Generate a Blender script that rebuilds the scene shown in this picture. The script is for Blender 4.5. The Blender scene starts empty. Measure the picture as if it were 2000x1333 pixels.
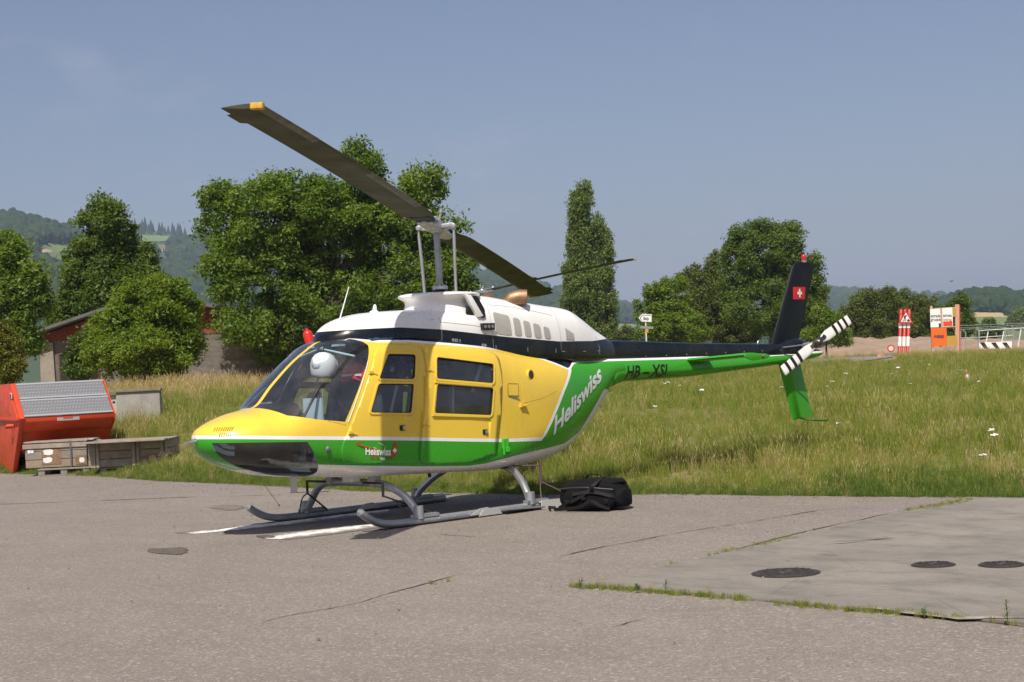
import bpy, bmesh, math, random
import numpy as np
from mathutils import Vector, Matrix

random.seed(7)
S = bpy.context.scene
COL = S.collection

# ------------------------------------------------------------------ camera
CP = np.array([-7.809, -12.514, 1.418])
FW = np.array([0.68419334, 0.72911338, 0.01652741])
RT = np.array([0.72885224, -0.68280244, -0.05054939])
UP = np.array([0.02557128, -0.04663159, 0.9985848])
FOC = 3155.75                                   # focal length in pixels of a 2000 px wide frame
cam = bpy.data.cameras.new('camera')
cam.sensor_width = 36.0
cam.lens = FOC / 2000.0 * 36.0
cam.clip_start = 0.1
cam.clip_end = 20000.0
camo = bpy.data.objects.new('camera', cam)
COL.objects.link(camo)
camo.matrix_world = Matrix(((RT[0], UP[0], -FW[0], CP[0]), (RT[1], UP[1], -FW[1], CP[1]),
                            (RT[2], UP[2], -FW[2], CP[2]), (0, 0, 0, 1)))
S.camera = camo

# ------------------------------------------------------------------ sky, sun, exposure
SUN = Vector((-0.488, -0.345, 0.8015)).normalized()      # towards the sun
EL = math.asin(SUN.z)
AZ = math.atan2(SUN.x, SUN.y)                            # clockwise from +Y
world = bpy.data.worlds.new('World')
S.world = world
world.use_nodes = True
wn = world.node_tree
wn.nodes.clear()
sky = wn.nodes.new('ShaderNodeTexSky')
sky.sky_type = 'NISHITA'
sky.sun_disc = False
sky.sun_elevation = EL
sky.sun_rotation = AZ % (2 * math.pi)
sky.altitude = 500
sky.air_density = 1.0
sky.dust_density = 4.0
sky.ozone_density = 1.6
# thin high wisps, the same all round the sky
tc = wn.nodes.new('ShaderNodeTexCoord')
mp = wn.nodes.new('ShaderNodeMapping')
mp.inputs['Scale'].default_value = (3.0, 3.0, 7.0)
wn.links.new(tc.outputs['Generated'], mp.inputs['Vector'])
nz = wn.nodes.new('ShaderNodeTexNoise')
nz.inputs['Scale'].default_value = 2.3
nz.inputs['Detail'].default_value = 6
nz.inputs['Roughness'].default_value = 0.6
wn.links.new(mp.outputs[0], nz.inputs['Vector'])
cr = wn.nodes.new('ShaderNodeMapRange')
cr.inputs['From Min'].default_value = 0.56
cr.inputs['From Max'].default_value = 0.80
cr.inputs['To Max'].default_value = 0.16
wn.links.new(nz.outputs[0], cr.inputs['Value'])
mx = wn.nodes.new('ShaderNodeMix')
mx.data_type = 'RGBA'
mx.inputs['B'].default_value = (9.0, 8.2, 8.2, 1)
wn.links.new(cr.outputs[0], mx.inputs['Factor'])
wn.links.new(sky.outputs[0], mx.inputs['A'])
bg = wn.nodes.new('ShaderNodeBackground')
bg.inputs['Strength'].default_value = 0.076
tn = wn.nodes.new('ShaderNodeMix')                       # lavender cast of the dusty summer air
tn.data_type = 'RGBA'
tn.blend_type = 'MULTIPLY'
tn.inputs['Factor'].default_value = 1.0
tn.inputs['B'].default_value = (1.05, .965, 1.0, 1)
wn.links.new(mx.outputs['Result'], tn.inputs['A'])
wn.links.new(tn.outputs['Result'], bg.inputs['Color'])
wo = wn.nodes.new('ShaderNodeOutputWorld')
wn.links.new(bg.outputs[0], wo.inputs['Surface'])

sl = bpy.data.lights.new('sun', 'SUN')
sl.energy = 4.5
sl.angle = math.radians(0.53)
sl.color = (1.0, 0.94, 0.84)
so = bpy.data.objects.new('sun', sl)
COL.objects.link(so)
so.rotation_euler = SUN.to_track_quat('Z', 'Y').to_euler()
so.location = (0, 0, 30)

S.view_settings.view_transform = 'Standard'
S.view_settings.look = 'None'
S.view_settings.exposure = 0.34
S.view_settings.gamma = 1.0
S.view_settings.use_curve_mapping = False
S.render.engine = 'CYCLES'
S.cycles.use_denoising = True
S.cycles.max_bounces = 8
S.cycles.transparent_max_bounces = 16
S.cycles.volume_bounces = 0
S.cycles.caustics_reflective = False
S.cycles.caustics_refractive = False


# ------------------------------------------------------------------ helpers
def at(px, py, D):
    """world point seen at pixel (px, py) of the 2000 px frame, D metres in front of the camera"""
    return CP + D * (FW + (px - 1000.0) / FOC * RT - (py - 666.5) / FOC * UP)


def on_plane(px, py, axis, val):
    d = at(px, py, 1.0) - CP
    return CP + d * (val - CP[axis]) / d[axis]


def gnd(px, py, z=0.0):
    return on_plane(px, py, 2, z)


class MB:
    def __init__(self):
        self.v = []; self.f = []; self.m = []

    def add(self, vs, fs, mat=0):
        b = len(self.v)
        self.v.extend([tuple(float(c) for c in p) for p in vs])
        for f in fs:
            self.f.append(tuple(b + i for i in f)); self.m.append(mat)
        return self

    def box(self, c, s, rot=None, mat=0):
        h = [x / 2 for x in s]
        vs = []
        for dx in (-1, 1):
            for dy in (-1, 1):
                for dz in (-1, 1):
                    p = Vector((dx * h[0], dy * h[1], dz * h[2]))
                    if rot is not None: p = rot @ p
                    vs.append((c[0] + p[0], c[1] + p[1], c[2] + p[2]))
        fs = [(0, 1, 3, 2), (4, 6, 7, 5), (0, 4, 5, 1), (2, 3, 7, 6), (0, 2, 6, 4), (1, 5, 7, 3)]
        return self.add(vs, fs, mat)

    def bar(self, a, b, w, h, up=(0, 0, 1), mat=0):
        a = Vector(tuple(float(q) for q in a)); b = Vector(tuple(float(q) for q in b)); d = (b - a); L = d.length; d.normalize()
        u = Vector(up); s = d.cross(u)
        if s.length < 1e-4: s = d.cross(Vector((1, 0, 0)))
        s.normalize(); u = s.cross(d)
        M = Matrix((d, s, u)).transposed()
        return self.box((a + b) / 2, (L, w, h), M, mat)

    def tube(self, pts, r, n=8, mat=0, caps=True):
        pts = [Vector(tuple(float(q) for q in p)) for p in pts]
        R = [float(q) for q in r] if isinstance(r, (list, tuple)) else [float(r)] * len(pts)
        prev = None; vs = []
        for i, p in enumerate(pts):
            t = (pts[min(i + 1, len(pts) - 1)] - pts[max(i - 1, 0)]).normalized()
            if prev is None:
                a = Vector((0, 0, 1)) if abs(t.z) < .9 else Vector((1, 0, 0))
                u = t.cross(a).normalized()
            else:
                u = (prev - t * prev.dot(t)).normalized()
            prev = u; w = t.cross(u)
            for k in range(n):
                an = 2 * math.pi * k / n
                vs.append(p + R[i] * (math.cos(an) * u + math.sin(an) * w))
        fs = []
        for i in range(len(pts) - 1):
            for k in range(n):
                k2 = (k + 1) % n
                fs.append((i * n + k, i * n + k2, (i + 1) * n + k2, (i + 1) * n + k))
        if caps:
            fs.append(tuple(range(n - 1, -1, -1)))
            fs.append(tuple((len(pts) - 1) * n + k for k in range(n)))
        return self.add(vs, fs, mat)

    def lathe(self, prof, c, axis=(0, 0, 1), n=20, mat=0, sx=1.0, sy=1.0):
        """prof: (radius, height along axis)"""
        ax = Vector(tuple(float(q) for q in axis)).normalized()
        a = Vector((1, 0, 0)) if abs(ax.x) < .9 else Vector((0, 1, 0))
        u = (a - ax * a.dot(ax)).normalized(); w = ax.cross(u)
        prof = [(float(q[0]), float(q[1])) for q in prof]
        vs = []; c = Vector(tuple(float(q) for q in c))
        for r, h in prof:
            for k in range(n):
                an = 2 * math.pi * k / n
                vs.append(c + ax * h + r * (sx * math.cos(an) * u + sy * math.sin(an) * w))
        fs = []
        for i in range(len(prof) - 1):
            for k in range(n):
                k2 = (k + 1) % n
                fs.append((i * n + k, i * n + k2, (i + 1) * n + k2, (i + 1) * n + k))
        if prof[0][0] > 1e-5: fs.append(tuple(range(n - 1, -1, -1)))
        if prof[-1][0] > 1e-5: fs.append(tuple((len(prof) - 1) * n + k for k in range(n)))
        return self.add(vs, fs, mat)

    def prism(self, poly, o, u, v, depth, mat=0):
        """polygon in the (u, v) frame at o, extruded by the vector depth"""
        o = Vector(o); u = Vector(u); v = Vector(v); dp = Vector(depth); n = len(poly)
        vs = [o + u * p[0] + v * p[1] for p in poly]
        vs += [q + dp for q in vs]
        fs = [tuple(range(n - 1, -1, -1)), tuple(range(n, 2 * n))]
        fs += [(i, (i + 1) % n, n + (i + 1) % n, n + i) for i in range(n)]
        return self.add(vs, fs, mat)

    def build(self, name, mats, parent=None, smooth=0, bevel=0.0, fix=True):
        me = bpy.data.meshes.new(name)
        me.from_pydata(self.v, [], self.f)
        if not isinstance(mats, (list, tuple)): mats = [mats]
        for m in mats: me.materials.append(m)
        me.polygons.foreach_set('material_index', self.m)
        if bevel or fix:
            bm = bmesh.new(); bm.from_mesh(me)
            if fix: bmesh.ops.recalc_face_normals(bm, faces=bm.faces)
            if bevel:
                es = [e for e in bm.edges if len(e.link_faces) == 2 and e.calc_face_angle(0) > .5]
                bmesh.ops.bevel(bm, geom=es, offset=bevel, segments=2, profile=.6, affect='EDGES', clamp_overlap=True)
            bm.to_mesh(me); bm.free()
        if smooth:
            me.polygons.foreach_set('use_smooth', [True] * len(me.polygons))
            me.set_sharp_from_angle(angle=math.radians(smooth))
        me.update()
        o = bpy.data.objects.new(name, me)
        COL.objects.link(o)
        if parent is not None: o.parent = parent
        return o


def mesh_obj(name, co, faces, mat, parent=None, smooth=False):
    me = bpy.data.meshes.new(name)
    me.from_pydata([tuple(map(float, p)) for p in co], [], [tuple(map(int, f)) for f in faces])
    if mat: me.materials.append(mat)
    if smooth: me.polygons.foreach_set('use_smooth', [True] * len(me.polygons))
    me.update()
    o = bpy.data.objects.new(name, me)
    COL.objects.link(o)
    if parent is not None: o.parent = parent
    return o


def tag(o, label, cat, group=None, kind=None):
    o['label'] = label; o['category'] = cat
    if group: o['group'] = group
    if kind: o['kind'] = kind
    return o


def thing(name, label, cat, loc=(0, 0, 0), rz=0.0, group=None):
    o = bpy.data.objects.new(name, None)
    o.empty_display_size = .2
    COL.objects.link(o)
    o.location = tuple(float(c) for c in loc); o.rotation_euler = (0, 0, rz)
    return tag(o, label, cat, group)


def copy_tree(o, parent=None):
    c = o.copy(); COL.objects.link(c)
    c.parent = parent
    for ch in list(o.children): copy_tree(ch, c)
    return c


# ------------------------------------------------------------------ materials
def new_mat(name):
    m = bpy.data.materials.new(name); m.use_nodes = True
    nt = m.node_tree
    return m, nt, nt.nodes['Principled BSDF']


def nd(nt, t, **kw):
    n = nt.nodes.new(t)
    for k, v in kw.items():
        if k in n.inputs.keys(): n.inputs[k].default_value = v
        else: setattr(n, k, v)
    return n


def mth(nt, op, a, b=None, c=None):
    n = nt.nodes.new('ShaderNodeMath'); n.operation = op
    for i, x in enumerate((a, b, c)):
        if x is None: continue
        if isinstance(x, (int, float)): n.inputs[i].default_value = x
        else: nt.links.new(x, n.inputs[i])
    return n.outputs[0]


def mixc(nt, f, a, b):
    n = nt.nodes.new('ShaderNodeMix'); n.data_type = 'RGBA'
    for s, x in (('Factor', f), ('A', a), ('B', b)):
        if isinstance(x, (int, float)): n.inputs[s].default_value = x
        elif isinstance(x, tuple): n.inputs[s].default_value = (*x, 1)
        else: nt.links.new(x, n.inputs[s])
    return n.outputs['Result']


def noise(nt, vec, scale, detail=4, rough=.55, stretch=None):
    n = nd(nt, 'ShaderNodeTexNoise', Scale=scale, Detail=detail, Roughness=rough)
    if stretch:
        mpn = nd(nt, 'ShaderNodeMapping'); mpn.inputs['Scale'].default_value = stretch
        nt.links.new(vec, mpn.inputs['Vector']); vec = mpn.outputs[0]
    nt.links.new(vec, n.inputs['Vector'])
    return n.outputs[0]


def mrange(nt, x, a, b, c=0.0, d=1.0):
    n = nd(nt, 'ShaderNodeMapRange')
    for k, v in zip(('From Min', 'From Max', 'To Min', 'To Max'), (a, b, c, d)): n.inputs[k].default_value = v
    nt.links.new(x, n.inputs['Value'])
    return n.outputs[0]


def bump(nt, bs, h, strength=.3, dist=.01):
    b = nd(nt, 'ShaderNodeBump', Strength=strength, Distance=dist)
    nt.links.new(h, b.inputs['Height']); nt.links.new(b.outputs[0], bs.inputs['Normal'])


def pbr(name, c, rough=.5, metal=0.0, var=0.0, vscale=3.0, bmp=0.0, bscale=40.0, coat=0.0, c2=None, spec=.5, stretch=None):
    m, nt, bs = new_mat(name)
    bs.inputs['Base Color'].default_value = (*c, 1)
    bs.inputs['Roughness'].default_value = rough
    bs.inputs['Metallic'].default_value = metal
    bs.inputs['Specular IOR Level'].default_value = spec
    if coat: bs.inputs['Coat Weight'].default_value = coat; bs.inputs['Coat Roughness'].default_value = .06
    if var or bmp:
        t = nd(nt, 'ShaderNodeTexCoord')
        if var:
            n1 = noise(nt, t.outputs['Object'], vscale, 5, .6, stretch)
            b = c2 if c2 else tuple(x * (1 - var) for x in c)
            nt.links.new(mixc(nt, mrange(nt, n1, .35, .7), c, b), bs.inputs['Base Color'])
            nt.links.new(mrange(nt, n1, .3, .7, max(rough - .06, .02), min(rough + .12, 1)), bs.inputs['Roughness'])
        if bmp:
            bump(nt, bs, noise(nt, t.outputs['Object'], bscale, 4, .6, stretch), bmp, .01)
    return m
# ================================================================== LAND
AL = math.hypot(FW[0], FW[1])
FH = np.array([FW[0] / AL, FW[1] / AL])          # level view direction
RH = np.array([FH[1], -FH[0]])                   # level right direction
EY = [-80, -14, -8, -4.9, -3.4, -1.1, .3, 3.3, 6.7, 8.6, 11.3, 14.8, 20, 30, 80]
EX = [6.6, 6.4, 6.1, 5.65, 5.38, 5.02, 4.6, 4.36, 4.72, 4.8, 5.2, 5.2, 5.1, 5.3, 6]


def edge_x(y): return np.interp(y, EY, EX)


TA = [-1.2, -.33, -.19, -.1, 0, .1, .2, .285, .4, 1.5]
TZ = [1.3, 1.32, 1.33, 1.3, 1.2, 1.08, .98, .84, .8, .8]
TD = [40, 42, 46, 60, 78, 90, 92, 100, 105, 110]


def ground_z(x, y):
    x = np.asarray(x, float); y = np.asarray(y, float)
    dx = x - CP[0]; dy = y - CP[1]
    d = dx * FH[0] + dy * FH[1]; l = dx * RH[0] + dy * RH[1]
    a = np.clip(l / np.maximum(d, 1.0), -1.2, 1.5)
    zt = np.interp(a, TA, TZ); dt = np.interp(a, TA, TD)
    s = x - edge_x(y)
    xt = CP[0] + dt * (FH[0] + a * RH[0]); yt = CP[1] + dt * (FH[1] + a * RH[1])
    st = np.maximum(xt - edge_x(yt), 4.0)
    t = np.clip(s / st, 0, 1)
    e = t * (1.55 - .55 * t)
    z = zt * e
    far = np.clip((d - 240.0) / 1400.0, 0, 1)
    z = z - 2.0 * far
    z = z + .05 * np.sin(x * .9 + y * .5) * np.sin(y * .7 - x * .3) * np.clip(s / 3, 0, 1) * np.clip(1.2 - t, 0, 1)
    return np.where(s <= 0, -.03, z - .03 * np.clip(1 - s * 2, 0, 1))


def ground_hit(px, py, d0=14.0, d1=900.0):
    dr = at(px, py, 1.0) - CP
    D = np.geomspace(d0, d1, 5000)
    P = CP + D[:, None] * dr
    g = P[:, 2] - ground_z(P[:, 0], P[:, 1])
    i = int(np.argmax(g < 0)) if (g < 0).any() else len(D) - 1
    return P[i]


# --- ground sheet, fine in front of the camera and coarse behind it
ang = np.concatenate([np.linspace(-180, -40, 36), np.linspace(-38, 38, 230), np.linspace(40, 180, 36)[:-1]])
rad = np.concatenate([[0.5], np.geomspace(4, 260, 150), np.geomspace(280, 5300, 24)])
A, R = np.meshgrid(np.radians(ang), rad, indexing='ij')
GX = CP[0] + R * (np.cos(A) * FH[0] + np.sin(A) * RH[0])
GY = CP[1] + R * (np.cos(A) * FH[1] + np.sin(A) * RH[1])
GZ = ground_z(GX, GY)
na, nr = A.shape
co = np.stack([GX, GY, GZ], -1).reshape(-1, 3)
fs = []
for i in range(na):
    i2 = (i + 1) % na
    for j in range(nr - 1):
        fs.append((i * nr + j, i2 * nr + j, i2 * nr + j + 1, i * nr + j + 1))


def dry_factor(x, y):
    """how much of the sward is straw rather than green"""
    dx = x - CP[0]; dy = y - CP[1]
    d = dx * FH[0] + dy * FH[1]; l = dx * RH[0] + dy * RH[1]; a = l / np.maximum(d, 1)
    dt = np.interp(a, TA, TD)
    left = np.clip((-.06 - a) / .05, 0, 1) * np.clip((d - dt * .80) / (dt * .12), 0, 1)
    right = np.clip((a - .05) / .05, 0, 1) * np.clip((d - dt * .82) / (dt * .1), 0, 1)
    n = .5 + .5 * np.sin(x * .31 + 1.3 * np.sin(y * .23)) * np.cos(y * .37 + np.sin(x * .19))
    n2 = .5 + .5 * np.sin(x * 1.1 + 2 * np.sin(y * .8)) * np.cos(y * 1.3)
    s = x - edge_x(y)
    near = np.clip(1 - np.abs(s - 2.6) / 2.2, 0, 1)
    return np.clip(.10 + .34 * n * n2 + .30 * near + left * .9 + right * .6, 0, 1)


m_ground, nt, bs = new_mat('meadow_soil')
t = nd(nt, 'ShaderNodeTexCoord')
att = nd(nt, 'ShaderNodeAttribute', attribute_name='dry')
n1 = noise(nt, t.outputs['Object'], 1.2, 6, .6)
n2 = noise(nt, t.outputs['Object'], .12, 4, .6)
c = mixc(nt, mrange(nt, n1, .35, .7), (.085, .115, .03), (.13, .145, .05))
c = mixc(nt, att.outputs['Fac'], c, (.36, .27, .135))
c = mixc(nt, mrange(nt, n2, .45, .75, 0, .5), c, (.16, .17, .07))
nt.links.new(c, bs.inputs['Base Color'])
bs.inputs['Roughness'].default_value = .95
bs.inputs['Specular IOR Level'].default_value = .1
bump(nt, bs, n1, .6, .08)
g = mesh_obj('ground', co, fs, m_ground, smooth=True)
g['kind'] = 'structure'
at_ = g.data.attributes.new('dry', 'FLOAT', 'POINT')
at_.data.foreach_set('value', dry_factor(co[:, 0], co[:, 1]).astype(np.float32))

# --- tarmac apron
m_tar, nt, bs = new_mat('worn_asphalt')
t = nd(nt, 'ShaderNodeTexCoord'); P = t.outputs['Object']
big = noise(nt, P, .35, 5, .6)
mid = noise(nt, P, 2.2, 6, .65, (1.0, .45, 1))
agg = nd(nt, 'ShaderNodeTexVoronoi', Scale=125.0); nt.links.new(P, agg.inputs['Vector'])
agg2 = nd(nt, 'ShaderNodeTexVoronoi', Scale=62.0); nt.links.new(P, agg2.inputs['Vector'])
fine = noise(nt, P, 160, 3, .7)
c = mixc(nt, mrange(nt, big, .3, .72), (.238, .204, .174), (.188, .162, .139))
c = mixc(nt, mrange(nt, mid, .42, .75, 0, .6), c, (.155, .135, .118))
sep = nd(nt, 'ShaderNodeSeparateColor'); nt.links.new(agg.outputs['Color'], sep.inputs[0])
c = mixc(nt, mrange(nt, sep.outputs[0], .62, 1.0, 0, .55), c, (.36, .325, .29))
c = mixc(nt, mrange(nt, sep.outputs[1], .62, 1.0, 0, .65), c, (.095, .082, .072))
sep2 = nd(nt, 'ShaderNodeSeparateColor'); nt.links.new(agg2.outputs['Color'], sep2.inputs[0])
c = mixc(nt, mrange(nt, sep2.outputs[2], .88, 1.0, 0, .55), c, (.42, .385, .35))
st = noise(nt, P, .9, 5, .62)
c = mixc(nt, mrange(nt, st, .62, .78, 0, .45), c, (.10, .09, .08))
nt.links.new(c, bs.inputs['Base Color'])
bs.inputs['Roughness'].default_value = .88
bs.inputs['Specular IOR Level'].default_value = .25
bump(nt, bs, mth(nt, 'ADD', agg.outputs['Distance'], fine), .35, .006)
ys = np.arange(-60, 60.01, .12)
rr = np.random.default_rng(3)
exs = edge_x(ys) + np.convolve(rr.normal(0, .10, len(ys) + 6), np.ones(7) / 7, 'valid') + rr.normal(0, .012, len(ys))
co = []; fs = []
for k, (yy, xx) in enumerate(zip(ys, exs)):
    co += [(-45, yy, 0), (-4, yy, 0), (xx, yy, 0), (xx + .03, yy, -.05)]
    if k:
        b = 4 * (k - 1)
        for q in range(3): fs.append((b + q, b + q + 1, b + q + 5, b + q + 4))
tar = mesh_obj('tarmac', co, fs, m_tar); tar['kind'] = 'structure'

# --- concrete slab in the right corner
m_con, nt, bs = new_mat('old_concrete')
t = nd(nt, 'ShaderNodeTexCoord'); P = t.outputs['Object']
big = noise(nt, P, .8, 6, .62); mid = noise(nt, P, 3.5, 7, .7, (1, .5, 1)); fin = noise(nt, P, 60, 4, .7)
c = mixc(nt, mrange(nt, big, .3, .7), (.27, .245, .21), (.185, .168, .146))
c = mixc(nt, mrange(nt, mid, .47, .68, 0, .75), c, (.125, .115, .10))
c = mixc(nt, mrange(nt, mid, .40, .25, 0, .5), c, (.36, .325, .27))
c = mixc(nt, mrange(nt, fin, .5, .75, 0, .6), c, (.13, .115, .10))
hl = nd(nt, 'ShaderNodeTexVoronoi', Scale=1.1); hl.feature = 'DISTANCE_TO_EDGE'; nt.links.new(P, hl.inputs['Vector'])
c = mixc(nt, mrange(nt, hl.outputs[0], .0, .008, .35, 0), c, (.10, .09, .08))
nt.links.new(c, bs.inputs['Base Color'])
bs.inputs['Roughness'].default_value = .9
bs.inputs['Specular IOR Level'].default_value = .25
bump(nt, bs, mth(nt, 'ADD', mid, mth(nt, 'MULTIPLY', fin, .4)), .55, .012)


def ragged(a, b, n, amp, r):
    a = np.array(a, float); b = np.array(b, float); d = b - a; nrm = np.array([-d[1], d[0]]) / np.linalg.norm(d)
    w = np.convolve(r.normal(0, amp * 2, n + 6), np.ones(5) / 5, 'same')[3:3 + n] + r.normal(0, amp * .4, n)
    return [a + d * k / n + nrm * (w[k] if 0 < k else 0) for k in range(n)]


ca, cb = (-.43, -5.24), (5.45, -4.42)
outl = ragged(ca, cb, 90, .010, rr) + ragged(cb, (6.1, -14), 40, .01, rr) + [np.array((6.1, -14.0))] + ragged((-.47, -14), (-.43, -7.9), 40, .014, rr) + ragged((-.43, -7.9), ca, 60, .014, rr)
mb = MB()
mb.prism([(p[0], p[1]) for p in outl], (0, 0, -.04), (1, 0, 0), (0, 1, 0), (0, 0, .052))
slab = mb.build('concrete_slab', m_con); slab['kind'] = 'structure'

# worn spots and cracks in the paving
m_dark = pbr('tar_seam', (.085, .075, .065), .9, var=.4, vscale=9)
m_pit = pbr('crumbled_patch', (.135, .112, .09), .95, var=.6, vscale=14, bmp=.6, bscale=60)
m_pale = pbr('spalled_concrete', (.34, .30, .245), .95, var=.5, vscale=11, bmp=.6, bscale=40)


def strip(name, pts, w, z, mat, jit=.012, seed=1):
    r = np.random.default_rng(seed)
    pts = [np.array(gnd(*p)[:2]) for p in pts]
    P = []
    for a, b in zip(pts[:-1], pts[1:]):
        n = max(2, int(np.linalg.norm(b - a) / .06))
        P += [a + (b - a) * k / n for k in range(n)]
    P.append(pts[-1]); P = np.array(P)
    jx = np.convolve(r.normal(0, jit * 2.2, len(P) + 8), np.ones(7) / 7, 'same')[4:-4] + r.normal(0, jit * .25, len(P))
    T = np.gradient(P, axis=0); T /= np.linalg.norm(T, axis=1)[:, None]
    N = np.stack([-T[:, 1], T[:, 0]], 1)
    lf = np.convolve(r.normal(0, 1, len(P) + 12), np.ones(9) / 9, 'same')[6:-6] * 1.6
    ww = w * np.clip(.45 + lf * .7 + .35 * r.random(len(P)), .04, 1.3) * np.clip(np.minimum(np.arange(len(P)), np.arange(len(P))[::-1]) / 4 + .15, 0, 1)
    co = []; fs = []
    for k in range(len(P)):
        c0 = P[k] + N[k] * jx[k]
        for sgn in (-1, 1):
            q = c0 + sgn * N[k] * ww[k] / 2
            co.append((q[0], q[1], z))
        if k: fs.append((2 * k - 2, 2 * k - 1, 2 * k + 1, 2 * k))
    o = mesh_obj(name, co, fs, mat); o['kind'] = 'structure'
    return o


for k, (pts, w) in enumerate([
        ([(-60, 988), (150, 980), (330, 973), (520, 968), (640, 966)], .035),
        ([(380, 1252), (560, 1205), (700, 1178), (790, 1152), (905, 1122)], .014),
        ([(1090, 1088), (1200, 1064), (1330, 1040), (1480, 1018), (1610, 996)], .028),
        ([(-40, 1068), (40, 1060), (90, 1053)], .03),
        ([(1120, 1236), (1200, 1224), (1260, 1210)], .02),
        ([(1545, 1224), (1600, 1214)], .05), ([(1430, 1232), (1480, 1218)], .025),
        ([(840, 1042), (930, 1050), (1010, 1044)], .008), ([(1160, 1144), (1330, 1104), (1480, 1062), (1640, 1024), (1790, 992)], .022), ([(1155, 1146), (1300, 1158), (1480, 1174), (1700, 1195), (1900, 1214), (2030, 1228)], .03)]):
    strip('pavement_crack', pts, w, .004, m_dark, seed=k + 5)
for k, (pts, w) in enumerate([
        ([(1610, 1062), (1680, 1060), (1745, 1055)], .05), ([(1755, 1031), (1790, 1028)], .035), ([(1900, 1031), (1930, 1030)], .03),
        ([(1600, 1085), (1640, 1090)], .05), ([(1895, 1046), (1930, 1044)], .03)]):
    strip('slab_pit', pts, w, .0165, m_pit, seed=k + 40)
for k, (pts, w) in enumerate([
        ([(1610, 1068), (1700, 1062)], .05), ([(1700, 1032), (1720, 1030)], .04), ([(1785, 1044), (1820, 1043)], .03),
        ([(1640, 1195), (1760, 1203), (1880, 1212), (2020, 1214)], .07)]):
    strip('slab_spall', pts, w, .0163, m_pale, jit=.03, seed=k + 60)


def patch(name, px, py, rx, ry, mat, z=.005, seed=0, kind='structure'):
    r = np.random.default_rng(seed); c0 = gnd(px, py); co = [(c0[0], c0[1], z)]
    e = gnd(px + rx, py) - c0; f = gnd(px, py + ry) - c0
    n = 40; w = np.convolve(np.tile(r.normal(0, .42, n), 3), np.ones(6) / 6, 'same')[n:2 * n]
    for k in range(n):
        an = 2 * math.pi * k / n
        q = c0 + (e * math.cos(an) + f * math.sin(an)) * (1 + w[k])
        co.append((q[0], q[1], z))
    o = mesh_obj(name, co, [(0, 1 + k, 1 + (k + 1) % n) for k in range(n)], mat)
    o['kind'] = kind
    return o


patch('oil_stain', 330, 1077, 42, 6.5, m_pit, seed=2)
patch('oil_stain', 450, 992, 34, 5, pbr('old_stain', (.185, .158, .132), .9, var=.3, vscale=8), seed=3)
patch('oil_stain', 520, 1049, 22, 3, m_pit, z=.0075, seed=5)

# worn white paint bars under the helicopter
m_line, nt, bs = new_mat('worn_white_paint')
t = nd(nt, 'ShaderNodeTexCoord'); P = t.outputs['Object']
w1 = noise(nt, P, 7, 6, .7, (.6, 1.6, 1)); w2 = noise(nt, P, 55, 3, .7)
sx = nd(nt, 'ShaderNodeSeparateXYZ'); nt.links.new(P, sx.inputs[0])
edge = mth(nt, 'MULTIPLY', mth(nt, 'ABSOLUTE', sx.outputs[1]), .9)
worn = mth(nt, 'ADD', mth(nt, 'ADD', mth(nt, 'MULTIPLY', w1, .72), mth(nt, 'MULTIPLY', w2, .35)), edge)
nt.links.new(mixc(nt, mrange(nt, worn, .60, .68), (.74, .72, .68), (.17, .152, .135)), bs.inputs['Base Color'])
bs.inputs['Roughness'].default_value = .8
for pts in ([(340, 1041.5), (382, 1043.5), (600, 1024), (760, 1006), (760, 996), (610, 1010), (440, 1031)], [(500, 1048), (520, 1053), (558, 1055.5), (640, 1046), (728, 1033.5), (790, 1024), (790, 1016), (728, 1024), (660, 1029), (575, 1036)]):
    P_ = [gnd(*q) for q in pts]; cc_ = np.mean(P_, 0)
    mb = MB(); mb.add([(q[0] - cc_[0], q[1] - cc_[1], 0) for q in P_], [tuple(range(len(P_)))])
    o = mb.build('painted_bar', m_line); o.location = (float(cc_[0]), float(cc_[1]), .0042)
    o['kind'] = 'structure'

# manhole covers on the slab
m_iron = pbr('rusty_iron', (.075, .058, .055), .62, .35, var=.35, vscale=18, bmp=.3, bscale=70)
m_iron2 = pbr('dark_iron_ring', (.05, .042, .04), .7, .3)
for px, py, rx, lab in ((1535, 1124, 67, 'large round iron manhole cover nearest the weed strip'),
                        (1823, 1108, 44, 'smaller round manhole cover right of the large one'),
                        (1957, 1108, 47, 'round manhole cover cut by the right picture edge')):
    p = gnd(px, py); r = np.linalg.norm(gnd(px + rx, py) - p)
    th_ = thing('manhole_cover', lab, 'manhole cover', (p[0], p[1], .013), 0, 'manhole covers in the concrete slab')
    mb = MB(); mb.lathe([(r * .93, 0), (r, 0), (r, .004), (r * .94, .004)], (0, 0, 0), n=48); mb.build('frame_ring', m_iron2, th_, 40)
    mb = MB(); mb.lathe([(r * .92, 0), (r * .92, .007), (r * .90, .009), (0, .009)], (0, 0, 0), n=48)
    mb.build('lid', m_iron, th_, 40)
    mb = MB()
    for q in np.arange(-.8, .81, .2):
        for q2 in np.arange(-.8, .81, .2):
            if .28 < math.hypot(q, q2) < .84: mb.box((q * r, q2 * r, .0105), (r * .11, r * .11, .004), Matrix.Rotation(.785 * ((round((q + q2) * 5)) % 2), 3, 'Z'))
    mb.build('lid_stud', m_iron2, th_)['kind'] = 'stuff'
    mb = MB()
    for q in (-1, 1): mb.box((q * r * .22, q * .01, .0105), (r * .2, .03, .003))
    mb.build('lifting_slot', m_dark, th_)['kind'] = 'stuff'

# --- road and bare soil beyond the meadow (right)
m_road = pbr('pale_road', (.225, .205, .20), .9, var=.2, vscale=.6)
m_soil = pbr('bare_soil', (.33, .235, .165), .95, var=.35, vscale=.5, bmp=.5, bscale=4)


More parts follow.
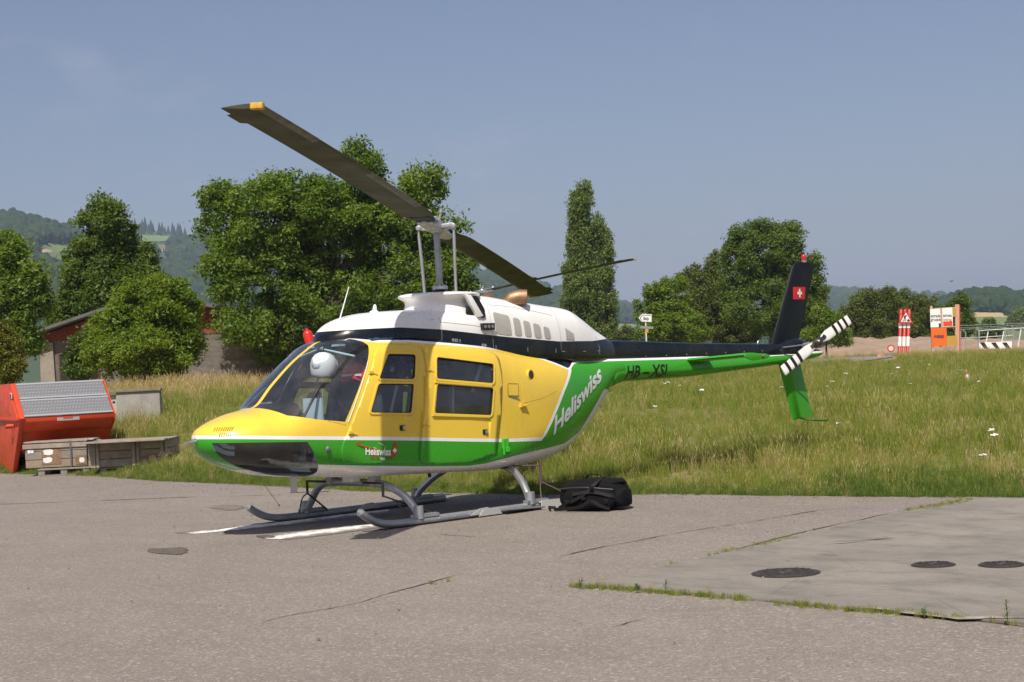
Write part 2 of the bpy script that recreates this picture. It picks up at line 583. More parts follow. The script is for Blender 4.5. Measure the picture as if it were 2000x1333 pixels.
def draped(name, poly, lift, mat, n=26, m=6):
    """sheet over the terrain between two pixel polylines given as (px, py_far, py_near)"""
    xs = [p[0] for p in poly]
    co = []; fs = []
    for i in range(n + 1):
        x = xs[0] + (xs[-1] - xs[0]) * i / n
        yf = np.interp(x, xs, [p[1] for p in poly]); yn = np.interp(x, xs, [p[2] for p in poly])
        a = ground_hit(x, yn); b = ground_hit(x, yf)
        for j in range(m + 1):
            q = a + (b - a) * j / m
            co.append((q[0], q[1], float(ground_z(q[0], q[1])) + lift))
    for i in range(n):
        for j in range(m):
            k = i * (m + 1) + j
            fs.append((k, k + m + 1, k + m + 2, k + 1))
    o = mesh_obj(name, co, fs, mat, smooth=True); o['kind'] = 'structure'
    return o


draped('road', [(1585, 705, 724), (1600, 703.5, 721), (1680, 698.5, 708), (1745, 694.8, 699)], .05, m_road)

# bare soil bank behind the signs
co = []; fs = []; xs_ = np.linspace(1500, 2120, 60); rb = np.random.default_rng(17)
tl = np.interp(xs_, [1500, 1560, 1650, 1750, 1830, 1900, 2000, 2120], [664, 664, 661, 659, 660, 662, 664, 668]) + rb.normal(0, .8, 60)
for i, xx in enumerate(xs_):
    for j, dd in enumerate((107, 109, 111.5, 114, 117, 121, 126)):
        f = (0, .30, .62, .86, 1.0, .92, .0)[j]; a_ = (xx - 1000) / FOC; q = CP[:2] + dd * (FH + a_ * RH); zt_ = float(at(xx, tl[i], 117)[2]); zg = float(ground_z(q[0], q[1]))
        co.append((q[0], q[1], zg - .1 + (zt_ - zg + .1) * f + (rb.normal(0, .05) if 0 < j < 6 else 0)))
    if i:
        for j in range(6): k = (i - 1) * 7 + j; fs.append((k, k + 7, k + 8, k + 1))
sb = mesh_obj('soil_bank', co, fs, m_soil, smooth=True); sb['kind'] = 'structure'
# ================================================================== HELICOPTER (nose at the origin, tail along +x, port side -y)
def _pchip(x, y):
    h = np.diff(x); d = np.diff(y) / h; n = len(x); m = np.zeros(n)
    for i in range(1, n - 1):
        if d[i - 1] * d[i] > 0:
            w1 = 2 * h[i] + h[i - 1]; w2 = h[i] + 2 * h[i - 1]; m[i] = (w1 + w2) / (w1 / d[i - 1] + w2 / d[i])
    m[0] = d[0]; m[-1] = d[-1]
    X = np.linspace(x[0], x[-1], 1600)
    i = np.clip(np.searchsorted(x, X) - 1, 0, n - 2); s = (X - x[i]) / h[i]
    Y = (2 * s**3 - 3 * s * s + 1) * y[i] + (s**3 - 2 * s * s + s) * h[i] * m[i] + (-2 * s**3 + 3 * s * s) * y[i + 1] + (s**3 - s * s) * h[i] * m[i + 1]
    return X, Y


class Loft:
    """sections along x: x, z bottom, z widest, z top, half width, exponent above, exponent below"""
    def __init__(self, st, y0=0.0):
        st = np.array(st, float); self.st = st; self.y0 = y0
        self.T = [_pchip(st[:, 0], st[:, k]) for k in range(1, 7)]

    def sec(self, x): return [np.interp(x, X, Y) for X, Y in self.T]

    def side(self, x, z):
        zb, zw, zt, w, nt_, nb_ = self.sec(x)
        q = np.where(z >= zw, (z - zw) / np.maximum(zt - zw, 1e-6), (zw - z) / np.maximum(zw - zb, 1e-6))
        n = np.where(z >= zw, nt_, nb_)
        return w * np.maximum(1 - np.clip(q, 0, 1)**n, 0)**(1 / n)

    def f(self, p):
        zb, zw, zt, w, nt_, nb_ = self.sec(p[:, 0])
        up = p[:, 2] >= zw
        h = np.where(up, zt - zw, zw - zb); n = np.where(up, nt_, nb_)
        return ((np.abs(p[:, 1] - self.y0) / w)**n + (np.abs(p[:, 2] - zw) / np.maximum(h, 1e-6))**n)**(1 / n) - 1

    def normals(self, p):
        p = np.asarray(p, float); e = .004; g = np.zeros_like(p)
        for k in range(3):
            d = np.zeros(3); d[k] = e
            g[:, k] = self.f(p + d) - self.f(p - d)
        return g / np.maximum(np.linalg.norm(g, axis=1), 1e-9)[:, None]

    def point(self, x, z, s=-1, off=0.0):
        y = self.y0 + s * float(self.side(x, z)); p = np.array([[x, y, z]])
        return (p + off * self.normals(p))[0]

    def grid(self, xs, nt=96):
        t = np.linspace(0, 2 * np.pi, nt, endpoint=False); c = np.cos(t); s = np.sin(t)
        co = []
        for x in xs:
            zb, zw, zt, w, a, b = self.sec(x)
            n = np.where(s >= 0, a, b); h = np.where(s >= 0, zt - zw, zw - zb)
            co.append(np.stack([np.full(nt, x), self.y0 + w * np.sign(c) * np.abs(c)**(2 / n), zw + h * np.sign(s) * np.abs(s)**(2 / n)], -1))
        fs = []
        for i in range(len(xs) - 1):
            for k in range(nt):
                k2 = (k + 1) % nt
                fs.append((i * nt + k, i * nt + k2, (i + 1) * nt + k2, (i + 1) * nt + k))
        fs.append(tuple(range(nt - 1, -1, -1))); m = (len(xs) - 1) * nt
        fs.append(tuple(m + k for k in range(nt)))
        return np.concatenate(co), fs


BODY = Loft([
    (0.00, .895, .915, .945, .015, 2.0, 2.0), (0.03, .82, .91, 1.00, .12, 2.0, 2.0), (0.10, .745, .90, 1.035, .235, 2.0, 2.0),
    (0.22, .675, .89, 1.08, .345, 2.1, 2.1), (0.40, .61, .885, 1.13, .445, 2.2, 2.2), (0.63, .55, .88, 1.175, .535, 2.25, 2.4),
    (0.83, .52, .89, 1.36, .585, 2.2, 2.6), (1.08, .495, .86, 1.57, .625, 2.35, 3.0), (1.24, .48, .83, 1.675, .645, 2.6, 3.3), (1.39, .47, .74, 1.755, .655, 3.1, 4.0),
    (1.60, .455, .68, 1.79, .662, 3.8, 4.6), (2.0, .44, .65, 1.79, .668, 4.7, 5.0), (2.6, .415, .64, 1.755, .668, 4.9, 5.0), (3.0, .395, .66, 1.70, .66, 4.8, 4.4),
    (3.4, .385, .74, 1.64, .62, 4.0, 3.6), (3.8, .395, .88, 1.59, .565, 3.2, 2.9), (4.3, .455, 1.0, 1.545, .465, 2.75, 2.6), (4.8, .67, 1.13, 1.525, .335, 2.4, 2.3),
    (5.1, .94, 1.25, 1.52, .265, 2.2, 2.1), (5.3, 1.13, 1.34, 1.52, .225, 2.1, 2.0), (5.45, 1.19, 1.36, 1.52, .21, 2.0, 2.0)])
BOOM = Loft([
    (5.25, 1.115, 1.30, 1.515, .228, 2.1, 2.1), (5.6, 1.195, 1.305, 1.515, .195, 2.0, 2.1), (6.5, 1.20, 1.30, 1.495, .165, 2.0, 2.1),
    (7.5, 1.24, 1.315, 1.47, .135, 2.0, 2.0), (8.4, 1.285, 1.345, 1.455, .105, 2.0, 2.0), (8.95, 1.32, 1.39, 1.47, .09, 2.0, 2.0),
    (9.30, 1.36, 1.405, 1.46, .06, 2.0, 2.0), (9.44, 1.40, 1.41, 1.42, .012, 2.0, 2.0)])
COWL = Loft([
    (1.415, 1.70, 1.775, 1.795, .04, 2.2, 4), (1.45, 1.69, 1.775, 1.835, .15, 2.2, 4), (1.50, 1.67, 1.765, 1.88, .22, 2.3, 5), (1.58, 1.63, 1.745, 1.935, .295, 2.4, 6),
    (1.72, 1.57, 1.72, 1.985, .37, 2.6, 6), (1.9, 1.52, 1.70, 2.02, .41, 2.9, 6), (2.1, 1.5, 1.70, 2.035, .42, 3.2, 6),
    (2.5, 1.5, 1.70, 2.045, .425, 3.6, 6), (3.0, 1.48, 1.68, 2.05, .42, 3.6, 6), (3.10, 1.48, 1.68, 2.08, .415, 3.4, 6),
    (3.22, 1.47, 1.67, 2.175, .40, 3.0, 6), (3.32, 1.47, 1.67, 2.185, .395, 2.9, 6), (3.8, 1.46, 1.65, 2.135, .375, 2.8, 6),
    (4.3, 1.45, 1.62, 2.075, .34, 2.7, 6), (4.66, 1.44, 1.60, 2.03, .305, 2.6, 6), (4.82, 1.44, 1.58, 1.965, .28, 2.4, 6),
    (5.08, 1.44, 1.56, 1.82, .22, 2.2, 6), (5.42, 1.44, 1.54, 1.655, .12, 2.2, 6)])

# ---- paint
YEL, GRN, WHT, NAV = (.77, .53, .055), (.038, .31, .016), (.80, .79, .77), (.003, .006, .010)


def fcurve(nt, x, pts, xmax=10.0, ymax=3.0):
    n = nt.nodes.new('ShaderNodeFloatCurve')
    cu = n.mapping.curves[0]
    pts = sorted(pts)
    while len(cu.points) > 2: cu.points.remove(cu.points[-1])
    cu.points[0].location = (0, pts[0][1] / ymax); cu.points[1].location = (1, pts[-1][1] / ymax)
    for a, b in pts: cu.points.new(a / xmax, b / ymax)
    for p in cu.points: p.handle_type = 'VECTOR'
    n.mapping.update()
    nt.links.new(mth(nt, 'DIVIDE', x, xmax), n.inputs['Value'])
    return mth(nt, 'MULTIPLY', n.outputs[0], ymax)


def paint_finish(nt, bs, P, col, dirt=.13):
    d = noise(nt, P, 2.4, 6, .62, (1.6, 1.6, .7))
    d2 = noise(nt, P, 26, 4, .6)
    col = mixc(nt, mth(nt, 'MULTIPLY', mrange(nt, d, .45, .78), dirt), col, (.16, .13, .09))
    nt.links.new(col, bs.inputs['Base Color'])
    nt.links.new(mrange(nt, d2, .3, .7, .20, .32), bs.inputs['Roughness'])
    bs.inputs['Coat Weight'].default_value = .28
    bs.inputs['Specular IOR Level'].default_value = .35
    bs.inputs['Coat Roughness'].default_value = .05
    b = nd(nt, 'ShaderNodeBump', Strength=.05, Distance=.02)
    nt.links.new(noise(nt, P, 3.2, 2, .4), b.inputs['Height']); nt.links.new(b.outputs[0], bs.inputs['Normal'])


def livery(name, kind):
    m, nt, bs = new_mat(name)
    t = nd(nt, 'ShaderNodeTexCoord'); P = t.outputs['Object']
    s = nd(nt, 'ShaderNodeSeparateXYZ'); nt.links.new(P, s.inputs[0]); X, Z = s.outputs[0], s.outputs[2]
    gt = lambda a, b: mth(nt, 'GREATER_THAN', a, b)
    lt = lambda a, b: mth(nt, 'LESS_THAN', a, b)
    AND = lambda a, b: mth(nt, 'MULTIPLY', a, b)
    if kind == 'body':
        belly = fcurve(nt, X, [(0, .60), (.5, .62), (.95, .626), (1.395, .582), (2.045, .525), (2.662, .482), (2.9, .487), (3.092, .51), (3.377, .535), (3.873, .562), (4.262, .588), (4.546, .69), (4.807, .94), (5.021, 1.136), (5.3, 1.10), (9, 1.1)])
        stop = fcurve(nt, X, [(0, .955), (.172, .944), (.613, .909), (1.213, .865), (1.926, .812), (2.574, .757), (3.138, .714), (3.761, .690), (9, .6)])
        sbot = fcurve(nt, X, [(0, .922), (.167, .912), (.61, .877), (1.213, .832), (1.928, .779), (2.579, .725), (3.145, .681), (3.809, .650), (9, .55)])
        line = fcurve(nt, X, [(0, 2.2), (1.30, 2.2), (1.42, 1.775), (1.55, 1.752), (1.74, 1.722), (2.121, 1.712), (2.753, 1.655), (3.3, 1.606), (3.633, 1.578), (3.95, 1.505), (4.2, 1.425), (4.385, 1.357), (4.44, 1.38), (4.54, 1.425), (4.66, 1.438), (5.23, 1.436), (8.06, 1.398), (9.4, 1.41)])
        diag = fcurve(nt, Z, [(.5, 3.70), (.66, 3.74), (.681, 3.763), (.70, 3.795), (.835, 3.916), (1.143, 4.175), (1.353, 4.391), (1.6, 4.56)], 3.0, 10.0)
        pre = lt(X, diag)
        col = mixc(nt, gt(Z, belly), (.78, .77, .74), GRN)
        col = mixc(nt, AND(gt(Z, sbot), pre), col, WHT)
        col = mixc(nt, AND(gt(Z, stop), lt(X, mth(nt, 'SUBTRACT', diag, .022))), col, YEL)
        col = mixc(nt, AND(AND(gt(X, mth(nt, 'SUBTRACT', diag, .024)), lt(X, mth(nt, 'ADD', diag, .03))), gt(Z, sbot)), col, WHT)
        col = mixc(nt, gt(Z, line), col, WHT)
        col = mixc(nt, gt(Z, mth(nt, 'ADD', line, .024)), col, NAV)
    else:
        ln = fcurve(nt, X, [(0, 1.87), (1.34, 1.86), (1.46, 1.855), (2.08, 1.862), (2.6, 1.830), (3.21, 1.765), (3.56, 1.732), (4.3, 1.672), (4.9, 1.665), (5.3, 1.69), (9, 1.7)])
        col = mixc(nt, gt(Z, ln), NAV, WHT)
    paint_finish(nt, bs, P, col)
    # the inner faces of the shell carry the pale cabin trim
    ge = nd(nt, 'ShaderNodeNewGeometry')
    b2 = nd(nt, 'ShaderNodeBsdfDiffuse'); b2.inputs['Color'].default_value = (.38, .45, .48, 1)
    mxs = nd(nt, 'ShaderNodeMixShader')
    out = nt.nodes['Material Output']
    nt.links.new(ge.outputs['Backfacing'], mxs.inputs[0]); nt.links.new(bs.outputs[0], mxs.inputs[1]); nt.links.new(b2.outputs[0], mxs.inputs[2])
    nt.links.new(mxs.outputs[0], out.inputs['Surface'])
    return m


def glossy_paint(name, c, dirt=.08):
    m, nt, bs = new_mat(name)
    t = nd(nt, 'ShaderNodeTexCoord')
    r = nd(nt, 'ShaderNodeRGB'); r.outputs[0].default_value = (*c, 1)
    paint_finish(nt, bs, t.outputs['Object'], r.outputs[0], dirt)
    return m


def glass_mat(name, tint, amount=1.0):
    m = bpy.data.materials.new(name); m.use_nodes = True; nt = m.node_tree; nt.nodes.clear()
    tr = nd(nt, 'ShaderNodeBsdfTransparent'); tr.inputs[0].default_value = (*tint, 1)
    gl = nd(nt, 'ShaderNodeBsdfGlossy', Roughness=.015); gl.inputs[0].default_value = (.95, .97, 1, 1)
    fr = nd(nt, 'ShaderNodeFresnel', IOR=1.5)
    t = nd(nt, 'ShaderNodeTexCoord')
    b = nd(nt, 'ShaderNodeBump', Strength=.06, Distance=.02)
    nt.links.new(noise(nt, t.outputs['Object'], 2.5, 2, .4), b.inputs['Height'])
    nt.links.new(b.outputs[0], fr.inputs['Normal']); nt.links.new(b.outputs[0], gl.inputs['Normal'])
    mxs = nd(nt, 'ShaderNodeMixShader')
    nt.links.new(mth(nt, 'MINIMUM', mth(nt, 'ADD', mth(nt, 'MULTIPLY', fr.outputs[0], 1.5 * amount), .02), 1.0), mxs.inputs[0])
    nt.links.new(tr.outputs[0], mxs.inputs[1]); nt.links.new(gl.outputs[0], mxs.inputs[2])
    # dust film
    df = nd(nt, 'ShaderNodeBsdfDiffuse'); df.inputs[0].default_value = (.55, .55, .52, 1)
    mx2 = nd(nt, 'ShaderNodeMixShader')
    nt.links.new(mrange(nt, noise(nt, t.outputs['Object'], 5, 5, .65), .35, .75, .015, .07), mx2.inputs[0])
    nt.links.new(mxs.outputs[0], mx2.inputs[1]); nt.links.new(df.outputs[0], mx2.inputs[2])
    o = nd(nt, 'ShaderNodeOutputMaterial'); nt.links.new(mx2.outputs[0], o.inputs[0])
    return m


M_BODY = livery('fuselage_livery', 'body')
M_COWL = livery('cowling_livery', 'cowl')
M_YEL = glossy_paint('yellow_paint', YEL)
M_GRN = glossy_paint('green_paint', GRN)
M_WHT = glossy_paint('white_paint', WHT)
M_NAV = glossy_paint('navy_paint', NAV)
M_FIN = pbr('black_fin_paint', (.006, .008, .010), .42, spec=.28, var=.3, vscale=5)
M_GLASS = glass_mat('acrylic_windshield', (.90, .94, .96))
M_GLASSD = glass_mat('tinted_acrylic', (.74, .82, .86))
M_CHIN = glass_mat('chin_acrylic', (.15, .165, .17), .6)
M_STEEL = pbr('grey_steel_tube', (.40, .41, .43), .42, .6, var=.3, vscale=6)
M_GREY = pbr('grey_primer', (.22, .225, .235), .5, .2, var=.25, vscale=7)
M_ALU = pbr('bright_aluminium', (.62, .62, .62), .32, .85, var=.2, vscale=12)
M_BLK = pbr('black_rubber', (.012, .012, .013), .55)
M_DRK = pbr('dark_opening', (.006, .006, .007), .8)
M_BRZ = pbr('bronze_exhaust', (.36, .235, .14), .52, .75, var=.35, vscale=9, c2=(.20, .12, .065))
M_MESH = pbr('inlet_screen', (.40, .385, .35), .8, var=.12, vscale=14, bmp=.3, bscale=300)
M_BLADE = pbr('olive_blade', (.048, .052, .022), .6, var=.3, vscale=3, c2=(.036, .040, .016), spec=.3)
M_BLADEGREY = pbr('worn_blade_edge', (.12, .115, .09), .5, .3, var=.3, vscale=10)
M_TRIM = pbr('cabin_trim', (.40, .56, .60), .7, var=.12, vscale=6)
M_SEAT = pbr('dark_seat_fabric', (.022, .030, .045), .85, bmp=.25, bscale=260)
M_PANEL = pbr('black_crackle_panel', (.012, .012, .014), .45, bmp=.2, bscale=300)
M_RED = pbr('red_lens', (.45, .012, .012), .25, coat=.4)
M_REDP = pbr('red_vinyl', (.58, .015, .018), .5)
M_HELM = pbr('white_helmet_shell', (.74, .77, .79), .28, coat=.4, var=.06, vscale=8)

heli = thing('helicopter', 'yellow, green and white light helicopter with black tail boom standing on the tarmac', 'helicopter')

# ---- shell with its openings cut out
xs = np.concatenate([[0, .006, .015, .03, .05, .075], np.linspace(.1, .7, 21), np.linspace(.73, 1.8, 36), np.linspace(1.87, 5.45, 62)])
co, fcs = BODY.grid(xs, 112)
bm = bmesh.new()
vv = [bm.verts.new(p) for p in co]
for f in fcs: bm.faces.new([vv[i] for i in f])
bm.normal_update()


def round_poly(poly, r, n=4):
    out = []; k = len(poly)
    for i in range(k):
        p = np.array(poly[i], float); a = np.array(poly[i - 1], float) - p; b = np.array(poly[(i + 1) % k], float) - p
        la, lb = np.linalg.norm(a), np.linalg.norm(b)
        q = min(r, la * .45, lb * .45); s = p + a / la * q; e = p + b / lb * q
        for j in range(n + 1):
            t = j / n
            out.append(tuple((1 - t)**2 * s + 2 * t * (1 - t) * p + t * t * e))
    return out


def area2(poly): return sum(poly[i - 1][0] * poly[i][1] - poly[i][0] * poly[i - 1][1] for i in range(len(poly)))


def cut(poly, s, ymin=0.0):
    """cut the side profile of a convex polygon (x, z) into side s of the shell; returns the faces inside"""
    P = [np.array(p, float) for p in poly]
    if area2(poly) < 0: P = P[::-1]
    lo = np.min(P, 0) - .01; hi = np.max(P, 0) + .01
    planes = []
    for i in range(len(P)):
        a, b = P[i], P[(i + 1) % len(P)]; d = b - a; planes.append((a, np.array([d[1], -d[0]]) / np.linalg.norm(d)))   # outward normal
    ops = [((a[0], 0, a[1]), (n[0], 0, n[1])) for a, n in planes]
    if ymin: ops.append(((0, s * ymin, 0), (0, -s, 0)))
    done = []
    lx, hx, lz, hz = lo[0], hi[0], lo[1], hi[1]

    def near(f):
        xs_ = [v.co.x for v in f.verts]; zs_ = [v.co.z for v in f.verts]
        return s * sum(v.co.y for v in f.verts) > 0 and max(xs_) > lx and min(xs_) < hx and max(zs_) > lz and min(zs_) < hz
    cand = [f for f in bm.faces if near(f)]
    keep_ = set(cand)
    for cpt, nn in ops:
        sel = []
        for f in cand:
            out_ = False
            for c, n in done[-3:]:
                if all((v.co.x - c[0]) * n[0] + (v.co.y - c[1]) * n[1] + (v.co.z - c[2]) * n[2] > -1e-5 for v in f.verts): out_ = True; break
            if not out_: sel.append(f)
        cand = sel
        ge = set(sel)
        for f in sel: ge.update(f.edges); ge.update(f.verts)
        r_ = bmesh.ops.bisect_plane(bm, geom=list(ge), plane_co=cpt, plane_no=nn, dist=2e-5)
        cand = [g_ for g_ in r_['geom'] if isinstance(g_, bmesh.types.BMFace)]
        done.append((cpt, nn))
    out = []
    for f in cand:
        c = f.calc_center_median()
        if s * c.y <= 0.0005: continue
        if all((c.x - k[0]) * n[0] + (c.y - k[1]) * n[1] + (c.z - k[2]) * n[2] < 1e-5 for k, n in done): out.append(f)
    return out


def lift_out(faces, name, mat, parent, off=0.0, skirt=0.0):
    """faces leave the shell and become an object, moved off along the surface normal, with an edge of depth skirt"""
    vs = sorted({v for f in faces for v in f.verts}, key=lambda v: v.index)
    idx = {v: i for i, v in enumerate(vs)}
    c = np.array([v.co[:] for v in vs]); N = BODY.normals(c)
    pc = c + off * N
    ff = [tuple(idx[v] for v in f.verts) for f in faces]
    nv = len(vs)
    if skirt:
        cnt = {}
        for f in ff:
            for i in range(len(f)):
                e = (f[i], f[(i + 1) % len(f)]); cnt[tuple(sorted(e))] = cnt.get(tuple(sorted(e)), []) + [e]
        pc = np.concatenate([pc, pc - skirt * N]); N = np.concatenate([N, N])
        sk = [(e[0][1], e[0][0], e[0][0] + nv, e[0][1] + nv) for e in cnt.values() if len(e) == 1]
    me = bpy.data.meshes.new(name)
    me.from_pydata([tuple(p) for p in pc], [], ff + (sk if skirt else []))
    me.materials.append(mat)
    me.polygons.foreach_set('use_smooth', [True] * len(ff) + [False] * (len(me.polygons) - len(ff)))
    me.update()
    if not skirt: me.normals_split_custom_set_from_vertices([tuple(n) for n in N])
    o = bpy.data.objects.new(name, me); COL.objects.link(o); o.parent = parent
    bmesh.ops.delete(bm, geom=faces, context='FACES')
    return o


SHIELD = [(.60, 1.175), (.631, 1.142), (.681, 1.09), (.918, 1.038), (1.215, .996), (1.53, 1.535), (1.60, 1.645), (1.625, 1.70), (1.60, 1.745), (1.54, 1.772), (1.40, 1.84), (.95, 1.88), (.5, 1.60), (.52, 1.33)]
CHIN = [(.03, .885), (.80, .843), (1.0, .55), (1.04, .40), (.2, .3), (.03, .6)]
FDOOR = round_poly([(1.125, .76), (1.16, .62), (2.005, .552), (2.222, 1.677), (1.755, 1.703), (1.645, 1.632)], .07)
RDOOR = round_poly([(2.022, .553), (2.62, .512), (3.05, .585), (3.12, 1.0), (3.225, 1.45), (3.19, 1.57), (2.36, 1.662), (2.24, 1.673)], .06)
WINS = {
    'fu': round_poly([(1.600, 1.375), (1.772, 1.607), (2.093, 1.591), (2.022, 1.352)], .035),
    'fl': round_poly([(1.464, 1.067), (1.590, 1.335), (2.008, 1.314), (1.951, 1.034)], .03),
    'ru': round_poly([(2.285, 1.346), (2.334, 1.558), (3.085, 1.463), (3.035, 1.268)], .035),
    'rl': round_poly([(2.224, 1.019), (2.286, 1.301), (3.03, 1.225), (2.975, .955)], .03)}


def ring(name, poly, w_in, w_out, h, s, mat, parent, base=0.0):
    """raised frame along a closed side-view outline"""
    c0 = np.mean(poly, 0); n = len(poly); A2 = 1 if area2(poly) > 0 else -1
    mbr = MB(); vs = []
    for i in range(n):
        p = np.array(poly[i]); t = np.array(poly[(i + 1) % n]) - np.array(poly[i - 1]); t = t / np.linalg.norm(t)
        o_ = np.array([t[1], -t[0]]) * A2
        a = p + o_ * w_out; b = p - o_ * w_in
        for q, hh in ((a, base - .004), (a, base + h), (b, base + h), (b, base - .012)):
            vs.append(BODY.point(q[0], q[1], s, hh))
    fs = []
    for i in range(n):
        j = (i + 1) % n
        for k in range(3): fs.append((i * 4 + k, j * 4 + k, j * 4 + k + 1, i * 4 + k + 1))
    return mbr.add(vs, fs).build(name, mat, parent, 35)


doors = {}
M_RUB0 = pbr('window_seal_rubber', (.012, .012, .013), .6)
for s in (-1, 1):
    lift_out(cut(SHIELD, s, .026), 'windshield', M_GLASS, heli, -.002)
    lift_out(cut(CHIN, s, .17), 'chin_window', M_CHIN, heli, -.002)
    fd = None
    for dn, dp, keys in (('front_door', FDOOR, ('fu', 'fl')), ('rear_door', RDOOR, ('ru', 'rl'))):
        panes = [(k, cut(WINS[k], s)) for k in keys]
        holder = []
        inside = set(cut(dp, s))
        # window faces may have been split again by the door outline, look them up afresh
        bm.faces.ensure_lookup_table()
        mo = []
        for k in keys:
            P = WINS[k] if area2(WINS[k]) > 0 else WINS[k][::-1]
            sel = []
            for f in inside:
                c = f.calc_center_median()
                if all((P[(i + 1) % len(P)][0] - P[i][0]) * (c.z - P[i][1]) - (P[(i + 1) % len(P)][1] - P[i][1]) * (c.x - P[i][0]) > -1e-6 for i in range(len(P))): sel.append(f)
            mo.append((k, sel)); inside -= set(sel)
        d_off = .006 if dn == 'front_door' else .010
        d = lift_out(list(inside), dn, M_BODY, heli, d_off, .016)
        for k, sel in mo:
            lift_out(sel, 'window_pane', M_GLASSD, d, -.004)
            ring('window_seal', WINS[k], .011, -.001, .0035, s, M_RUB0, d, d_off - .002)
            ring('window_frame', WINS[k], .003, .015, .009, s, M_YEL, d, d_off)
        doors[(dn, s)] = d
bm.verts.ensure_lookup_table()
me = bpy.data.meshes.new('fuselage')
loose = [v for v in bm.verts if not v.link_faces]
bmesh.ops.delete(bm, geom=loose, context='VERTS')
bm.to_mesh(me); bm.free()
me.materials.append(M_BODY)
me.polygons.foreach_set('use_smooth', [True] * len(me.polygons))
cc = np.zeros(len(me.vertices) * 3, np.float32); me.vertices.foreach_get('co', cc)
me.normals_split_custom_set_from_vertices([tuple(n) for n in BODY.normals(cc.reshape(-1, 3).astype(float))])
fus = bpy.data.objects.new('fuselage', me); COL.objects.link(fus); fus.parent = heli

# ---- cowling, collar, boom
def loft_obj(L, xs, name, mat, nt=72):
    co, fcs = L.grid(xs, nt)
    me = bpy.data.meshes.new(name); me.from_pydata([tuple(p) for p in co], [], fcs); me.materials.append(mat)
    me.polygons.foreach_set('use_smooth', [True] * (len(fcs) - 2) + [False] * 2)
    me.update()
    o = bpy.data.objects.new(name, me); COL.objects.link(o); o.parent = heli
    return o


cowl = loft_obj(COWL, np.concatenate([np.linspace(1.415, 1.62, 14), np.linspace(1.66, 3.0, 22), np.linspace(3.03, 3.36, 12), np.linspace(3.45, 5.42, 34)]), 'engine_cowling', M_COWL)
boom = loft_obj(BOOM, np.concatenate([np.linspace(5.25, 8.9, 40), np.linspace(8.95, 9.44, 12)]), 'tail_boom', M_BODY, 48)

# raised collar round the mast, open to the rear into the engine cowling
mb = MB()
prof = [(.395, 1.90), (.365, 1.98), (.335, 2.05), (.318, 2.10), (.322, 2.135), (.355, 2.158), (.382, 2.172), (.388, 2.188), (.376, 2.203), (.33, 2.212), (.10, 2.214), (0, 2.214)]
n = 56; vs = []
for r, z in prof:
    for k in range(n):
        an = 2 * math.pi * k / n; c_, s_ = math.cos(an), math.sin(an)
        x = 2.90 + r * c_ * (1.0 if c_ < 0 else 1.28)
        vs.append((x, r * s_, z))
fs = [(i * n + k, i * n + (k + 1) % n, (i + 1) * n + (k + 1) % n, (i + 1) * n + k) for i in range(len(prof) - 1) for k in range(n)]
mb.add(vs, fs); mb.build('mast_fairing', M_WHT, heli, 60)
# inlet scoop and its slot behind the collar, both sides
for s in (-1, 1):
    mb = MB()
    mb.prism([(2.955, 2.165), (3.02, 2.172), (3.175, 1.955), (3.10, 1.945)], (0, s * .365, 0), (1, 0, 0), (0, 0, 1), (0, s * .045, 0))
    mb.build('inlet_lip', M_WHT, heli, 30, bevel=.006)
    mb = MB()
    mb.prism(round_poly([(3.05, 2.165), (3.115, 2.16), (3.20, 2.03), (3.215, 1.95), (3.185, 1.935), (3.16, 1.95)], .02, 3), (0, s * .345, 0), (1, 0, 0), (0, 0, 1), (0, s * .052, 0))
    mb.build('inlet_slot', M_DRK, heli)
    mb = MB()
    mb.prism([(2.98, 1.99), (3.10, 1.955), (3.02, 2.06)], (0, s * .30, 0), (1, 0, 0), (0, 0, 1), (0, s * .07, 0))
    mb.build('inlet_slot', M_DRK, heli)


def side_patch(L, poly, off, s, name, mat, parent, th=.003, sub=.05):
    """thin plate following the surface under a side-view outline"""
    b = bmesh.new()
    f = b.faces.new([b.verts.new((p[0], 0, p[1])) for p in poly])
    bmesh.ops.triangulate(b, faces=[f])
    for _ in range(4):
        es = [e for e in b.edges if e.calc_length() > sub]
        if not es: break
        bmesh.ops.subdivide_edges(b, edges=es, cuts=1)
        bmesh.ops.triangulate(b, faces=b.faces[:])
    for v in b.verts:
        v.co = L.point(v.co.x, v.co.z, s, off)
    nrm = Vector((0, s, 0))
    for fc in b.faces:
        fc.normal_update()
        if fc.normal.dot(nrm) < 0: fc.normal_flip()
    ext = bmesh.ops.extrude_face_region(b, geom=b.faces[:])
    m2 = bpy.data.meshes.new(name)
    bmesh.ops.translate(b, verts=[g_ for g_ in ext['geom'] if isinstance(g_, bmesh.types.BMVert)], vec=(0, s * th, 0))
    bmesh.ops.recalc_face_normals(b, faces=b.faces)
    b.to_mesh(m2); b.free(); m2.materials.append(mat)
    o = bpy.data.objects.new(name, m2); COL.objects.link(o); o.parent = parent
    return o


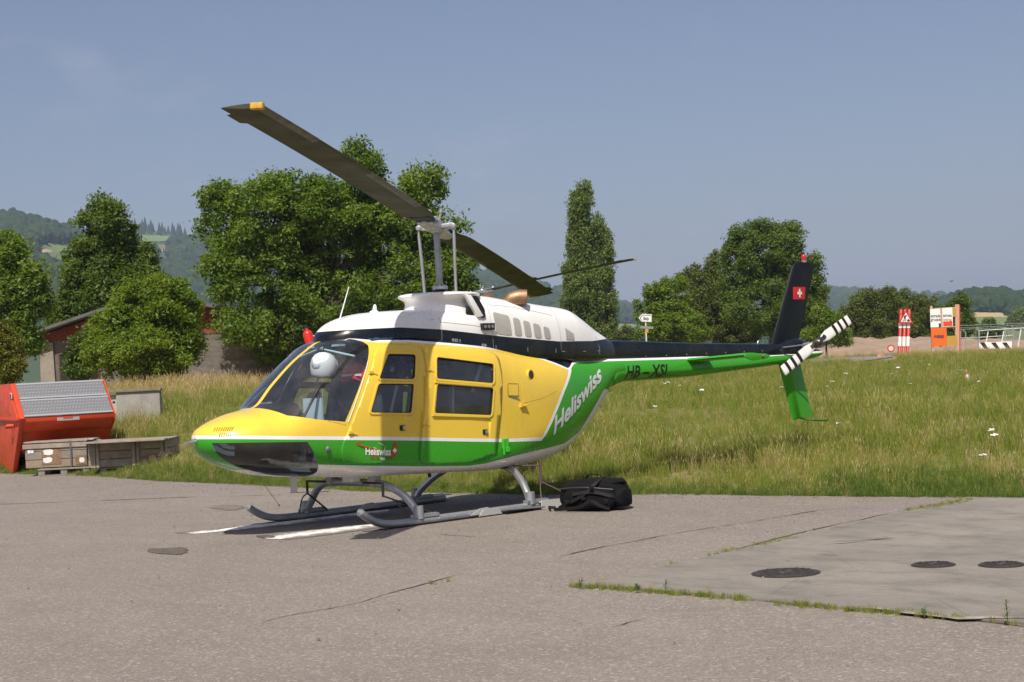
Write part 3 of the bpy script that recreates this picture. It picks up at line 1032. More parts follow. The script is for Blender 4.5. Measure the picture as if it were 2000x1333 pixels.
for s in (-1, 1):
    def S4(a, b, c_, d): return round_poly([a, b, c_, d], .035, 4)
    for q in (S4((3.345, 1.775), (3.345, 2.0), (3.57, 1.955), (3.575, 1.75)), S4((3.62, 1.75), (3.62, 1.94), (3.72, 1.918), (3.725, 1.742)),
              S4((3.77, 1.738), (3.765, 1.908), (3.865, 1.886), (3.87, 1.728)), S4((3.915, 1.724), (3.91, 1.878), (4.015, 1.852), (4.025, 1.714)),
              S4((4.07, 1.710), (4.065, 1.842), (4.155, 1.818), (4.175, 1.702))):
        side_patch(COWL, q, .002, s, 'inlet_screen', M_MESH, heli)
    side_patch(COWL, [(4.42, 1.69), (4.42, 1.815), (4.55, 1.75), (4.555, 1.685)], .002, s, 'inlet_screen', M_MESH, heli)
    side_patch(COWL, round_poly([(3.205, 2.01), (3.205, 2.11), (3.245, 2.10), (3.245, 2.0)], .018, 4), .002, s, 'inspection_port', M_DRK, heli)
    # twin louvre box
    p = COWL.point(3.21, 1.845, s, .02)
    mb = MB(); mb.box(p, (.17, .05, .07)); lv = mb.build('louvre_box', M_BLK, heli, bevel=.006)
    mb = MB()
    for q in range(3): mb.lathe([(.018, 0), (.018, .01)], (p[0] - .05 + q * .05, p[1] + s * .02, p[2]), (0, s, 0), 10)
    mb.build('louvre_hole', M_GREY, lv)['kind'] = 'stuff'
    # exhaust stack
    a = Vector((3.66, s * .09, 2.04)); mb = MB()
    pts = [Vector((3.73, s * .13, 2.02)), Vector((3.745, s * .15, 2.09)), Vector((3.785, s * .19, 2.135)), Vector((3.85, s * .25, 2.15)), Vector((3.90, s * .30, 2.145))]
    mb.tube(pts, [.06, .076, .083, .085, .083], 20, caps=False)
    mb.tube([pts[-1], pts[-2]], [.078, .065], 20, caps=False)
    ex = mb.build('exhaust_stack', M_BRZ, heli, 50, fix=False)
    mb = MB(); mb.lathe([(.070, 0), (.070, .003)], pts[-2] + (pts[-1] - pts[-2]) * .3, pts[-1] - pts[-2], 20); mb.build('dark_mouth', M_DRK, ex)  # dark disc stands in for the shaded inside of the stack
    # panel joints of the cowling
    for L, ln in ((COWL, [(3.30, 1.60), (3.298, 1.85), (3.295, 2.08), (3.29, 2.16)]), (COWL, [(4.33, 1.58), (4.33, 1.80), (4.325, 1.99), (4.32, 2.05)]),
                  (COWL, [(3.32, 2.075), (3.6, 2.055), (4.0, 2.0), (4.32, 1.945)]), (COWL, [(2.58, 1.62), (2.6, 1.85), (2.6, 1.97)]), (COWL, [(2.60, 1.905), (3.0, 1.865), (3.29, 1.83)])):
        pp = []
        for (x0, z0), (x1, z1) in zip(ln[:-1], ln[1:]):
            pp += [L.point(x0 + (x1 - x0) * k / 8, z0 + (z1 - z0) * k / 8, s, -.0005) for k in range(8)]
        mb = MB(); mb.tube(pp, .0026, 4); mb.build('panel_joint', M_GREY, heli)
    # fasteners along the lower cowling and on the driveshaft cover
    mb = MB()
    for x, z, lx, lz in ((3.335, 1.63, .006, .05), (3.80, 1.60, .006, .045), (4.24, 1.575, .006, .045), (4.36, 1.565, .05, .007), (4.72, 1.555, .045, .007), (5.0, 1.555, .05, .007),
                         (2.55, 1.70, .05, .007), (2.52, 1.655, .05, .007), (2.0, 1.74, .05, .007), (1.8, 1.765, .05, .007), (2.3, 1.70, .04, .007), (2.50, 1.93, .05, .007), (2.2, 1.72, .03, .006), (3.2, 1.775, .03, .006)):
        q = COWL.point(x, z, s, .002); mb.box(q, (lx, .004, lz))
    mb.build('fastener', M_ALU, heli)['kind'] = 'stuff'
    mb = MB(); mb.tube([COWL.point(5.02, 1.52, s, -.001), COWL.point(5.02, 1.60, s, -.001), COWL.point(4.99, 1.70, s, -.001), COWL.point(4.98, 1.8, s, -.001)], .004, 5); mb.build('panel_joint', M_ALU, heli)

# tail rotor driveshaft cover
DS = Loft([(5.0, 1.44, 1.54, 1.665, .115, 4, 6), (5.3, 1.44, 1.54, 1.668, .11, 4, 6), (6.5, 1.40, 1.52, 1.618, .10, 4, 6), (7.5, 1.37, 1.49, 1.58, .092, 4, 6), (8.5, 1.36, 1.46, 1.55, .085, 4, 6), (8.62, 1.36, 1.46, 1.548, .084, 4, 6)])
loft_obj(DS, np.linspace(5.0, 8.62, 20), 'driveshaft_cover', M_NAV, 32)
GB = Loft([(8.45, 1.38, 1.46, 1.53, .07, 2.5, 3), (8.6, 1.37, 1.47, 1.575, .092, 2.3, 3), (8.78, 1.37, 1.48, 1.615, .10, 2.2, 3), (8.95, 1.38, 1.48, 1.60, .095, 2.2, 3), (9.1, 1.40, 1.46, 1.53, .075, 2, 3), (9.28, 1.40, 1.42, 1.45, .03, 2, 2)])
loft_obj(GB, np.linspace(8.45, 9.28, 18), 'gearbox_fairing', M_NAV, 32)
mb = MB()
for k in range(9):
    x = 5.55 + k * .36; q = DS.point(x, 1.47, -1, .002); mb.lathe([(.009, 0), (.009, .004)], q, (0, -1, 0), 8)
mb.build('fastener', M_GREY, heli)['kind'] = 'stuff'
mb = MB(); mb.tube([(8.10, .0, 1.55), (8.10, 0, 1.585), (8.13, 0, 1.60), (8.17, 0, 1.60), (8.20, 0, 1.585), (8.20, 0, 1.555)], .007, 6); mb.build('lifting_eye', M_ALU, heli, 60)


def foil(mb, p, chord_dir, chord, thick, span_n, n=9, mat=0):
    """section points of a symmetric aerofoil: leading edge at p, chord along chord_dir, thickness along span_n"""
    c = Vector(chord_dir).normalized(); t = Vector(span_n).normalized(); out = []
    for k in range(2 * n):
        a = math.pi * 2 * k / (2 * n); x = .5 - .5 * math.cos(a)
        yt = 5 * thick * (.2969 * math.sqrt(x) - .1260 * x - .3516 * x * x + .2843 * x**3 - .1036 * x**4)
        out.append(Vector(p) + c * (x * chord) + t * ((1 if a < math.pi else -1) * yt * chord))
    return out


def foil_loft(secs, name, mat, parent, smooth=50):
    mb = MB(); n = len(secs[0]); vs = [q for s_ in secs for q in s_]
    fs = [(i * n + k, i * n + (k + 1) % n, (i + 1) * n + (k + 1) % n, (i + 1) * n + k) for i in range(len(secs) - 1) for k in range(n)]
    fs += [tuple(range(n - 1, -1, -1)), tuple((len(secs) - 1) * n + k for k in range(n))]
    return mb.add(vs, fs).build(name, mat, parent, smooth)


# fin, ventral fin, stabiliser
FY = .11
fin = foil_loft([foil(None, (8.50, FY, 1.50), (1, 0, 0), .61, .13, (0, 1, 0)), foil(None, (8.53, FY, 1.60), (1, 0, 0), .56, .13, (0, 1, 0)),
                 foil(None, (9.02, FY, 2.52), (1, 0, 0), .475, .13, (0, 1, 0)), foil(None, (9.06, FY, 2.565), (1, 0, 0), .445, .12, (0, 1, 0)), foil(None, (9.12, FY, 2.592), (1, 0, 0), .36, .09, (0, 1, 0))], 'upper_fin', M_FIN, heli)
low = foil_loft([foil(None, (8.56, FY, 1.40), (1, 0, 0), .52, .13, (0, 1, 0)), foil(None, (8.64, FY, 1.29), (1, 0, 0), .45, .13, (0, 1, 0)),
                 foil(None, (8.862, FY, .60), (1, .0, 0), .42, .13, (0, 1, 0)), foil(None, (8.876, FY, .565), (1, 0, .19), .405, .06, (0, 1, 0))], 'lower_fin', M_GRN, heli)
mb = MB(); mb.tube([(8.98, FY, .60), (9.10, FY, .572), (9.40, FY, .535), (9.58, FY, .522), (9.63, FY, .535)], .011, 8); mb.build('tail_skid', M_GRN, heli, 60)
mb = MB(); mb.lathe([(.03, 0), (.034, .015), (.034, .028)], (9.285, FY, 2.585), n=14); bl = mb.build('beacon', M_ALU, heli, 40)
mb = MB(); mb.lathe([(.032, .028), (.034, .06), (.030, .095), (.018, .11), (0, .113)], (9.285, FY, 2.585), n=14); mb.build('red_lens', M_RED, bl, 50)
st_ = []
for y, ch, x0, z in ((-.97, .40, 6.60, 1.432), (-.2, .40, 6.585, 1.405), (.2, .40, 6.585, 1.405), (.97, .40, 6.60, 1.432)):
    st_.append(foil(None, (x0, y, z), (1, 0, -.03), ch, .13, (0, 0, 1)))
stab = foil_loft(st_, 'stabiliser', M_GRN, heli)
for s in (-1, 1):
    mb = MB(); mb.prism(round_poly([(6.60, 1.405), (6.62, 1.45), (6.98, 1.435), (7.07, 1.41), (7.0, 1.375), (6.74, 1.36)], .03, 3), (0, s * .97, 0), (1, 0, 0), (0, 0, 1), (0, s * .02, 0)); mb.build('tip_plate', M_GRN, stab, 30, bevel=.005)
    mb = MB(); mb.lathe([(.016, -.02), (.017, .0), (.012, .016), (0, .02)], (6.92, s * .995, 1.405), (.4, s, 0), n=12); mb.build('position_light', pbr('dark_red_lens', (.16, .01, .01), .3) if s < 0 else pbr('green_lens', (.02, .3, .06), .25), stab, 50)

# Swiss flag on the fin
M_REDF = glossy_paint('flag_red', (.62, .012, .012), .04)


def plate(poly, y, th, name, mat, parent):
    mb = MB(); mb.prism(poly, (0, y, 0), (1, 0, 0), (0, 0, 1), (0, -th, 0)); return mb.build(name, mat, parent)


def finy(x, z):                                        # port surface of the fin
    t = (z - 1.6) / .92; x0 = 8.53 + .49 * t; ch = .56 - .085 * t; u = min(max((x - x0) / ch, 0), 1)
    return FY - ch * 5 * .13 * (.2969 * math.sqrt(u) - .1260 * u - .3516 * u * u + .2843 * u**3 - .1036 * u**4)


def fin_patch(poly, off, name, mat):
    b = bmesh.new(); f = b.faces.new([b.verts.new((p[0], 0, p[1])) for p in poly])
    bmesh.ops.triangulate(b, faces=[f])
    for _ in range(4):
        bmesh.ops.subdivide_edges(b, edges=[e for e in b.edges if e.calc_length() > .035], cuts=1); bmesh.ops.triangulate(b, faces=b.faces[:])
    for v in b.verts: v.co.y = finy(v.co.x, v.co.z) - off
    me = bpy.data.meshes.new(name); b.to_mesh(me); b.free(); me.materials.append(mat)
    o = bpy.data.objects.new(name, me); COL.objects.link(o); o.parent = heli
    return o


fin_patch([(8.96, 2.11), (9.245, 2.11), (9.262, 2.268), (8.978, 2.268)], .003, 'flag_field', M_REDF)
cx, cz, a, w = 9.112, 2.189, .055, .0185
fin_patch([(cx - w, cz - a), (cx + w, cz - a), (cx + w, cz + a), (cx - w, cz + a)], .008, 'flag_cross', M_WHT)
fin_patch([(cx - a, cz - w), (cx + a, cz - w), (cx + a, cz + w), (cx - a, cz + w)], .0087, 'flag_cross', M_WHT)

# ---- tail rotor
TH = Vector((8.884, -.33, 1.545))
tro = bpy.data.objects.new('tail_rotor', None); COL.objects.link(tro); tro.parent = heli
mb = MB(); mb.tube([(8.884, -.06, 1.50), (8.884, -.33, 1.545)], .022, 10); mb.tube([(8.884, -.12, 1.51), (8.884, -.2, 1.525)], .035, 10); mb.build('rotor_shaft', M_STEEL, tro, 40)
mb = MB(); mb.tube([(8.45, -.12, 1.50), (8.82, -.22, 1.525)], .009, 8); mb.build('pitch_link', M_ALU, tro, 60)
mb = MB()
mb.box(TH, (.15, .06, .05), Matrix.Rotation(-.56, 3, 'Y')); mb.lathe([(.05, -.03), (.05, .02), (.03, .05), (0, .055)], TH, (0, -1, 0), 14)
for q in (-1, 1):
    d = Vector((math.cos(.40) * q, 0, math.sin(.40) * q)); mb.tube([TH + d * .06, TH + d * .17], .026, 10); mb.tube([TH + d * .1 + Vector((0, -.04, .05)), TH + d * .1 + Vector((0, .05, -.05))], .012, 8)
mb.build('rotor_hub', pbr('oily_steel', (.16, .15, .14), .35, .8, var=.4, vscale=30), tro, 40)
M_TRB = pbr('white_rotor_paint', (.74, .72, .68), .4, var=.12, vscale=10)
M_TRK = pbr('black_rotor_stripe', (.012, .008, .010), .45)
for q, L in ((1, .735), (-1, .83)):
    d = Vector((math.cos(.381) * q, -.02, math.sin(.381) * q)).normalized() if q > 0 else Vector((-.905, -.02, -.40)).normalized()
    tw = Vector((0, -1, 0)); chd = d.cross(tw).normalized() * (1 if q > 0 else -1)
    pdir = (chd * math.cos(.25) + tw * math.sin(.25)).normalized()          # blade pitch
    nrm = d.cross(pdir).normalized()
    br = None
    segs = [(.12, .26, 'tail_blade', 0), (.26, .50, 'tail_blade', 0), (.50, .575, 's', 1), (.575, .665, 's', 0), (.665, .735, 's', 1), (.735, .825, 's', 0), (.825, .895, 's', 1), (.895, 1.0, 's', 0)]
    mbb = MB()
    sta = [.13, .17, .29, .50, .575, .665, .735, .825, .895, .985, 1.0]
    chs = [.085, .10, .135, .135, .135, .135, .135, .135, .135, .135, .12]
    secs = [foil(None, TH + d * (L * f_) + pdir * (c_ * .5), -pdir, c_, .15, nrm, 7) for f_, c_ in zip(sta, chs)]
    n = len(secs[0]); vs = [v for s_ in secs for v in s_]
    mbb.add(vs, [])
    for i in range(len(secs) - 1):
        mt = 1 if sta[i] in (.50, .665, .825) else 0
        for k in range(n): mbb.f.append((i * n + k, i * n + (k + 1) % n, (i + 1) * n + (k + 1) % n, (i + 1) * n + k)); mbb.m.append(mt)
    mbb.f += [tuple(range(n)), tuple((len(secs) - 1) * n + k for k in range(n))]; mbb.m += [0, 0]
    mbb.build('tail_rotor_blade', [M_TRB, M_TRK], tro, 50)

# ---- main rotor
HUB = Vector((2.951, 0, 2.894))
rot = bpy.data.objects.new('main_rotor', None); COL.objects.link(rot); rot.parent = heli
PSI = -2.55179
mb = MB(); mb.tube([(2.965, 0, 2.20), (2.951, 0, 2.93)], .034, 18); mb.build('mast', M_STEEL, rot, 50)
mb = MB(); mb.lathe([(.07, 2.215), (.075, 2.235), (.055, 2.245)], (2.965, 0, 0), n=20); mb.build('mast_boot', M_BLK, rot, 40)
mb = MB(); mb.lathe([(.05, 2.25), (.078, 2.255), (.078, 2.285), (.05, 2.29)], (2.965, 0, 0), n=20)
for k in range(8): mb.box((2.965 + .06 * math.cos(k * .785), .06 * math.sin(k * .785), 2.292), (.016, .016, .012))
mb.build('swashplate_ring', M_ALU, rot, 40)
U = Vector((math.cos(PSI), math.sin(PSI), 0)); W = Vector((-U.y, U.x, 0))           # front blade, leading side
mb = MB()
Rz = Matrix.Rotation(PSI, 3, 'Z')
mb.box(HUB + Vector((0, 0, .0)), (.34, .15, .085), Rz); mb.lathe([(.065, -.06), (.07, .04), (.05, .07), (0, .075)], HUB, n=20)
mb.build('rotor_yoke', M_ALU, rot, 40, bevel=.012)
mb = MB()
for q in (-1, 1): mb.tube([HUB + W * q * .035 + Vector((0, 0, .05)), HUB + W * q * .06 + Vector((0, 0, .15))], .014, 8); mb.lathe([(.022, 0), (.022, .03), (.01, .04)], HUB + W * q * .06 + Vector((0, 0, .145)), n=10)
mb.tube([HUB + Vector((0, 0, .06)), HUB + Vector((0, 0, .11))], .03, 12)
mb.build('counterweight', M_ALU, rot, 40)
for q in (-1, 1):
    h = HUB + W * (q * .185)
    mb = MB(); mb.bar(HUB + W * q * .06 + U * q * .03, h + Vector((0, 0, .015)), .055, .04); mb.bar(HUB + W * q * .06 - Vector((0, 0, .03)), h - Vector((0, 0, .005)), .03, .03); mb.lathe([(.026, -.03), (.026, .03)], h, U, 12)
    mb.build('pitch_horn', M_ALU, rot, 40, bevel=.006)
    mb = MB(); b0 = Vector((2.965, 0, 2.19)) + W * (q * .165)
    mb.tube([h - Vector((0, 0, .03)), h - Vector((0, 0, .10)), b0 + (h - b0) * .5, b0 + (h - b0) * .48, b0], [.011, .016, .018, .016, .016], 10); mb.build('push_rod', M_ALU, rot, 50)

M_TIPY = pbr('yellow_tip_paint', (.62, .36, .035), .5, var=.3, vscale=20)
for q, el, tw0, rad_ in ((1, .0974, -.026, 5.08), (-1, -.1042, -.065, 5.08)):
    d = Vector((U.x * q * math.cos(el), U.y * q * math.cos(el), math.sin(el))); chl = Vector((-U.y * q, U.x * q, 0))
    ch = (chl * math.cos(tw0) + Vector((0, 0, math.sin(tw0)))).normalized()          # towards the leading edge
    up = d.cross(ch).normalized()
    if up.z < 0: up = -up

    def sag(r): return -.10 * (r / 5.08)**2 + .10 * (r / 5.08)
    secs = []
    st2 = [(.40, .20), (.46, .22), (.62, .30), (.80, .33)] + [(1.0 + k * .34, .33) for k in range(12)] + [(5.05, .33), (5.08, .32)]
    for r, c_ in st2:
        p0 = HUB + d * r + up * sag(r) + ch * (.165 if c_ > .3 else c_ * .5)
        twk = -.05 * (r / 5.08 - 1)                  # washout
        cd = (-ch * math.cos(twk) - up * math.sin(twk))
        secs.append(foil(None, p0, cd, c_, .115, up, 9))
    bl = foil_loft(secs, 'rotor_blade', M_BLADE, rot, 40)
    # worn leading edge strips, root doubler, trim tabs, tip cap
    for r0, r1 in ((1.1, 2.6), (3.9, 5.06)):
        pts = []
        mb = MB(); vs = []
        for k in range(13):
            r = r0 + (r1 - r0) * k / 12; b0 = HUB + d * r + up * sag(r) + ch * .168
            vs += [b0 - ch * .062 + up * .0195, b0 - ch * .02 + up * .0155, b0 + up * 0, b0 - ch * .02 - up * .0155, b0 - ch * .062 - up * .0195]
        mb.add(vs, [(5 * k + j, 5 * k + j + 1, 5 * k + j + 6, 5 * k + j + 5) for k in range(12) for j in range(4)])
        mb.build('edge_strip', M_BLADEGREY, rot, 60)
    for r, ln in ((4.72, .30), (3.9, .24) if q < 0 else (9, 0)):
        if ln:
            c0 = HUB + d * r + up * sag(r) - ch * .165
            mb = MB(); mb.prism([(-ln / 2, .01), (ln / 2, .01), (ln / 2 - .03, -.045), (-ln / 2 + .03, -.045)], c0 - up * .002, d, ch, up * .004); mb.build('trim_tab', M_BLADE, rot)
    c0 = HUB + d * 5.055 + up * sag(5.06) + ch * .115
    mb = MB(); mb.prism(round_poly([(-.02, -.05), (.035, -.05), (.035, .052), (-.02, .053)], .02, 3), c0 - up * .022, d, ch, up * .044); mb.build('tip_cap', M_TIPY, rot, 30, bevel=.004)
    c0 = HUB + d * .95 + up * sag(1.0)
    mb = MB(); mb.lathe([(.02, 0), (.012, .006), (0, .007)], c0 - up * .017, -up, 10, sx=2.4); mb.build('blade_drain_plug', M_ALU, rot)
    g0 = HUB + d * .12; g1 = HUB + d * .44
    mb = MB(); mb.bar(g0 + up * .035, g1 + up * .03, .15, .022, up=up); mb.bar(g0 - up * .035, g1 - up * .03, .15, .022, up=up); mb.tube([g0, HUB + d * .24], .06, 14); mb.lathe([(.045, -.055), (.045, .06), (.02, .075), (.02, .09)], HUB + d * .40, up, 14)
    mb.build('blade_grip', M_ALU, rot, 40, bevel=.006)
    mb = MB(); mb.bar(HUB + d * .40 + ch * .01, HUB + d * .62, .20, .036, up=up); mb.build('root_doubler', M_BLK, rot, bevel=.01)

# ---- landing gear
def bez(p, n=8):
    """smooth polyline through control points (Catmull-Rom)"""
    p = [Vector(q) for q in p]; out = []
    for i in range(len(p) - 1):
        a = p[max(i - 1, 0)]; b = p[i]; c_ = p[i + 1]; d_ = p[min(i + 2, len(p) - 1)]
        for k in range(n):
            t = k / n
            out.append(.5 * ((2 * b) + (c_ - a) * t + (2 * a - 5 * b + 4 * c_ - d_) * t * t + (3 * b - a - 3 * c_ + d_) * t**3))
    return out + [p[-1]]


SK = .891
for s in (-1, 1):
    y = s * SK
    mb = MB(); mb.tube(bez([(1.115, y, .185), (1.20, y, .125), (1.34, y, .065), (1.52, y, .043), (1.8, y, .040), (2.6, y, .040), (3.64, y, .040)]), .036, 14); mb.tube([(1.10, y, .2), (1.125, y, .178)], [.02, .038], 14)
    sk = mb.build('skid_tube', M_STEEL, heli, 50)
    mb = MB(); mb.box((2.3, y, .005), (1.9, .06, .008)); mb.build('wear_shoe', M_BLK, sk)
    mb = MB(); mb.prism([(2.40, .03), (2.52, .085), (2.62, .09), (2.74, .03)], (0, y - .05, 0), (1, 0, 0), (0, 0, 1), (0, .012, 0)); mb.prism([(2.5, .012), (2.56, .07), (2.76, .07), (2.80, .012)], (0, y + s * .045, 0), (1, 0, 0), (0, 0, 1), (0, s * .012, 0)); mb.build('skid_bracket', pbr('pale_bracket', (.48, .48, .46), .5, .3), sk)
    mb = MB(); mb.bar((2.8, y + s * .09, .05), (3.35, y + s * .06, .025), .07, .012); mb.build('bear_paw', M_GREY, sk)
    mb = MB(); mb.bar((3.32, y + s * .03, .072), (3.75, y + s * .05, .072), .11, .010); mb.bar((3.30, y + s * .09, .05), (3.70, y + s * .09, .04), .01, .09); mb.build('step_plate', pbr('pale_plate', (.55, .55, .53), .55, .2), sk)
    for x in (1.80, 3.24):
        mb = MB(); mb.bar((x - .07, y, .085), (x + .22, y, .085), .07, .03); mb.lathe([(.05, 0), (.045, .12)], (x, y, .06), n=12)
        for k in range(5): mb.lathe([(.008, 0), (.008, .008)], (x + .02 + k * .04, y - .025, .10), n=6)
        mb.build('saddle', M_STEEL, sk, 40)
    mb = MB()
    for k in range(9): mb.lathe([(.007, 0), (.007, .006)], (1.45 + k * .19, y - .035, .045), (0, -1, 0), 6)
    mb.build('bolt', M_ALU, sk)['kind'] = 'stuff'
mb = MB(); mb.tube(bez([(1.79, -SK, .07), (1.81, -.82, .16), (1.785, -.68, .285), (1.745, -.50, .365), (1.735, -.30, .388), (1.735, 0, .39), (1.735, .30, .388), (1.745, .50, .365), (1.785, .68, .285), (1.81, .82, .16), (1.79, SK, .07)], 6), .037, 14)
mb.build('front_cross_tube', M_STEEL, heli, 60)
mb = MB(); mb.tube(bez([(3.225, -SK, .07), (3.26, -.83, .16), (3.32, -.68, .29), (3.375, -.50, .385), (3.40, -.30, .43), (3.40, 0, .44), (3.40, .30, .43), (3.375, .50, .385), (3.32, .68, .29), (3.26, .83, .16), (3.225, SK, .07)], 6), .037, 14)
mb.build('rear_cross_tube', M_ALU, heli, 60)
for q in (-.33, .33):
    mb = MB(); mb.box((1.735, q, .43), (.10, .09, .07)); mb.tube([(1.735, q - .03, .39), (1.735, q + .03, .39)], .048, 14); mb.build('cross_tube_clamp', pbr('pale_clamp', (.42, .42, .41), .5, .3), heli, 40, bevel=.006)
    mb = MB(); mb.prism([(3.30, .40), (3.39, .54), (3.46, .54), (3.44, .40)], (0, q * 1.25, 0), (1, 0, 0), (0, 0, 1), (0, .05 if q > 0 else -.05, 0)); mb.build('cross_tube_slot', M_DRK, heli)
mb = MB()
mb.box((1.62, -.12, .435), (.10, .16, .055))
mb.build('belly_box', pbr('pale_box', (.62, .62, .6), .5), heli, bevel=.006)
mb = MB()
for s in (-1, 1):
    y = s * .60
    mb.tube([(1.62, y, .40), (1.62, y, .27)], .013, 6); mb.tube(bez([(1.62, y, .28), (1.66, y * 1.25, .22), (1.70, y * 1.45, .06)]), .007, 6)
    mb.tube([(1.62, y, .28), (2.05, y * 1.45, .07)], .009, 6)
    mb.tube([(1.62, y, .40), (1.62, s * .3, .40)], .012, 6)
mb.build('step_brace', M_BLK, heli, 40)['kind'] = 'stuff'
mb = MB(); y = -.62
mb.tube([(3.42, -.5, .42), (3.62, y, .41), (3.66, y, .41)], .009, 6); mb.tube([(3.66, y, .44), (3.66, y, .24)], .012, 6); mb.tube(bez([(3.66, y, .25), (3.52, -.75, .2), (3.42, -.86, .07)]), .006, 6); mb.tube([(3.66, y, .24), (3.9, -.8, .08)], .008, 6)
mb.build('rear_hose', pbr('purple_grey_hose', (.10, .06, .07), .5), heli, 40)
mb = MB(); mb.lathe([(.035, .0), (.035, -.02), (.03, -.055), (0, -.068)], (3.75, -.1, .40), n=14); mb.build('belly_beacon', M_RED, heli, 50)
mb = MB(); mb.lathe([(.018, 0), (.018, -.05), (.01, -.06)], (2.45, -.3, .44), n=10); mb.build('drain_pipe', M_BLK, heli)

# ---- aerials, pitot
mb = MB(); mb.tube([(1.545, -.05, 1.78), (1.575, -.05, 1.83)], [.03, .012], 10); ab = mb.build('aerial_base', M_BLK, heli, 40)
mb = MB(); mb.tube([(1.57, -.05, 1.825), (1.76, -.05, 2.28)], [.0075, .0045], 6); mb.build('aerial_rod', M_WHT, ab)
mb = MB(); mb.lathe([(.062, -.03), (.05, .0), (.022, .018), (.017, .06), (.006, .075)], (2.10, 0, 2.035), (.12, 0, 1), n=16); ab = mb.build('aerial_base', M_WHT, heli, 50)
mb = MB(); mb.tube([(2.107, 0, 2.10), (2.21, 0, 2.37)], [.004, .003], 6); mb.build('aerial_rod', M_BLK, ab)
mb = MB(); mb.prism([(1.0, .50), (1.075, .50), (1.065, .355), (1.005, .355)], (0, -.012, 0), (1, 0, 0), (0, 0, 1), (0, .024, 0)); mb.box((1.035, 0, .354), (.085, .03, .008)); mb.build('blade_aerial', pbr('pale_grey_aerial', (.5, .5, .48), .5), heli, bevel=.004)
mb = MB(); mb.tube([(1.03, 0, .352), (1.45, 0, .325)], .0035, 5); mb.tube([(.64, 0, .55), (.70, 0, .46), (.86, 0, .25)], .0028, 5); mb.lathe([(.008, 0), (.008, .02)], (.86, 0, .24), n=6); mb.build('wire_aerial', M_GREY, heli)
mb = MB(); mb.tube([(.06, 0, .905), (-.06, 0, .90)], [.014, .013], 10); mb.tube([(-.06, 0, .90), (-.135, 0, .897)], [.009, .007], 8); mb.build('pitot_tube', M_ALU, heli, 40)

M_SEAMD = pbr('dark_panel_gap', (.30, .19, .015), .6)
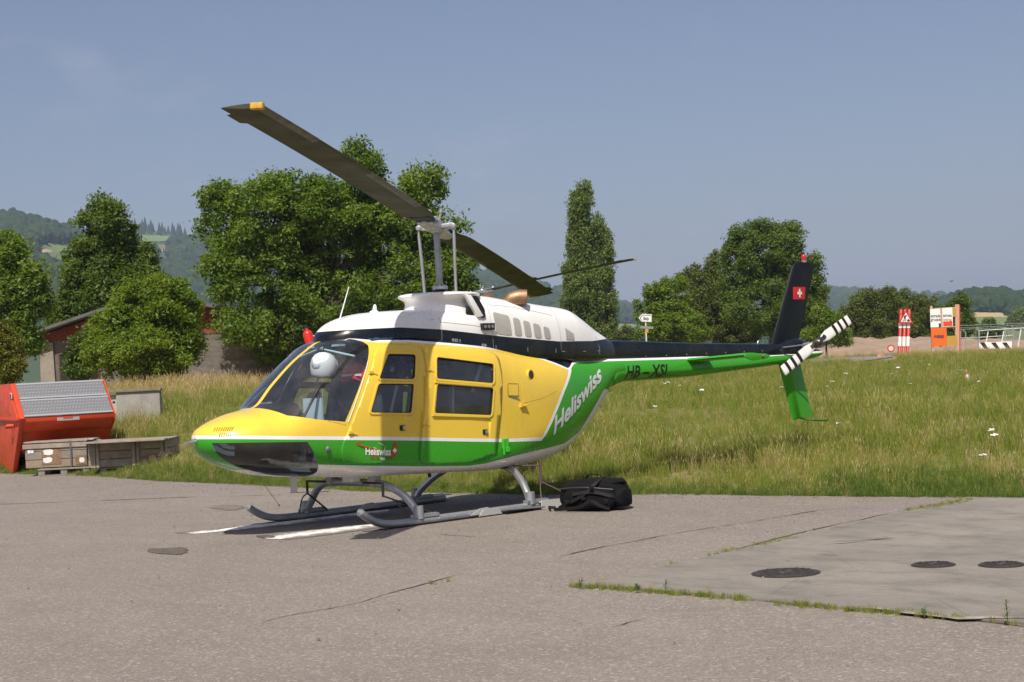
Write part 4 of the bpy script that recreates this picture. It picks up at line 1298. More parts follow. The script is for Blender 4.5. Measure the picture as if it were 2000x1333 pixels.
# ---- small fittings on the skin
for s in (-1, 1):
    mb = MB()
    for x, z in ((1.535, 1.44), (1.235, .90), (2.205, 1.44), (2.10, .93)):      # door hinges
        q = BODY.point(x, z, s, .012); mb.box(q, (.05, .022, .03)); mb.bar(q, BODY.point(x + .07, z - .025, s, .008), .012, .012)
    mb.build('door_hinge', M_YEL, heli, bevel=.004)['kind'] = 'stuff'
    for x, z in ((1.83, .905), (2.875, .80)):
        q = BODY.point(x, z, s, .010); mb = MB(); mb.box(q, (.062, .014, .05)); h = mb.build('door_handle', M_BLK, doors[('front_door' if x < 2 else 'rear_door', s)], bevel=.004)
        mb = MB(); mb.box(q + np.array([.012, s * .008, 0]), (.03, .01, .036)); mb.build('latch_plate', M_ALU, h.parent)
    q = BODY.point(3.655, 1.335, s, .004); mb = MB(); mb.lathe([(.058, -.02), (.058, .006), (.046, .008), (.044, -.03)], q, (.25, s, .05), 24); ft = mb.build('filler_ring', M_YEL, heli, 40)
    mb = MB(); mb.lathe([(.043, .0), (.043, .0086), (0, .0088)], q, (.25, s, .05), 20); mb.build('filler_opening', pbr('brown_filler', (.05, .028, .012), .7), ft)
    pf = round_poly([(3.245, 1.14), (3.255, 1.262), (3.42, 1.252), (3.405, 1.132)], .012, 2)
    side_patch(BODY, pf, .003, s, 'access_panel', M_YEL, heli)
    ring('panel_edge', pf, .004, .003, .0072, s, M_SEAMD, heli)
    mb = MB(); mb.box(BODY.point(3.33, 1.125, s, .006), (.15, .008, .010)); mb.build('panel_hinge', M_GREY, heli)
    q = BODY.point(3.46, 1.03, s, .014); mb = MB(); mb.box(q, (.09, .03, .02)); mb.box(q - np.array([.035, 0, 0]), (.025, .03, .035)); mb.build('grab_catch', M_YEL, heli, bevel=.004)
    q = BODY.point(3.36, .90, s, .003)
    q = BODY.point(3.15, .665, s, .012); mb = MB(); mb.box(q, (.085, .02, .10)); mb.box(q + np.array([-.03, s * .01, -.03]), (.02, .02, .16)); mb.box(q + np.array([.02, s * .012, -.06]), (.05, .02, .05)); mb.build('step_latch', pbr('bright_green_paint', (.05, .42, .03), .3), heli, bevel=.005)
    q = BODY.point(1.0, .765, s, .006); mb = MB(); mb.lathe([(.026, 0), (.022, .012), (0, .016)], q, (0, s, -.2), 12); mb.build('ram_port', M_GREY, heli, 40)
    # nose louvres
    mb = MB()
    for k in range(9):
        x0 = .085 + k * .0135; z0 = 1.0
        a = BODY.point(x0, .985, s, .002); b = BODY.point(x0 + .03, 1.015, s, .002); mb.bar(a, b, .006, .006)
        if k < 6:
            a = BODY.point(x0 + .015, .935, s, .002); b = BODY.point(x0 + .03, .968, s, .002); mb.bar(a, b, .006, .006)
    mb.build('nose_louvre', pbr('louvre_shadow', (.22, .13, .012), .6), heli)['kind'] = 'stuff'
    # rivet rows
    mb = MB()
    rows = [((1.255, .99), (1.60, 1.58), 26), ((1.0, 1.015), (1.25, .985), 10), ((3.28, .60), (3.46, 1.50), 24), ((3.46, 1.02), (4.2, 1.16), 20), ((4.40, 1.0), (5.0, 1.2), 16), ((1.05, .60), (1.12, .84), 9), ((3.0, 1.535), (3.18, 1.10), 8)]
    for a, b, n in rows:
        for k in range(n):
            x = a[0] + (b[0] - a[0]) * k / (n - 1); z = a[1] + (b[1] - a[1]) * k / (n - 1)
            mb.lathe([(.0055, 0), (.004, .0028)], BODY.point(x, z, s, .0), BODY.normals(np.array([BODY.point(x, z, s)]))[0], 5)
    o = mb.build('rivet_row', M_BODY, heli); o['kind'] = 'stuff'
    # slanting stay and inner edge in the rear windows
    mb = MB(); mb.bar(BODY.point(2.262, 1.02, s, -.012), BODY.point(2.305, 1.29, s, -.012), .022, .006, up=(0, 1, 0)); mb.build('window_track', M_ALU, doors[('rear_door', s)])
    mb = MB(); mb.bar(BODY.point(2.26, 1.318, s, .02), BODY.point(3.0, 1.245, s, .02), .020, .014, up=(0, 1, 0)); mb.bar(BODY.point(2.20, 1.005, s, .02), BODY.point(2.94, .945, s, .02), .020, .014, up=(0, 1, 0)); mb.build('window_rail', M_YEL, doors[('rear_door', s)])
    mb = MB(); mb.bar(BODY.point(1.735, 1.06, s, -.03), BODY.point(1.83, 1.31, s, -.03), .028, .006, up=(0, 1, 0)); mb.build('window_track', M_ALU, doors[('front_door', s)])
    # white edge of the windshield pillar
    pp = [BODY.point(1.222 + (1.54 - 1.222) * k / 12, .994 + (1.545 - .994) * k / 12, s, .001) for k in range(13)]
    mb = MB(); mb.tube(pp, .006, 5); mb.build('windshield_seal', pbr('pale_sealant', (.62, .60, .55), .6), heli, 60)
# skin joints on the yellow sides
M_SEAM = pbr('painted_seam', (.36, .23, .02), .6)
for s in (-1, 1):
    for ln in ([(3.46, 1.50), (3.45, 1.2), (3.44, .74)], [(3.46, 1.05), (3.8, 1.09), (4.10, 1.16)], [(1.02, 1.02), (1.12, .99), (1.22, .965)]):
        pp = []
        for (x0, z0), (x1, z1) in zip(ln[:-1], ln[1:]): pp += [BODY.point(x0 + (x1 - x0) * k / 8, z0 + (z1 - z0) * k / 8, s, -.0008) for k in range(8)]
        mb = MB(); mb.tube(pp, .0026, 4); mb.build('skin_joint', M_SEAM, heli)
# dark skylights in the roof
for s in (-1, 1):
    vs = []; fs = []
    for i in range(9):
        x = 1.70 + i * .07
        for j in range(5):
            a = .46 + .018 * j
            zb_, zw_, zt_, w_, nt_, nb_ = [float(q) for q in BODY.sec(x)]
            yy = w_ * (.48 + .045 * j); z = zw_ + (zt_ - zw_) * (1 - (yy / w_)**nt_)**(1 / nt_)
            vs.append((x, s * yy, z + .004))
    fs = [(i * 5 + j, (i + 1) * 5 + j, (i + 1) * 5 + j + 1, i * 5 + j + 1) for i in range(8) for j in range(4)]
    mesh_obj('skylight', vs, fs, pbr('blue_skylight', (.03, .07, .10), .08, coat=.5), heli, True)

# ---- cabin
mb = MB(); mb.box((2.12, 0, .605), (2.1, 1.06, .03)); mb.build('cabin_floor', pbr('floor_mat', (.20, .21, .215), .8, var=.2, vscale=9), heli)
mb = MB(); mb.prism([(.60, .62), (.64, 1.0), (.74, 1.14), (.90, 1.20), (1.02, 1.19), (1.06, 1.10), (1.0, .62)], (0, -.16, 0), (1, 0, 0), (0, 0, 1), (0, .50, 0)); mb.build('instrument_console', M_PANEL, heli, 40, bevel=.02)
for q in (-.28, .28):
    se = bpy.data.objects.new('front_seat', None); COL.objects.link(se); se.parent = heli
    mb = MB(); mb.box((1.70, q, .86), (.46, .44, .10)); mb.build('seat_cushion', M_SEAT, se, 40, bevel=.035)
    mb = MB(); mb.box((1.96, q, 1.16), (.10, .44, .56), Matrix.Rotation(.13, 3, 'Y')); mb.build('seat_back', M_SEAT, se, 40, bevel=.035)
    mb = MB(); mb.box((1.73, q, .71), (.40, .40, .20)); mb.build('seat_base', M_TRIM, se, bevel=.01)
    mb = MB(); mb.tube(bez([(1.98, q - .17, 1.38), (2.02, q - .15, 1.50), (2.03, q, 1.55), (2.02, q + .15, 1.50), (1.98, q + .17, 1.38)]), .028, 10); mb.build('head_hoop', M_BLK, se, 60)
    mb = MB(); mb.tube(bez([(1.42, q, .63), (1.40, q, .80), (1.36, q, .93), (1.38, q, 1.0)]), .014, 8); mb.tube([(1.38, q, .98), (1.37, q, 1.08)], .02, 8); mb.build('cyclic_stick', M_BLK, heli, 60)
    mb = MB()
    for p_ in (-.10, .10): mb.box((.95, q + p_, .68), (.03, .05, .10)); mb.bar((.97, q + p_, .62), (.95, q + p_, .66), .02, .02)
    mb.build('foot_pedal', M_ALU, heli)
mb = MB(); mb.box((2.12, 0, 1.17), (.14, .20, 1.12)); mb.box((2.10, 0, .82), (.08, 1.14, .42)); mb.build('cabin_bulkhead', M_TRIM, heli, bevel=.012)
for s in (-1, 1):
    mb = MB(); mb.tube([(2.09, s * .56, .62), (2.10, s * .60, 1.0), (2.18, s * .56, 1.55)], .03, 8); mb.build('door_post', M_TRIM, heli, 60)
mb = MB(); mb.box((2.86, 0, .84), (.46, 1.14, .14)); mb.build('rear_seat_cushion', M_SEAT, heli, 40, bevel=.04)
mb = MB(); mb.box((3.12, 0, 1.16), (.10, 1.14, .60), Matrix.Rotation(.12, 3, 'Y')); mb.build('rear_seat_back', M_SEAT, heli, 40, bevel=.04)
mb = MB(); mb.box((3.26, 0, 1.05), (.03, .98, .90)); mb.build('rear_bulkhead', M_TRIM, heli)
mb = MB(); mb.box((2.0, 0, 1.715), (1.1, .5, .02)); mb.tube([(1.42, -.05, 1.70), (1.44, .5, 1.60)], .012, 6); mb.tube([(1.42, .05, 1.70), (1.44, -.5, 1.60)], .012, 6); mb.build('headliner', M_TRIM, heli)
mb = MB(); mb.tube([(.90, -.32, .98), (1.26, -.20, 1.36)], .013, 8); mb.tube([(1.26, -.20, 1.36), (1.52, -.30, 1.05)], .010, 8); mb.build('mirror_stay', M_BLK, heli)
mb = MB(); mb.box((1.52, .30, 1.05), (.02, .30, .34)); mb.build('map_pocket', pbr('pale_blue_plate', (.42, .55, .60), .6), heli)
mb = MB(); mb.bar((2.62, -.46, .78), (2.66, -.46, 1.30), .05, .02); mb.build('cabin_stanchion', pbr('pale_blue_post', (.50, .62, .66), .5), heli)
mb = MB(); mb.bar((3.06, -.50, 1.52), (2.94, -.44, 1.20), .045, .006, up=(0, 1, 0)); mb.build('seat_belt', pbr('pale_webbing', (.60, .62, .62), .8), heli)
mb = MB(); mb.bar((2.34, -.46, .64), (2.30, -.48, 1.30), .06, .03); mb.build('door_jamb', M_TRIM, heli)
# things left in the cabin
hx = Vector((1.265, -.25, 1.53))
hel = thing('flight_helmet', 'white flight helmet hanging inside the near windshield panel', 'helmet', hx)
mb = MB(); mb.lathe([(0, .125), (.05, .118), (.09, .095), (.118, .055), (.128, .005), (.125, -.045), (.113, -.09), (.104, -.105), (.098, -.10)], (0, 0, 0), (.1, -.05, 1), 24); mb.build('shell', M_HELM, hel, 60)
mb = MB(); mb.lathe([(0, .05), (.04, .043), (.062, .02), (.068, -.01)], (-.085, -.02, .01), (-1, .1, .05), 18); mb.build('visor_cover', M_HELM, hel, 60)
mb = MB(); mb.lathe([(0, .035), (.045, .028), (.06, 0)], (.095, -.04, .0), (.8, -.6, .05), 16); mb.build('ear_cup', M_HELM, hel, 60)
mb = MB(); mb.lathe([(.108, -.10), (.112, -.112), (.104, -.12)], (0, 0, 0), (.1, -.05, 1), 24); mb.tube(bez([(.1, 0, -.08), (.2, .05, -.06), (.34, .12, -.05)]), .006, 6); mb.build('edge_roll', M_BLK, hel, 40)
mb = MB(); mb.tube([(0, 0, .12), (.02, 0, .20)], .005, 6); mb.build('hanging_loop', M_BLK, hel)
for nm, lab, p, sz in (('red_jacket', 'red jacket with a white stripe behind the windshield pillar', (1.76, -.10, 1.455), (.10, .34, .15)),
                       ('red_jacket', 'plain red jacket slung over the seat seen through the front door window', (2.12, -.36, 1.45), (.10, .18, .16))):
    jt = thing(nm, lab, 'jacket', p)
    r = random.Random(int(p[0] * 100)); mb = MB(); n = 9; vs = []
    for side in (-1, 1):
        for i in range(n):
            for j in range(7):
                u = i / (n - 1) - .5; v = j / 6
                vs.append((side * (.02 + .03 * v) + .02 * math.sin(9 * u + side) * v + r.uniform(-.006, .006), u * sz[1], sz[2] / 2 - sz[2] * v + .02 * math.cos(7 * u) + r.uniform(-.006, .006)))
    fs = []
    for k in range(2):
        for i in range(n - 1):
            for j in range(6): q = k * n * 7 + i * 7 + j; fs.append((q, q + 7, q + 8, q + 1))
    for i in range(n - 1): fs.append((i * 7, (i + 1) * 7, n * 7 + (i + 1) * 7, n * 7 + i * 7))
    mb.add(vs, fs); mb.build('cloth', M_REDP, jt, 60)
    if 'stripe' in lab:
        mb = MB(); mb.box((-.058, 0, -.03), (.006, sz[1] * .9, .02)); mb.build('white_stripe', M_WHT, jt)

# ---- lettering
def text_mesh(s, size, bold=0.0, shear=0.0):
    cu = bpy.data.curves.new('lettering', 'FONT'); cu.body = s; cu.size = size; cu.offset = bold; cu.shear = shear; cu.resolution_u = 3; cu.fill_mode = 'FRONT'
    o = bpy.data.objects.new('lettering', cu); COL.objects.link(o)
    me = bpy.data.meshes.new_from_object(o)
    bpy.data.objects.remove(o); bpy.data.curves.remove(cu)
    b = bmesh.new(); b.from_mesh(me); bpy.data.meshes.remove(me)
    bmesh.ops.remove_doubles(b, verts=b.verts, dist=size * .002)
    return b


def lettering(s, size, name, mat, parent, fn, bold=0.0, shear=0.0, width=None, sub=None):
    b = text_mesh(s, size, bold, shear)
    x0 = min(v.co.x for v in b.verts); x1 = max(v.co.x for v in b.verts)
    k = (width / (x1 - x0)) if width else 1.0
    for v in b.verts: v.co.x = (v.co.x - x0) * k
    if sub:
        for _ in range(3):
            es = [e for e in b.edges if e.calc_length() > sub]
            if es: bmesh.ops.subdivide_edges(b, edges=es, cuts=1); bmesh.ops.triangulate(b, faces=b.faces[:])
    for v in b.verts: v.co = Vector(fn(v.co.x, v.co.y))
    me = bpy.data.meshes.new(name); b.to_mesh(me); b.free(); me.materials.append(mat)
    o = bpy.data.objects.new(name, me); COL.objects.link(o); o.parent = parent
    return o


M_LW = glossy_paint('white_lettering', (.78, .77, .75), .05)
M_LG = glossy_paint('silver_lettering', (.60, .62, .62), .05)
M_LK = pbr('black_lettering', (.008, .009, .008), .35)
M_LR = glossy_paint('red_lettering', (.50, .02, .012), .05)
M_LDR = pbr('dark_red_lettering', (.26, .07, .015), .4)
# Heliswiss along the green flank
o0 = np.array([3.965, .70]); du = np.array([5.03 - 3.965, 1.275 - .70]); L = np.linalg.norm(du); du = du / L


def flank(x, y):
    q = o0 + du * x + np.array([-.10, .995]) * y
    return BODY.point(q[0], q[1], -1, .005)


lettering('Heliswiss', .235, 'lettering', M_LG, heli, flank, bold=.007, shear=.22, width=1.16, sub=.04)
lettering('HB \u2013 XSI', .200, 'registration', M_LK, heli, lambda x, y: BOOM.point(5.465 + x, 1.235 + y - .008 * x, -1, .003), bold=.004, shear=.28, width=.74, sub=.04)
lettering('Heliswiss', .098, 'logo_lettering', M_LW, doors[('front_door', -1)], lambda x, y: BODY.point(1.385 + x, .686 - .028 * x / .29 + y, -1, .012), bold=.0028, shear=.05, width=.290, sub=.05)
lettering('POWER', .036, 'logo_lettering', M_LDR, doors[('front_door', -1)], lambda x, y: BODY.point(1.435 + x, .643 - .1 * x + y, -1, .012), bold=.001, shear=.2, width=.105)
lettering('TEAM', .036, 'logo_lettering', M_LDR, doors[('front_door', -1)], lambda x, y: BODY.point(1.615 + x, .625 - .1 * x + y, -1, .012), bold=.001, shear=.2, width=.085)


def side_shape(poly, off, name, mat, parent, L=BODY, sub=.04):
    b = bmesh.new(); f = b.faces.new([b.verts.new((p[0], 0, p[1])) for p in poly]); bmesh.ops.triangulate(b, faces=[f])
    for _ in range(3):
        es = [e for e in b.edges if e.calc_length() > sub]
        if es: bmesh.ops.subdivide_edges(b, edges=es, cuts=1); bmesh.ops.triangulate(b, faces=b.faces[:])
    for v in b.verts: v.co = Vector(L.point(v.co.x, v.co.z, -1, off))
    me = bpy.data.meshes.new(name); b.to_mesh(me); b.free(); me.materials.append(mat)
    o = bpy.data.objects.new(name, me); COL.objects.link(o); o.parent = parent
    return o


fdp = doors[('front_door', -1)]
side_shape([(1.682, .655), (1.742, .648), (1.752, .770), (1.722, .772), (1.705, .735)], .012, 'logo_fin', M_LR, fdp)
for w, h in ((.008, .024), (.024, .008)): side_shape([(1.722 - w, .700 - h), (1.722 + w, .700 - h), (1.722 + w, .700 + h), (1.722 - w, .700 + h)], .0145 + w * .02, 'logo_cross', M_LW, fdp)
side_shape([(1.548, .648), (1.60, .642), (1.602, .617), (1.56, .620)], .012, 'logo_mark', M_LG, fdp)
for a0, a1, mt, wd in ((110, 335, M_LR, .012), (20, 62, M_LG, .007), (336, 380, M_LG, .008)):
    outer = []; inner = []
    for k in range(25):
        a = math.radians(a0 + (a1 - a0) * k / 24); e = math.sin(math.pi * k / 24)
        outer.append((1.455 + .163 * math.cos(a), .768 - .03 * math.cos(a) + .036 * math.sin(a)))
        inner.append((1.455 + (.163 - wd * e) * math.cos(a), .768 - .03 * math.cos(a) + (.036 - wd * 1.1 * e - .001) * math.sin(a)))
    vs = [BODY.point(p[0], p[1], -1, .012) for p in outer] + [BODY.point(p[0], p[1], -1, .0122) for p in inner]
    mesh_obj('logo_swoosh', vs, [(k, k + 1, 26 + k, 25 + k) for k in range(24)], mt, fdp)
# small script on the cowling
M_LS = pbr('grey_script', (.42, .44, .46), .5)
cw = lambda x0, z0, sl: (lambda x, y: COWL.point(x0 + x, z0 - sl * x + y, -1, .004))
lettering('BELL', .062, 'maker_lettering', M_LS, cowl, cw(2.72, 1.695, .1), bold=.001, width=.13)
lettering('JET', .052, 'maker_lettering', M_LS, cowl, cw(2.735, 1.652, .1), bold=.001, shear=.2, width=.10)
lettering('Ranger', .085, 'maker_lettering', M_LS, cowl, cw(2.85, 1.628, .09), bold=.0012, shear=.45, width=.26)
lettering('III', .085, 'maker_lettering', M_LS, cowl, cw(3.11, 1.618, .09), bold=.002, shear=.2, width=.085)
# ================================================================== OBJECTS ROUND THE APRON
RH3 = Vector((float(RH[0]), float(RH[1]), 0)); FH3 = Vector((float(FH[0]), float(FH[1]), 0)); ZZ = Vector((0, 0, 1))


def V(p): return Vector([float(q) for q in p])


def gpt(px, D):
    """ground point in column px at depth D"""
    p = at(px, 700, D); return Vector((float(p[0]), float(p[1]), float(ground_z(p[0], p[1]))))


def frame(o, u, v, w=ZZ):
    """3x4 helper: local (a, b, c) -> world"""
    return lambda a, b, c: o + u * a + v * b + w * c


# ---- red skip
m_skip = pbr('scuffed_red_steel', (.62, .062, .014), .42, var=.28, vscale=5, c2=(.48, .048, .016), bmp=.08, bscale=8)
m_skipd = pbr('red_steel_shaded_scuffs', (.46, .036, .012), .5, var=.3, vscale=9)  # darker scuffed red, shade under the hull put into the colour
m_plate = pbr('grey_tread_plate', (.30, .30, .30), .42, .6, var=.2, vscale=8)
m_plate2 = pbr('pale_aluminium_edge', (.52, .53, .54), .4, .6)
lip = V(at(41, 818, 27.6))
u = (RH3 * .89 + FH3 * .45).normalized(); v = (RH3 * .45 - FH3 * .89).normalized()
o = Vector((lip.x, lip.y, 0))
skip = thing('skip_container', 'red steel skip with grey tread plate lids at the left edge of the tarmac', 'skip', o)
LZ = lip.z; o0_ = Vector((0, 0, 0))


def SK_(a, b, c): return u * a + v * b + ZZ * c


def vprism(poly, a0, a1, name, mat, parent, bevel=0.0):
    mb = MB(); mb.prism(poly, u * a0, v, ZZ, u * (a1 - a0)); return mb.build(name, mat, parent, 30, bevel)


TOPZ = LZ + .585
vprism([(0, LZ), (-.02, LZ - .07), (-.25, LZ - .24), (-.33, LZ - .25), (-.60, .40), (-2.5, .40), (-2.85, .95), (-2.85, TOPZ - .02), (-.75, TOPZ - .02), (-.02, LZ - .005)], .06, 1.585, 'hull', m_skip, skip, .006)
vprism([(.02, LZ + .0), (-.03, LZ - .07), (-.26, LZ - .27), (-.32, LZ - .34), (-.98, .0), (-2.6, 0), (-2.75, .25), (-2.9, .9), (-2.9, TOPZ + .02), (-.76, TOPZ + .02)], -.02, .06, 'end_plate', m_skip, skip, .006)
vprism([(-.10, LZ - .02), (-.16, LZ - .06), (-2.6, LZ - .06), (-2.6, TOPZ - .1), (-.78, TOPZ - .1)], -.045, -.0205, 'end_stiffener', m_skip, skip, .005)
mb = MB(); mb.bar(SK_(-.05, .0, LZ - .01), SK_(-.05, -2.6, LZ - .01), .05, .05); mb.build('end_rail', m_skip, skip, bevel=.006)
mb = MB(); mb.tube([SK_(-.03, -.55, .85), SK_(-.14, -.55, .85), SK_(-.14, -.72, .83), SK_(-.03, -.72, .83)], .03, 10); mb.build('lifting_lug', m_skip, skip, 50)
for a0, a1 in ((1.585, 1.605),): vprism([(.03, LZ + .0), (.0, LZ - .09), (-.25, LZ - .26), (-.34, LZ - .27), (-.62, .38), (-1.15, .38), (-1.52, .95), (-1.52, TOPZ + .03), (-.76, TOPZ + .03)], a0, a1, 'end_plate', m_skip, skip, .004)
sl_d = Vector((v.x * .75, v.y * .75, -.585)); sl_l = sl_d.length; sd = sl_d.normalized(); sn = u.cross(sd).normalized()
if sn.z < 0: sn = -sn
rid = SK_(0, -.75, TOPZ)
for k, (t0, t1) in enumerate(((.005, .475), (.495, .99))):
    mb = MB(); c0 = rid + u * .815 + sd * (sl_l * (t0 + t1) / 2) + sn * .012
    M = Matrix((u, sd, sn)).transposed()
    mb.box(c0, (1.51, sl_l * (t1 - t0), .022), M); ld = mb.build('lid', m_plate, skip, bevel=.004)
    for e in (t0 + .025, t1 - .025):
        mb = MB(); mb.box(rid + u * .815 + sd * (sl_l * e) + sn * .026, (1.51, .045, .008), M); mb.build('lid_edge', m_plate2, ld)
    mb = MB()
    for i in range(27):
        for j in range(4):
            mb.lathe([(.014, 0), (.004, .007)], rid + u * (.10 + i * .0545 + (.027 if j % 2 else 0)) + sd * (sl_l * (t0 + .10 + j * .092)) + sn * .023, sn, 5)
    st_o = mb.build('tread_stud', m_plate2, ld); st_o['kind'] = 'stuff'
mb = MB(); mb.bar(SK_(.60, .02, LZ - .05), SK_(.98, .02, LZ - .05), .03, .055); mb.build('lid_handle', m_plate2, skip, bevel=.006)
mb = MB(); mb.bar(SK_(.70, .03, LZ - .02), SK_(.86, .03, LZ - .02), .03, .03); mb.build('handle_bracket', m_skip, skip)
mb = MB(); pc = SK_(-.048, -.60, TOPZ - .19); mb.bar(pc - v * .0 - ZZ * .05, pc + ZZ * .05, .006, .17, up=v); mb.build('name_plate', M_WHT, skip)
pl_o = pc - u * .008 - v * .075 - ZZ * .04
lettering('UT', .095, 'name_lettering', M_BLK, skip, lambda x, y: pl_o + v * x + ZZ * y, bold=.006, shear=.2, width=.15)
vprism([(-.60, .40), (-.66, .36), (-1.1, .36), (-1.15, .40)], .1, 1.5, 'hull_underframe', m_skipd, skip)
for a in (.3, 1.35): vprism([(-.72, .36), (-.78, 0), (-1.02, 0), (-1.08, .36)], a, a + .07, 'foot', m_skipd, skip)

# ---- wooden crates on pallets
def wood(name, c, c2, sc=7):
    return pbr(name, c, .85, var=.5, vscale=sc, c2=c2, bmp=.35, bscale=30, stretch=(1, 1, 1))


m_w1 = wood('weathered_board', (.33, .275, .215), (.22, .185, .15)); m_w2 = wood('grey_board', (.26, .23, .195), (.17, .15, .125)); m_w3 = wood('brown_board', (.28, .215, .15), (.19, .15, .11))
m_paper = pbr('torn_label_paper', (.72, .71, .68), .8, var=.2, vscale=30)
m_strap = pbr('grey_steel_strap', (.13, .14, .16), .5, .5)
rc = random.Random(4)


def crate(px0, px1, D, z0, h, dep, label, overhang, boards, yaw=0.0):
    a = V(at(px0, 760, D)); b = V(at(px1, 760, D)); a.z = b.z = 0
    uu = (b - a); W = uu.length; uu.normalize(); vv = Vector((uu.y, -uu.x, 0))           # towards the camera
    if vv.dot(FH3) > 0: vv = -vv
    t = thing('wooden_crate', label, 'crate', a, 0, 'wooden crates beside the red skip')
    F = lambda x, y, z: uu * x + vv * y + ZZ * z
    Mx = Matrix((uu, vv, ZZ)).transposed()
    n = boards; bh = h / n
    for k in range(n):
        mb = MB(); mb.box(F(W / 2 + rc.uniform(-.008, .008), -.012 + rc.uniform(-.003, .003), z0 + bh * (k + .5)), (W, .024, bh - .010), Mx); mb.build('plank', rc.choice([m_w1, m_w1, m_w2, m_w3]), t, bevel=.003)
        for q in (0, 1):
            mb = MB(); mb.box(F(.012 if q == 0 else W - .012, -dep / 2 - .024, z0 + bh * (k + .5)), (.024, dep - .05, bh - .010), Mx); mb.build('plank', rc.choice([m_w1, m_w2, m_w3]), t, bevel=.003)
        mb = MB(); mb.box(F(W / 2, -dep + .012, z0 + bh * (k + .5)), (W - .05, .024, bh - .01), Mx); mb.build('plank', m_w2, t)
    nt_ = 4
    for k in range(nt_):
        mb = MB(); y0 = overhang - (overhang + dep) * (k + .5) / nt_
        mb.box(F(W / 2 + rc.uniform(-.012, .012), y0, z0 + h + .013 + rc.uniform(-.003, .004)), (W + .03, (overhang + dep) / nt_ - .008, .024), Mx @ Matrix.Rotation(rc.uniform(-.006, .006), 3, 'Y')); mb.build('lid_board', rc.choice([m_w2, m_w1]), t, bevel=.003)
    return t, F, Mx, W


t, F, Mx, W = crate(44, 164, 27.2, .135, .415, .85, 'left wooden crate with torn white labels and a steel strap', .02, 3)
mb = MB(); mb.box(F(W / 2 - .02, .012, .135 + .365), (W + .04, .022, .075), Mx); mb.build('batten', m_w1, t, bevel=.004)
mb = MB(); mb.box(F(W * .745, .028, .34), (.028, .004, .46), Mx); mb.build('steel_strap', m_strap, t)
for x, z, w, h in ((.37, .39, .19, .10), (.36, .26, .17, .10), (.915, .235, .09, .085), (.06, .415, .05, .06), (.11, .415, .05, .055)):
    n = 12; mb = MB(); r2 = random.Random(int(x * 99)); pts = []
    for k in range(n):
        an = 2 * math.pi * k / n; rr_ = 1 / max(abs(math.cos(an)), abs(math.sin(an))) * r2.uniform(.72 if w > .12 else .93, 1.0)
        pts.append((math.cos(an) * rr_ * w / 2, math.sin(an) * rr_ * h / 2))
    mb.prism(pts, F(x * W, .0045, z), F(1, 0, 0), ZZ, F(0, .0015, 0)); mb.build('paper_label', m_paper, t)
m_rust = pbr('glue_stain', (.24, .15, .085), .8, var=.4, vscale=15)
for x, z, w, h in ((.42, .32, .33, .27), (.90, .24, .19, .16)):
    mb = MB(); mb.box(F(x * W, .0022, z), (w, .0015, h), Mx); mb.build('label_stain', m_rust, t)
t, F, Mx, W = crate(167, 322, 26.4, .13, .40, .95, 'right wooden crate with an overhanging lid and upright battens', .30, 3)
for x in (.045, .075, .115, .57, .625, .93, .985):
    mb = MB(); mb.box(F(x * W, .013, .135 + .195), (.05 if x != .075 else .03, .024, .40), Mx); mb.build('batten', rc.choice([m_w1, m_w2]), t, bevel=.004)
mb = MB(); mb.box(F(.80 * W, .0025, .25), (.18, .002, .13), Mx); mb.build('label_stain', m_rust, t)
mb = MB(); mb.box(F(.80 * W, .0045, .25), (.10, .0015, .075), Mx); mb.build('paper_label', pbr('faded_label', (.42, .30, .24), .8, var=.4, vscale=20), t)
for px0, px1, D, lab in ((66, 168, 27.0, 'pallet under the left wooden crate'), (185, 318, 26.45, 'pallet under the right wooden crate in the grass')):
    a = V(at(px0, 760, D)); b = V(at(px1, 760, D)); a.z = b.z = 0; uu = b - a; W = uu.length; uu.normalize(); vv = Vector((uu.y, -uu.x, 0))
    if vv.dot(FH3) > 0: vv = -vv
    t = thing('wooden_pallet', lab, 'pallet', a, 0, 'pallets under the crates'); Mx = Matrix((uu, vv, ZZ)).transposed()
    for k in range(3):
        mb = MB(); mb.box(uu * W / 2 - vv * (.06 + k * .38) + ZZ * .012, (W, .1, .02), Mx); mb.build('bottom_board', m_w2, t)
        for j in range(3): mb = MB(); mb.box(uu * (W * (.07 + .43 * j)) - vv * (.06 + k * .38) + ZZ * .062, (.11, .1, .078), Mx); mb.build('block', m_w2, t, bevel=.003)
    for k in range(5): mb = MB(); mb.box(uu * W / 2 - vv * (.05 + k * .19) + ZZ * .113, (W, .11, .02), Mx); mb.build('deck_board', rc.choice([m_w1, m_w2]), t)
rag = thing('rag', 'crumpled grey rag lying on the crate lids', 'rag', V(at(181, 860, 26.6)))
r2 = random.Random(3); mb = MB(); n = 8; vs = [(RH3 * ((i / 7 - .5) * .26) + FH3 * ((j / 7 - .5) * .14) + ZZ * (r2.uniform(0, .035) * math.sin(math.pi * i / 7) + .0)) for i in range(n) for j in range(n)]
mb.add(vs, [(i * n + j, (i + 1) * n + j, (i + 1) * n + j + 1, i * n + j + 1) for i in range(n - 1) for j in range(n - 1)]); mb.build('cloth', pbr('dirty_cloth', (.32, .33, .37), .9, var=.3, vscale=20), rag, 40, fix=False)

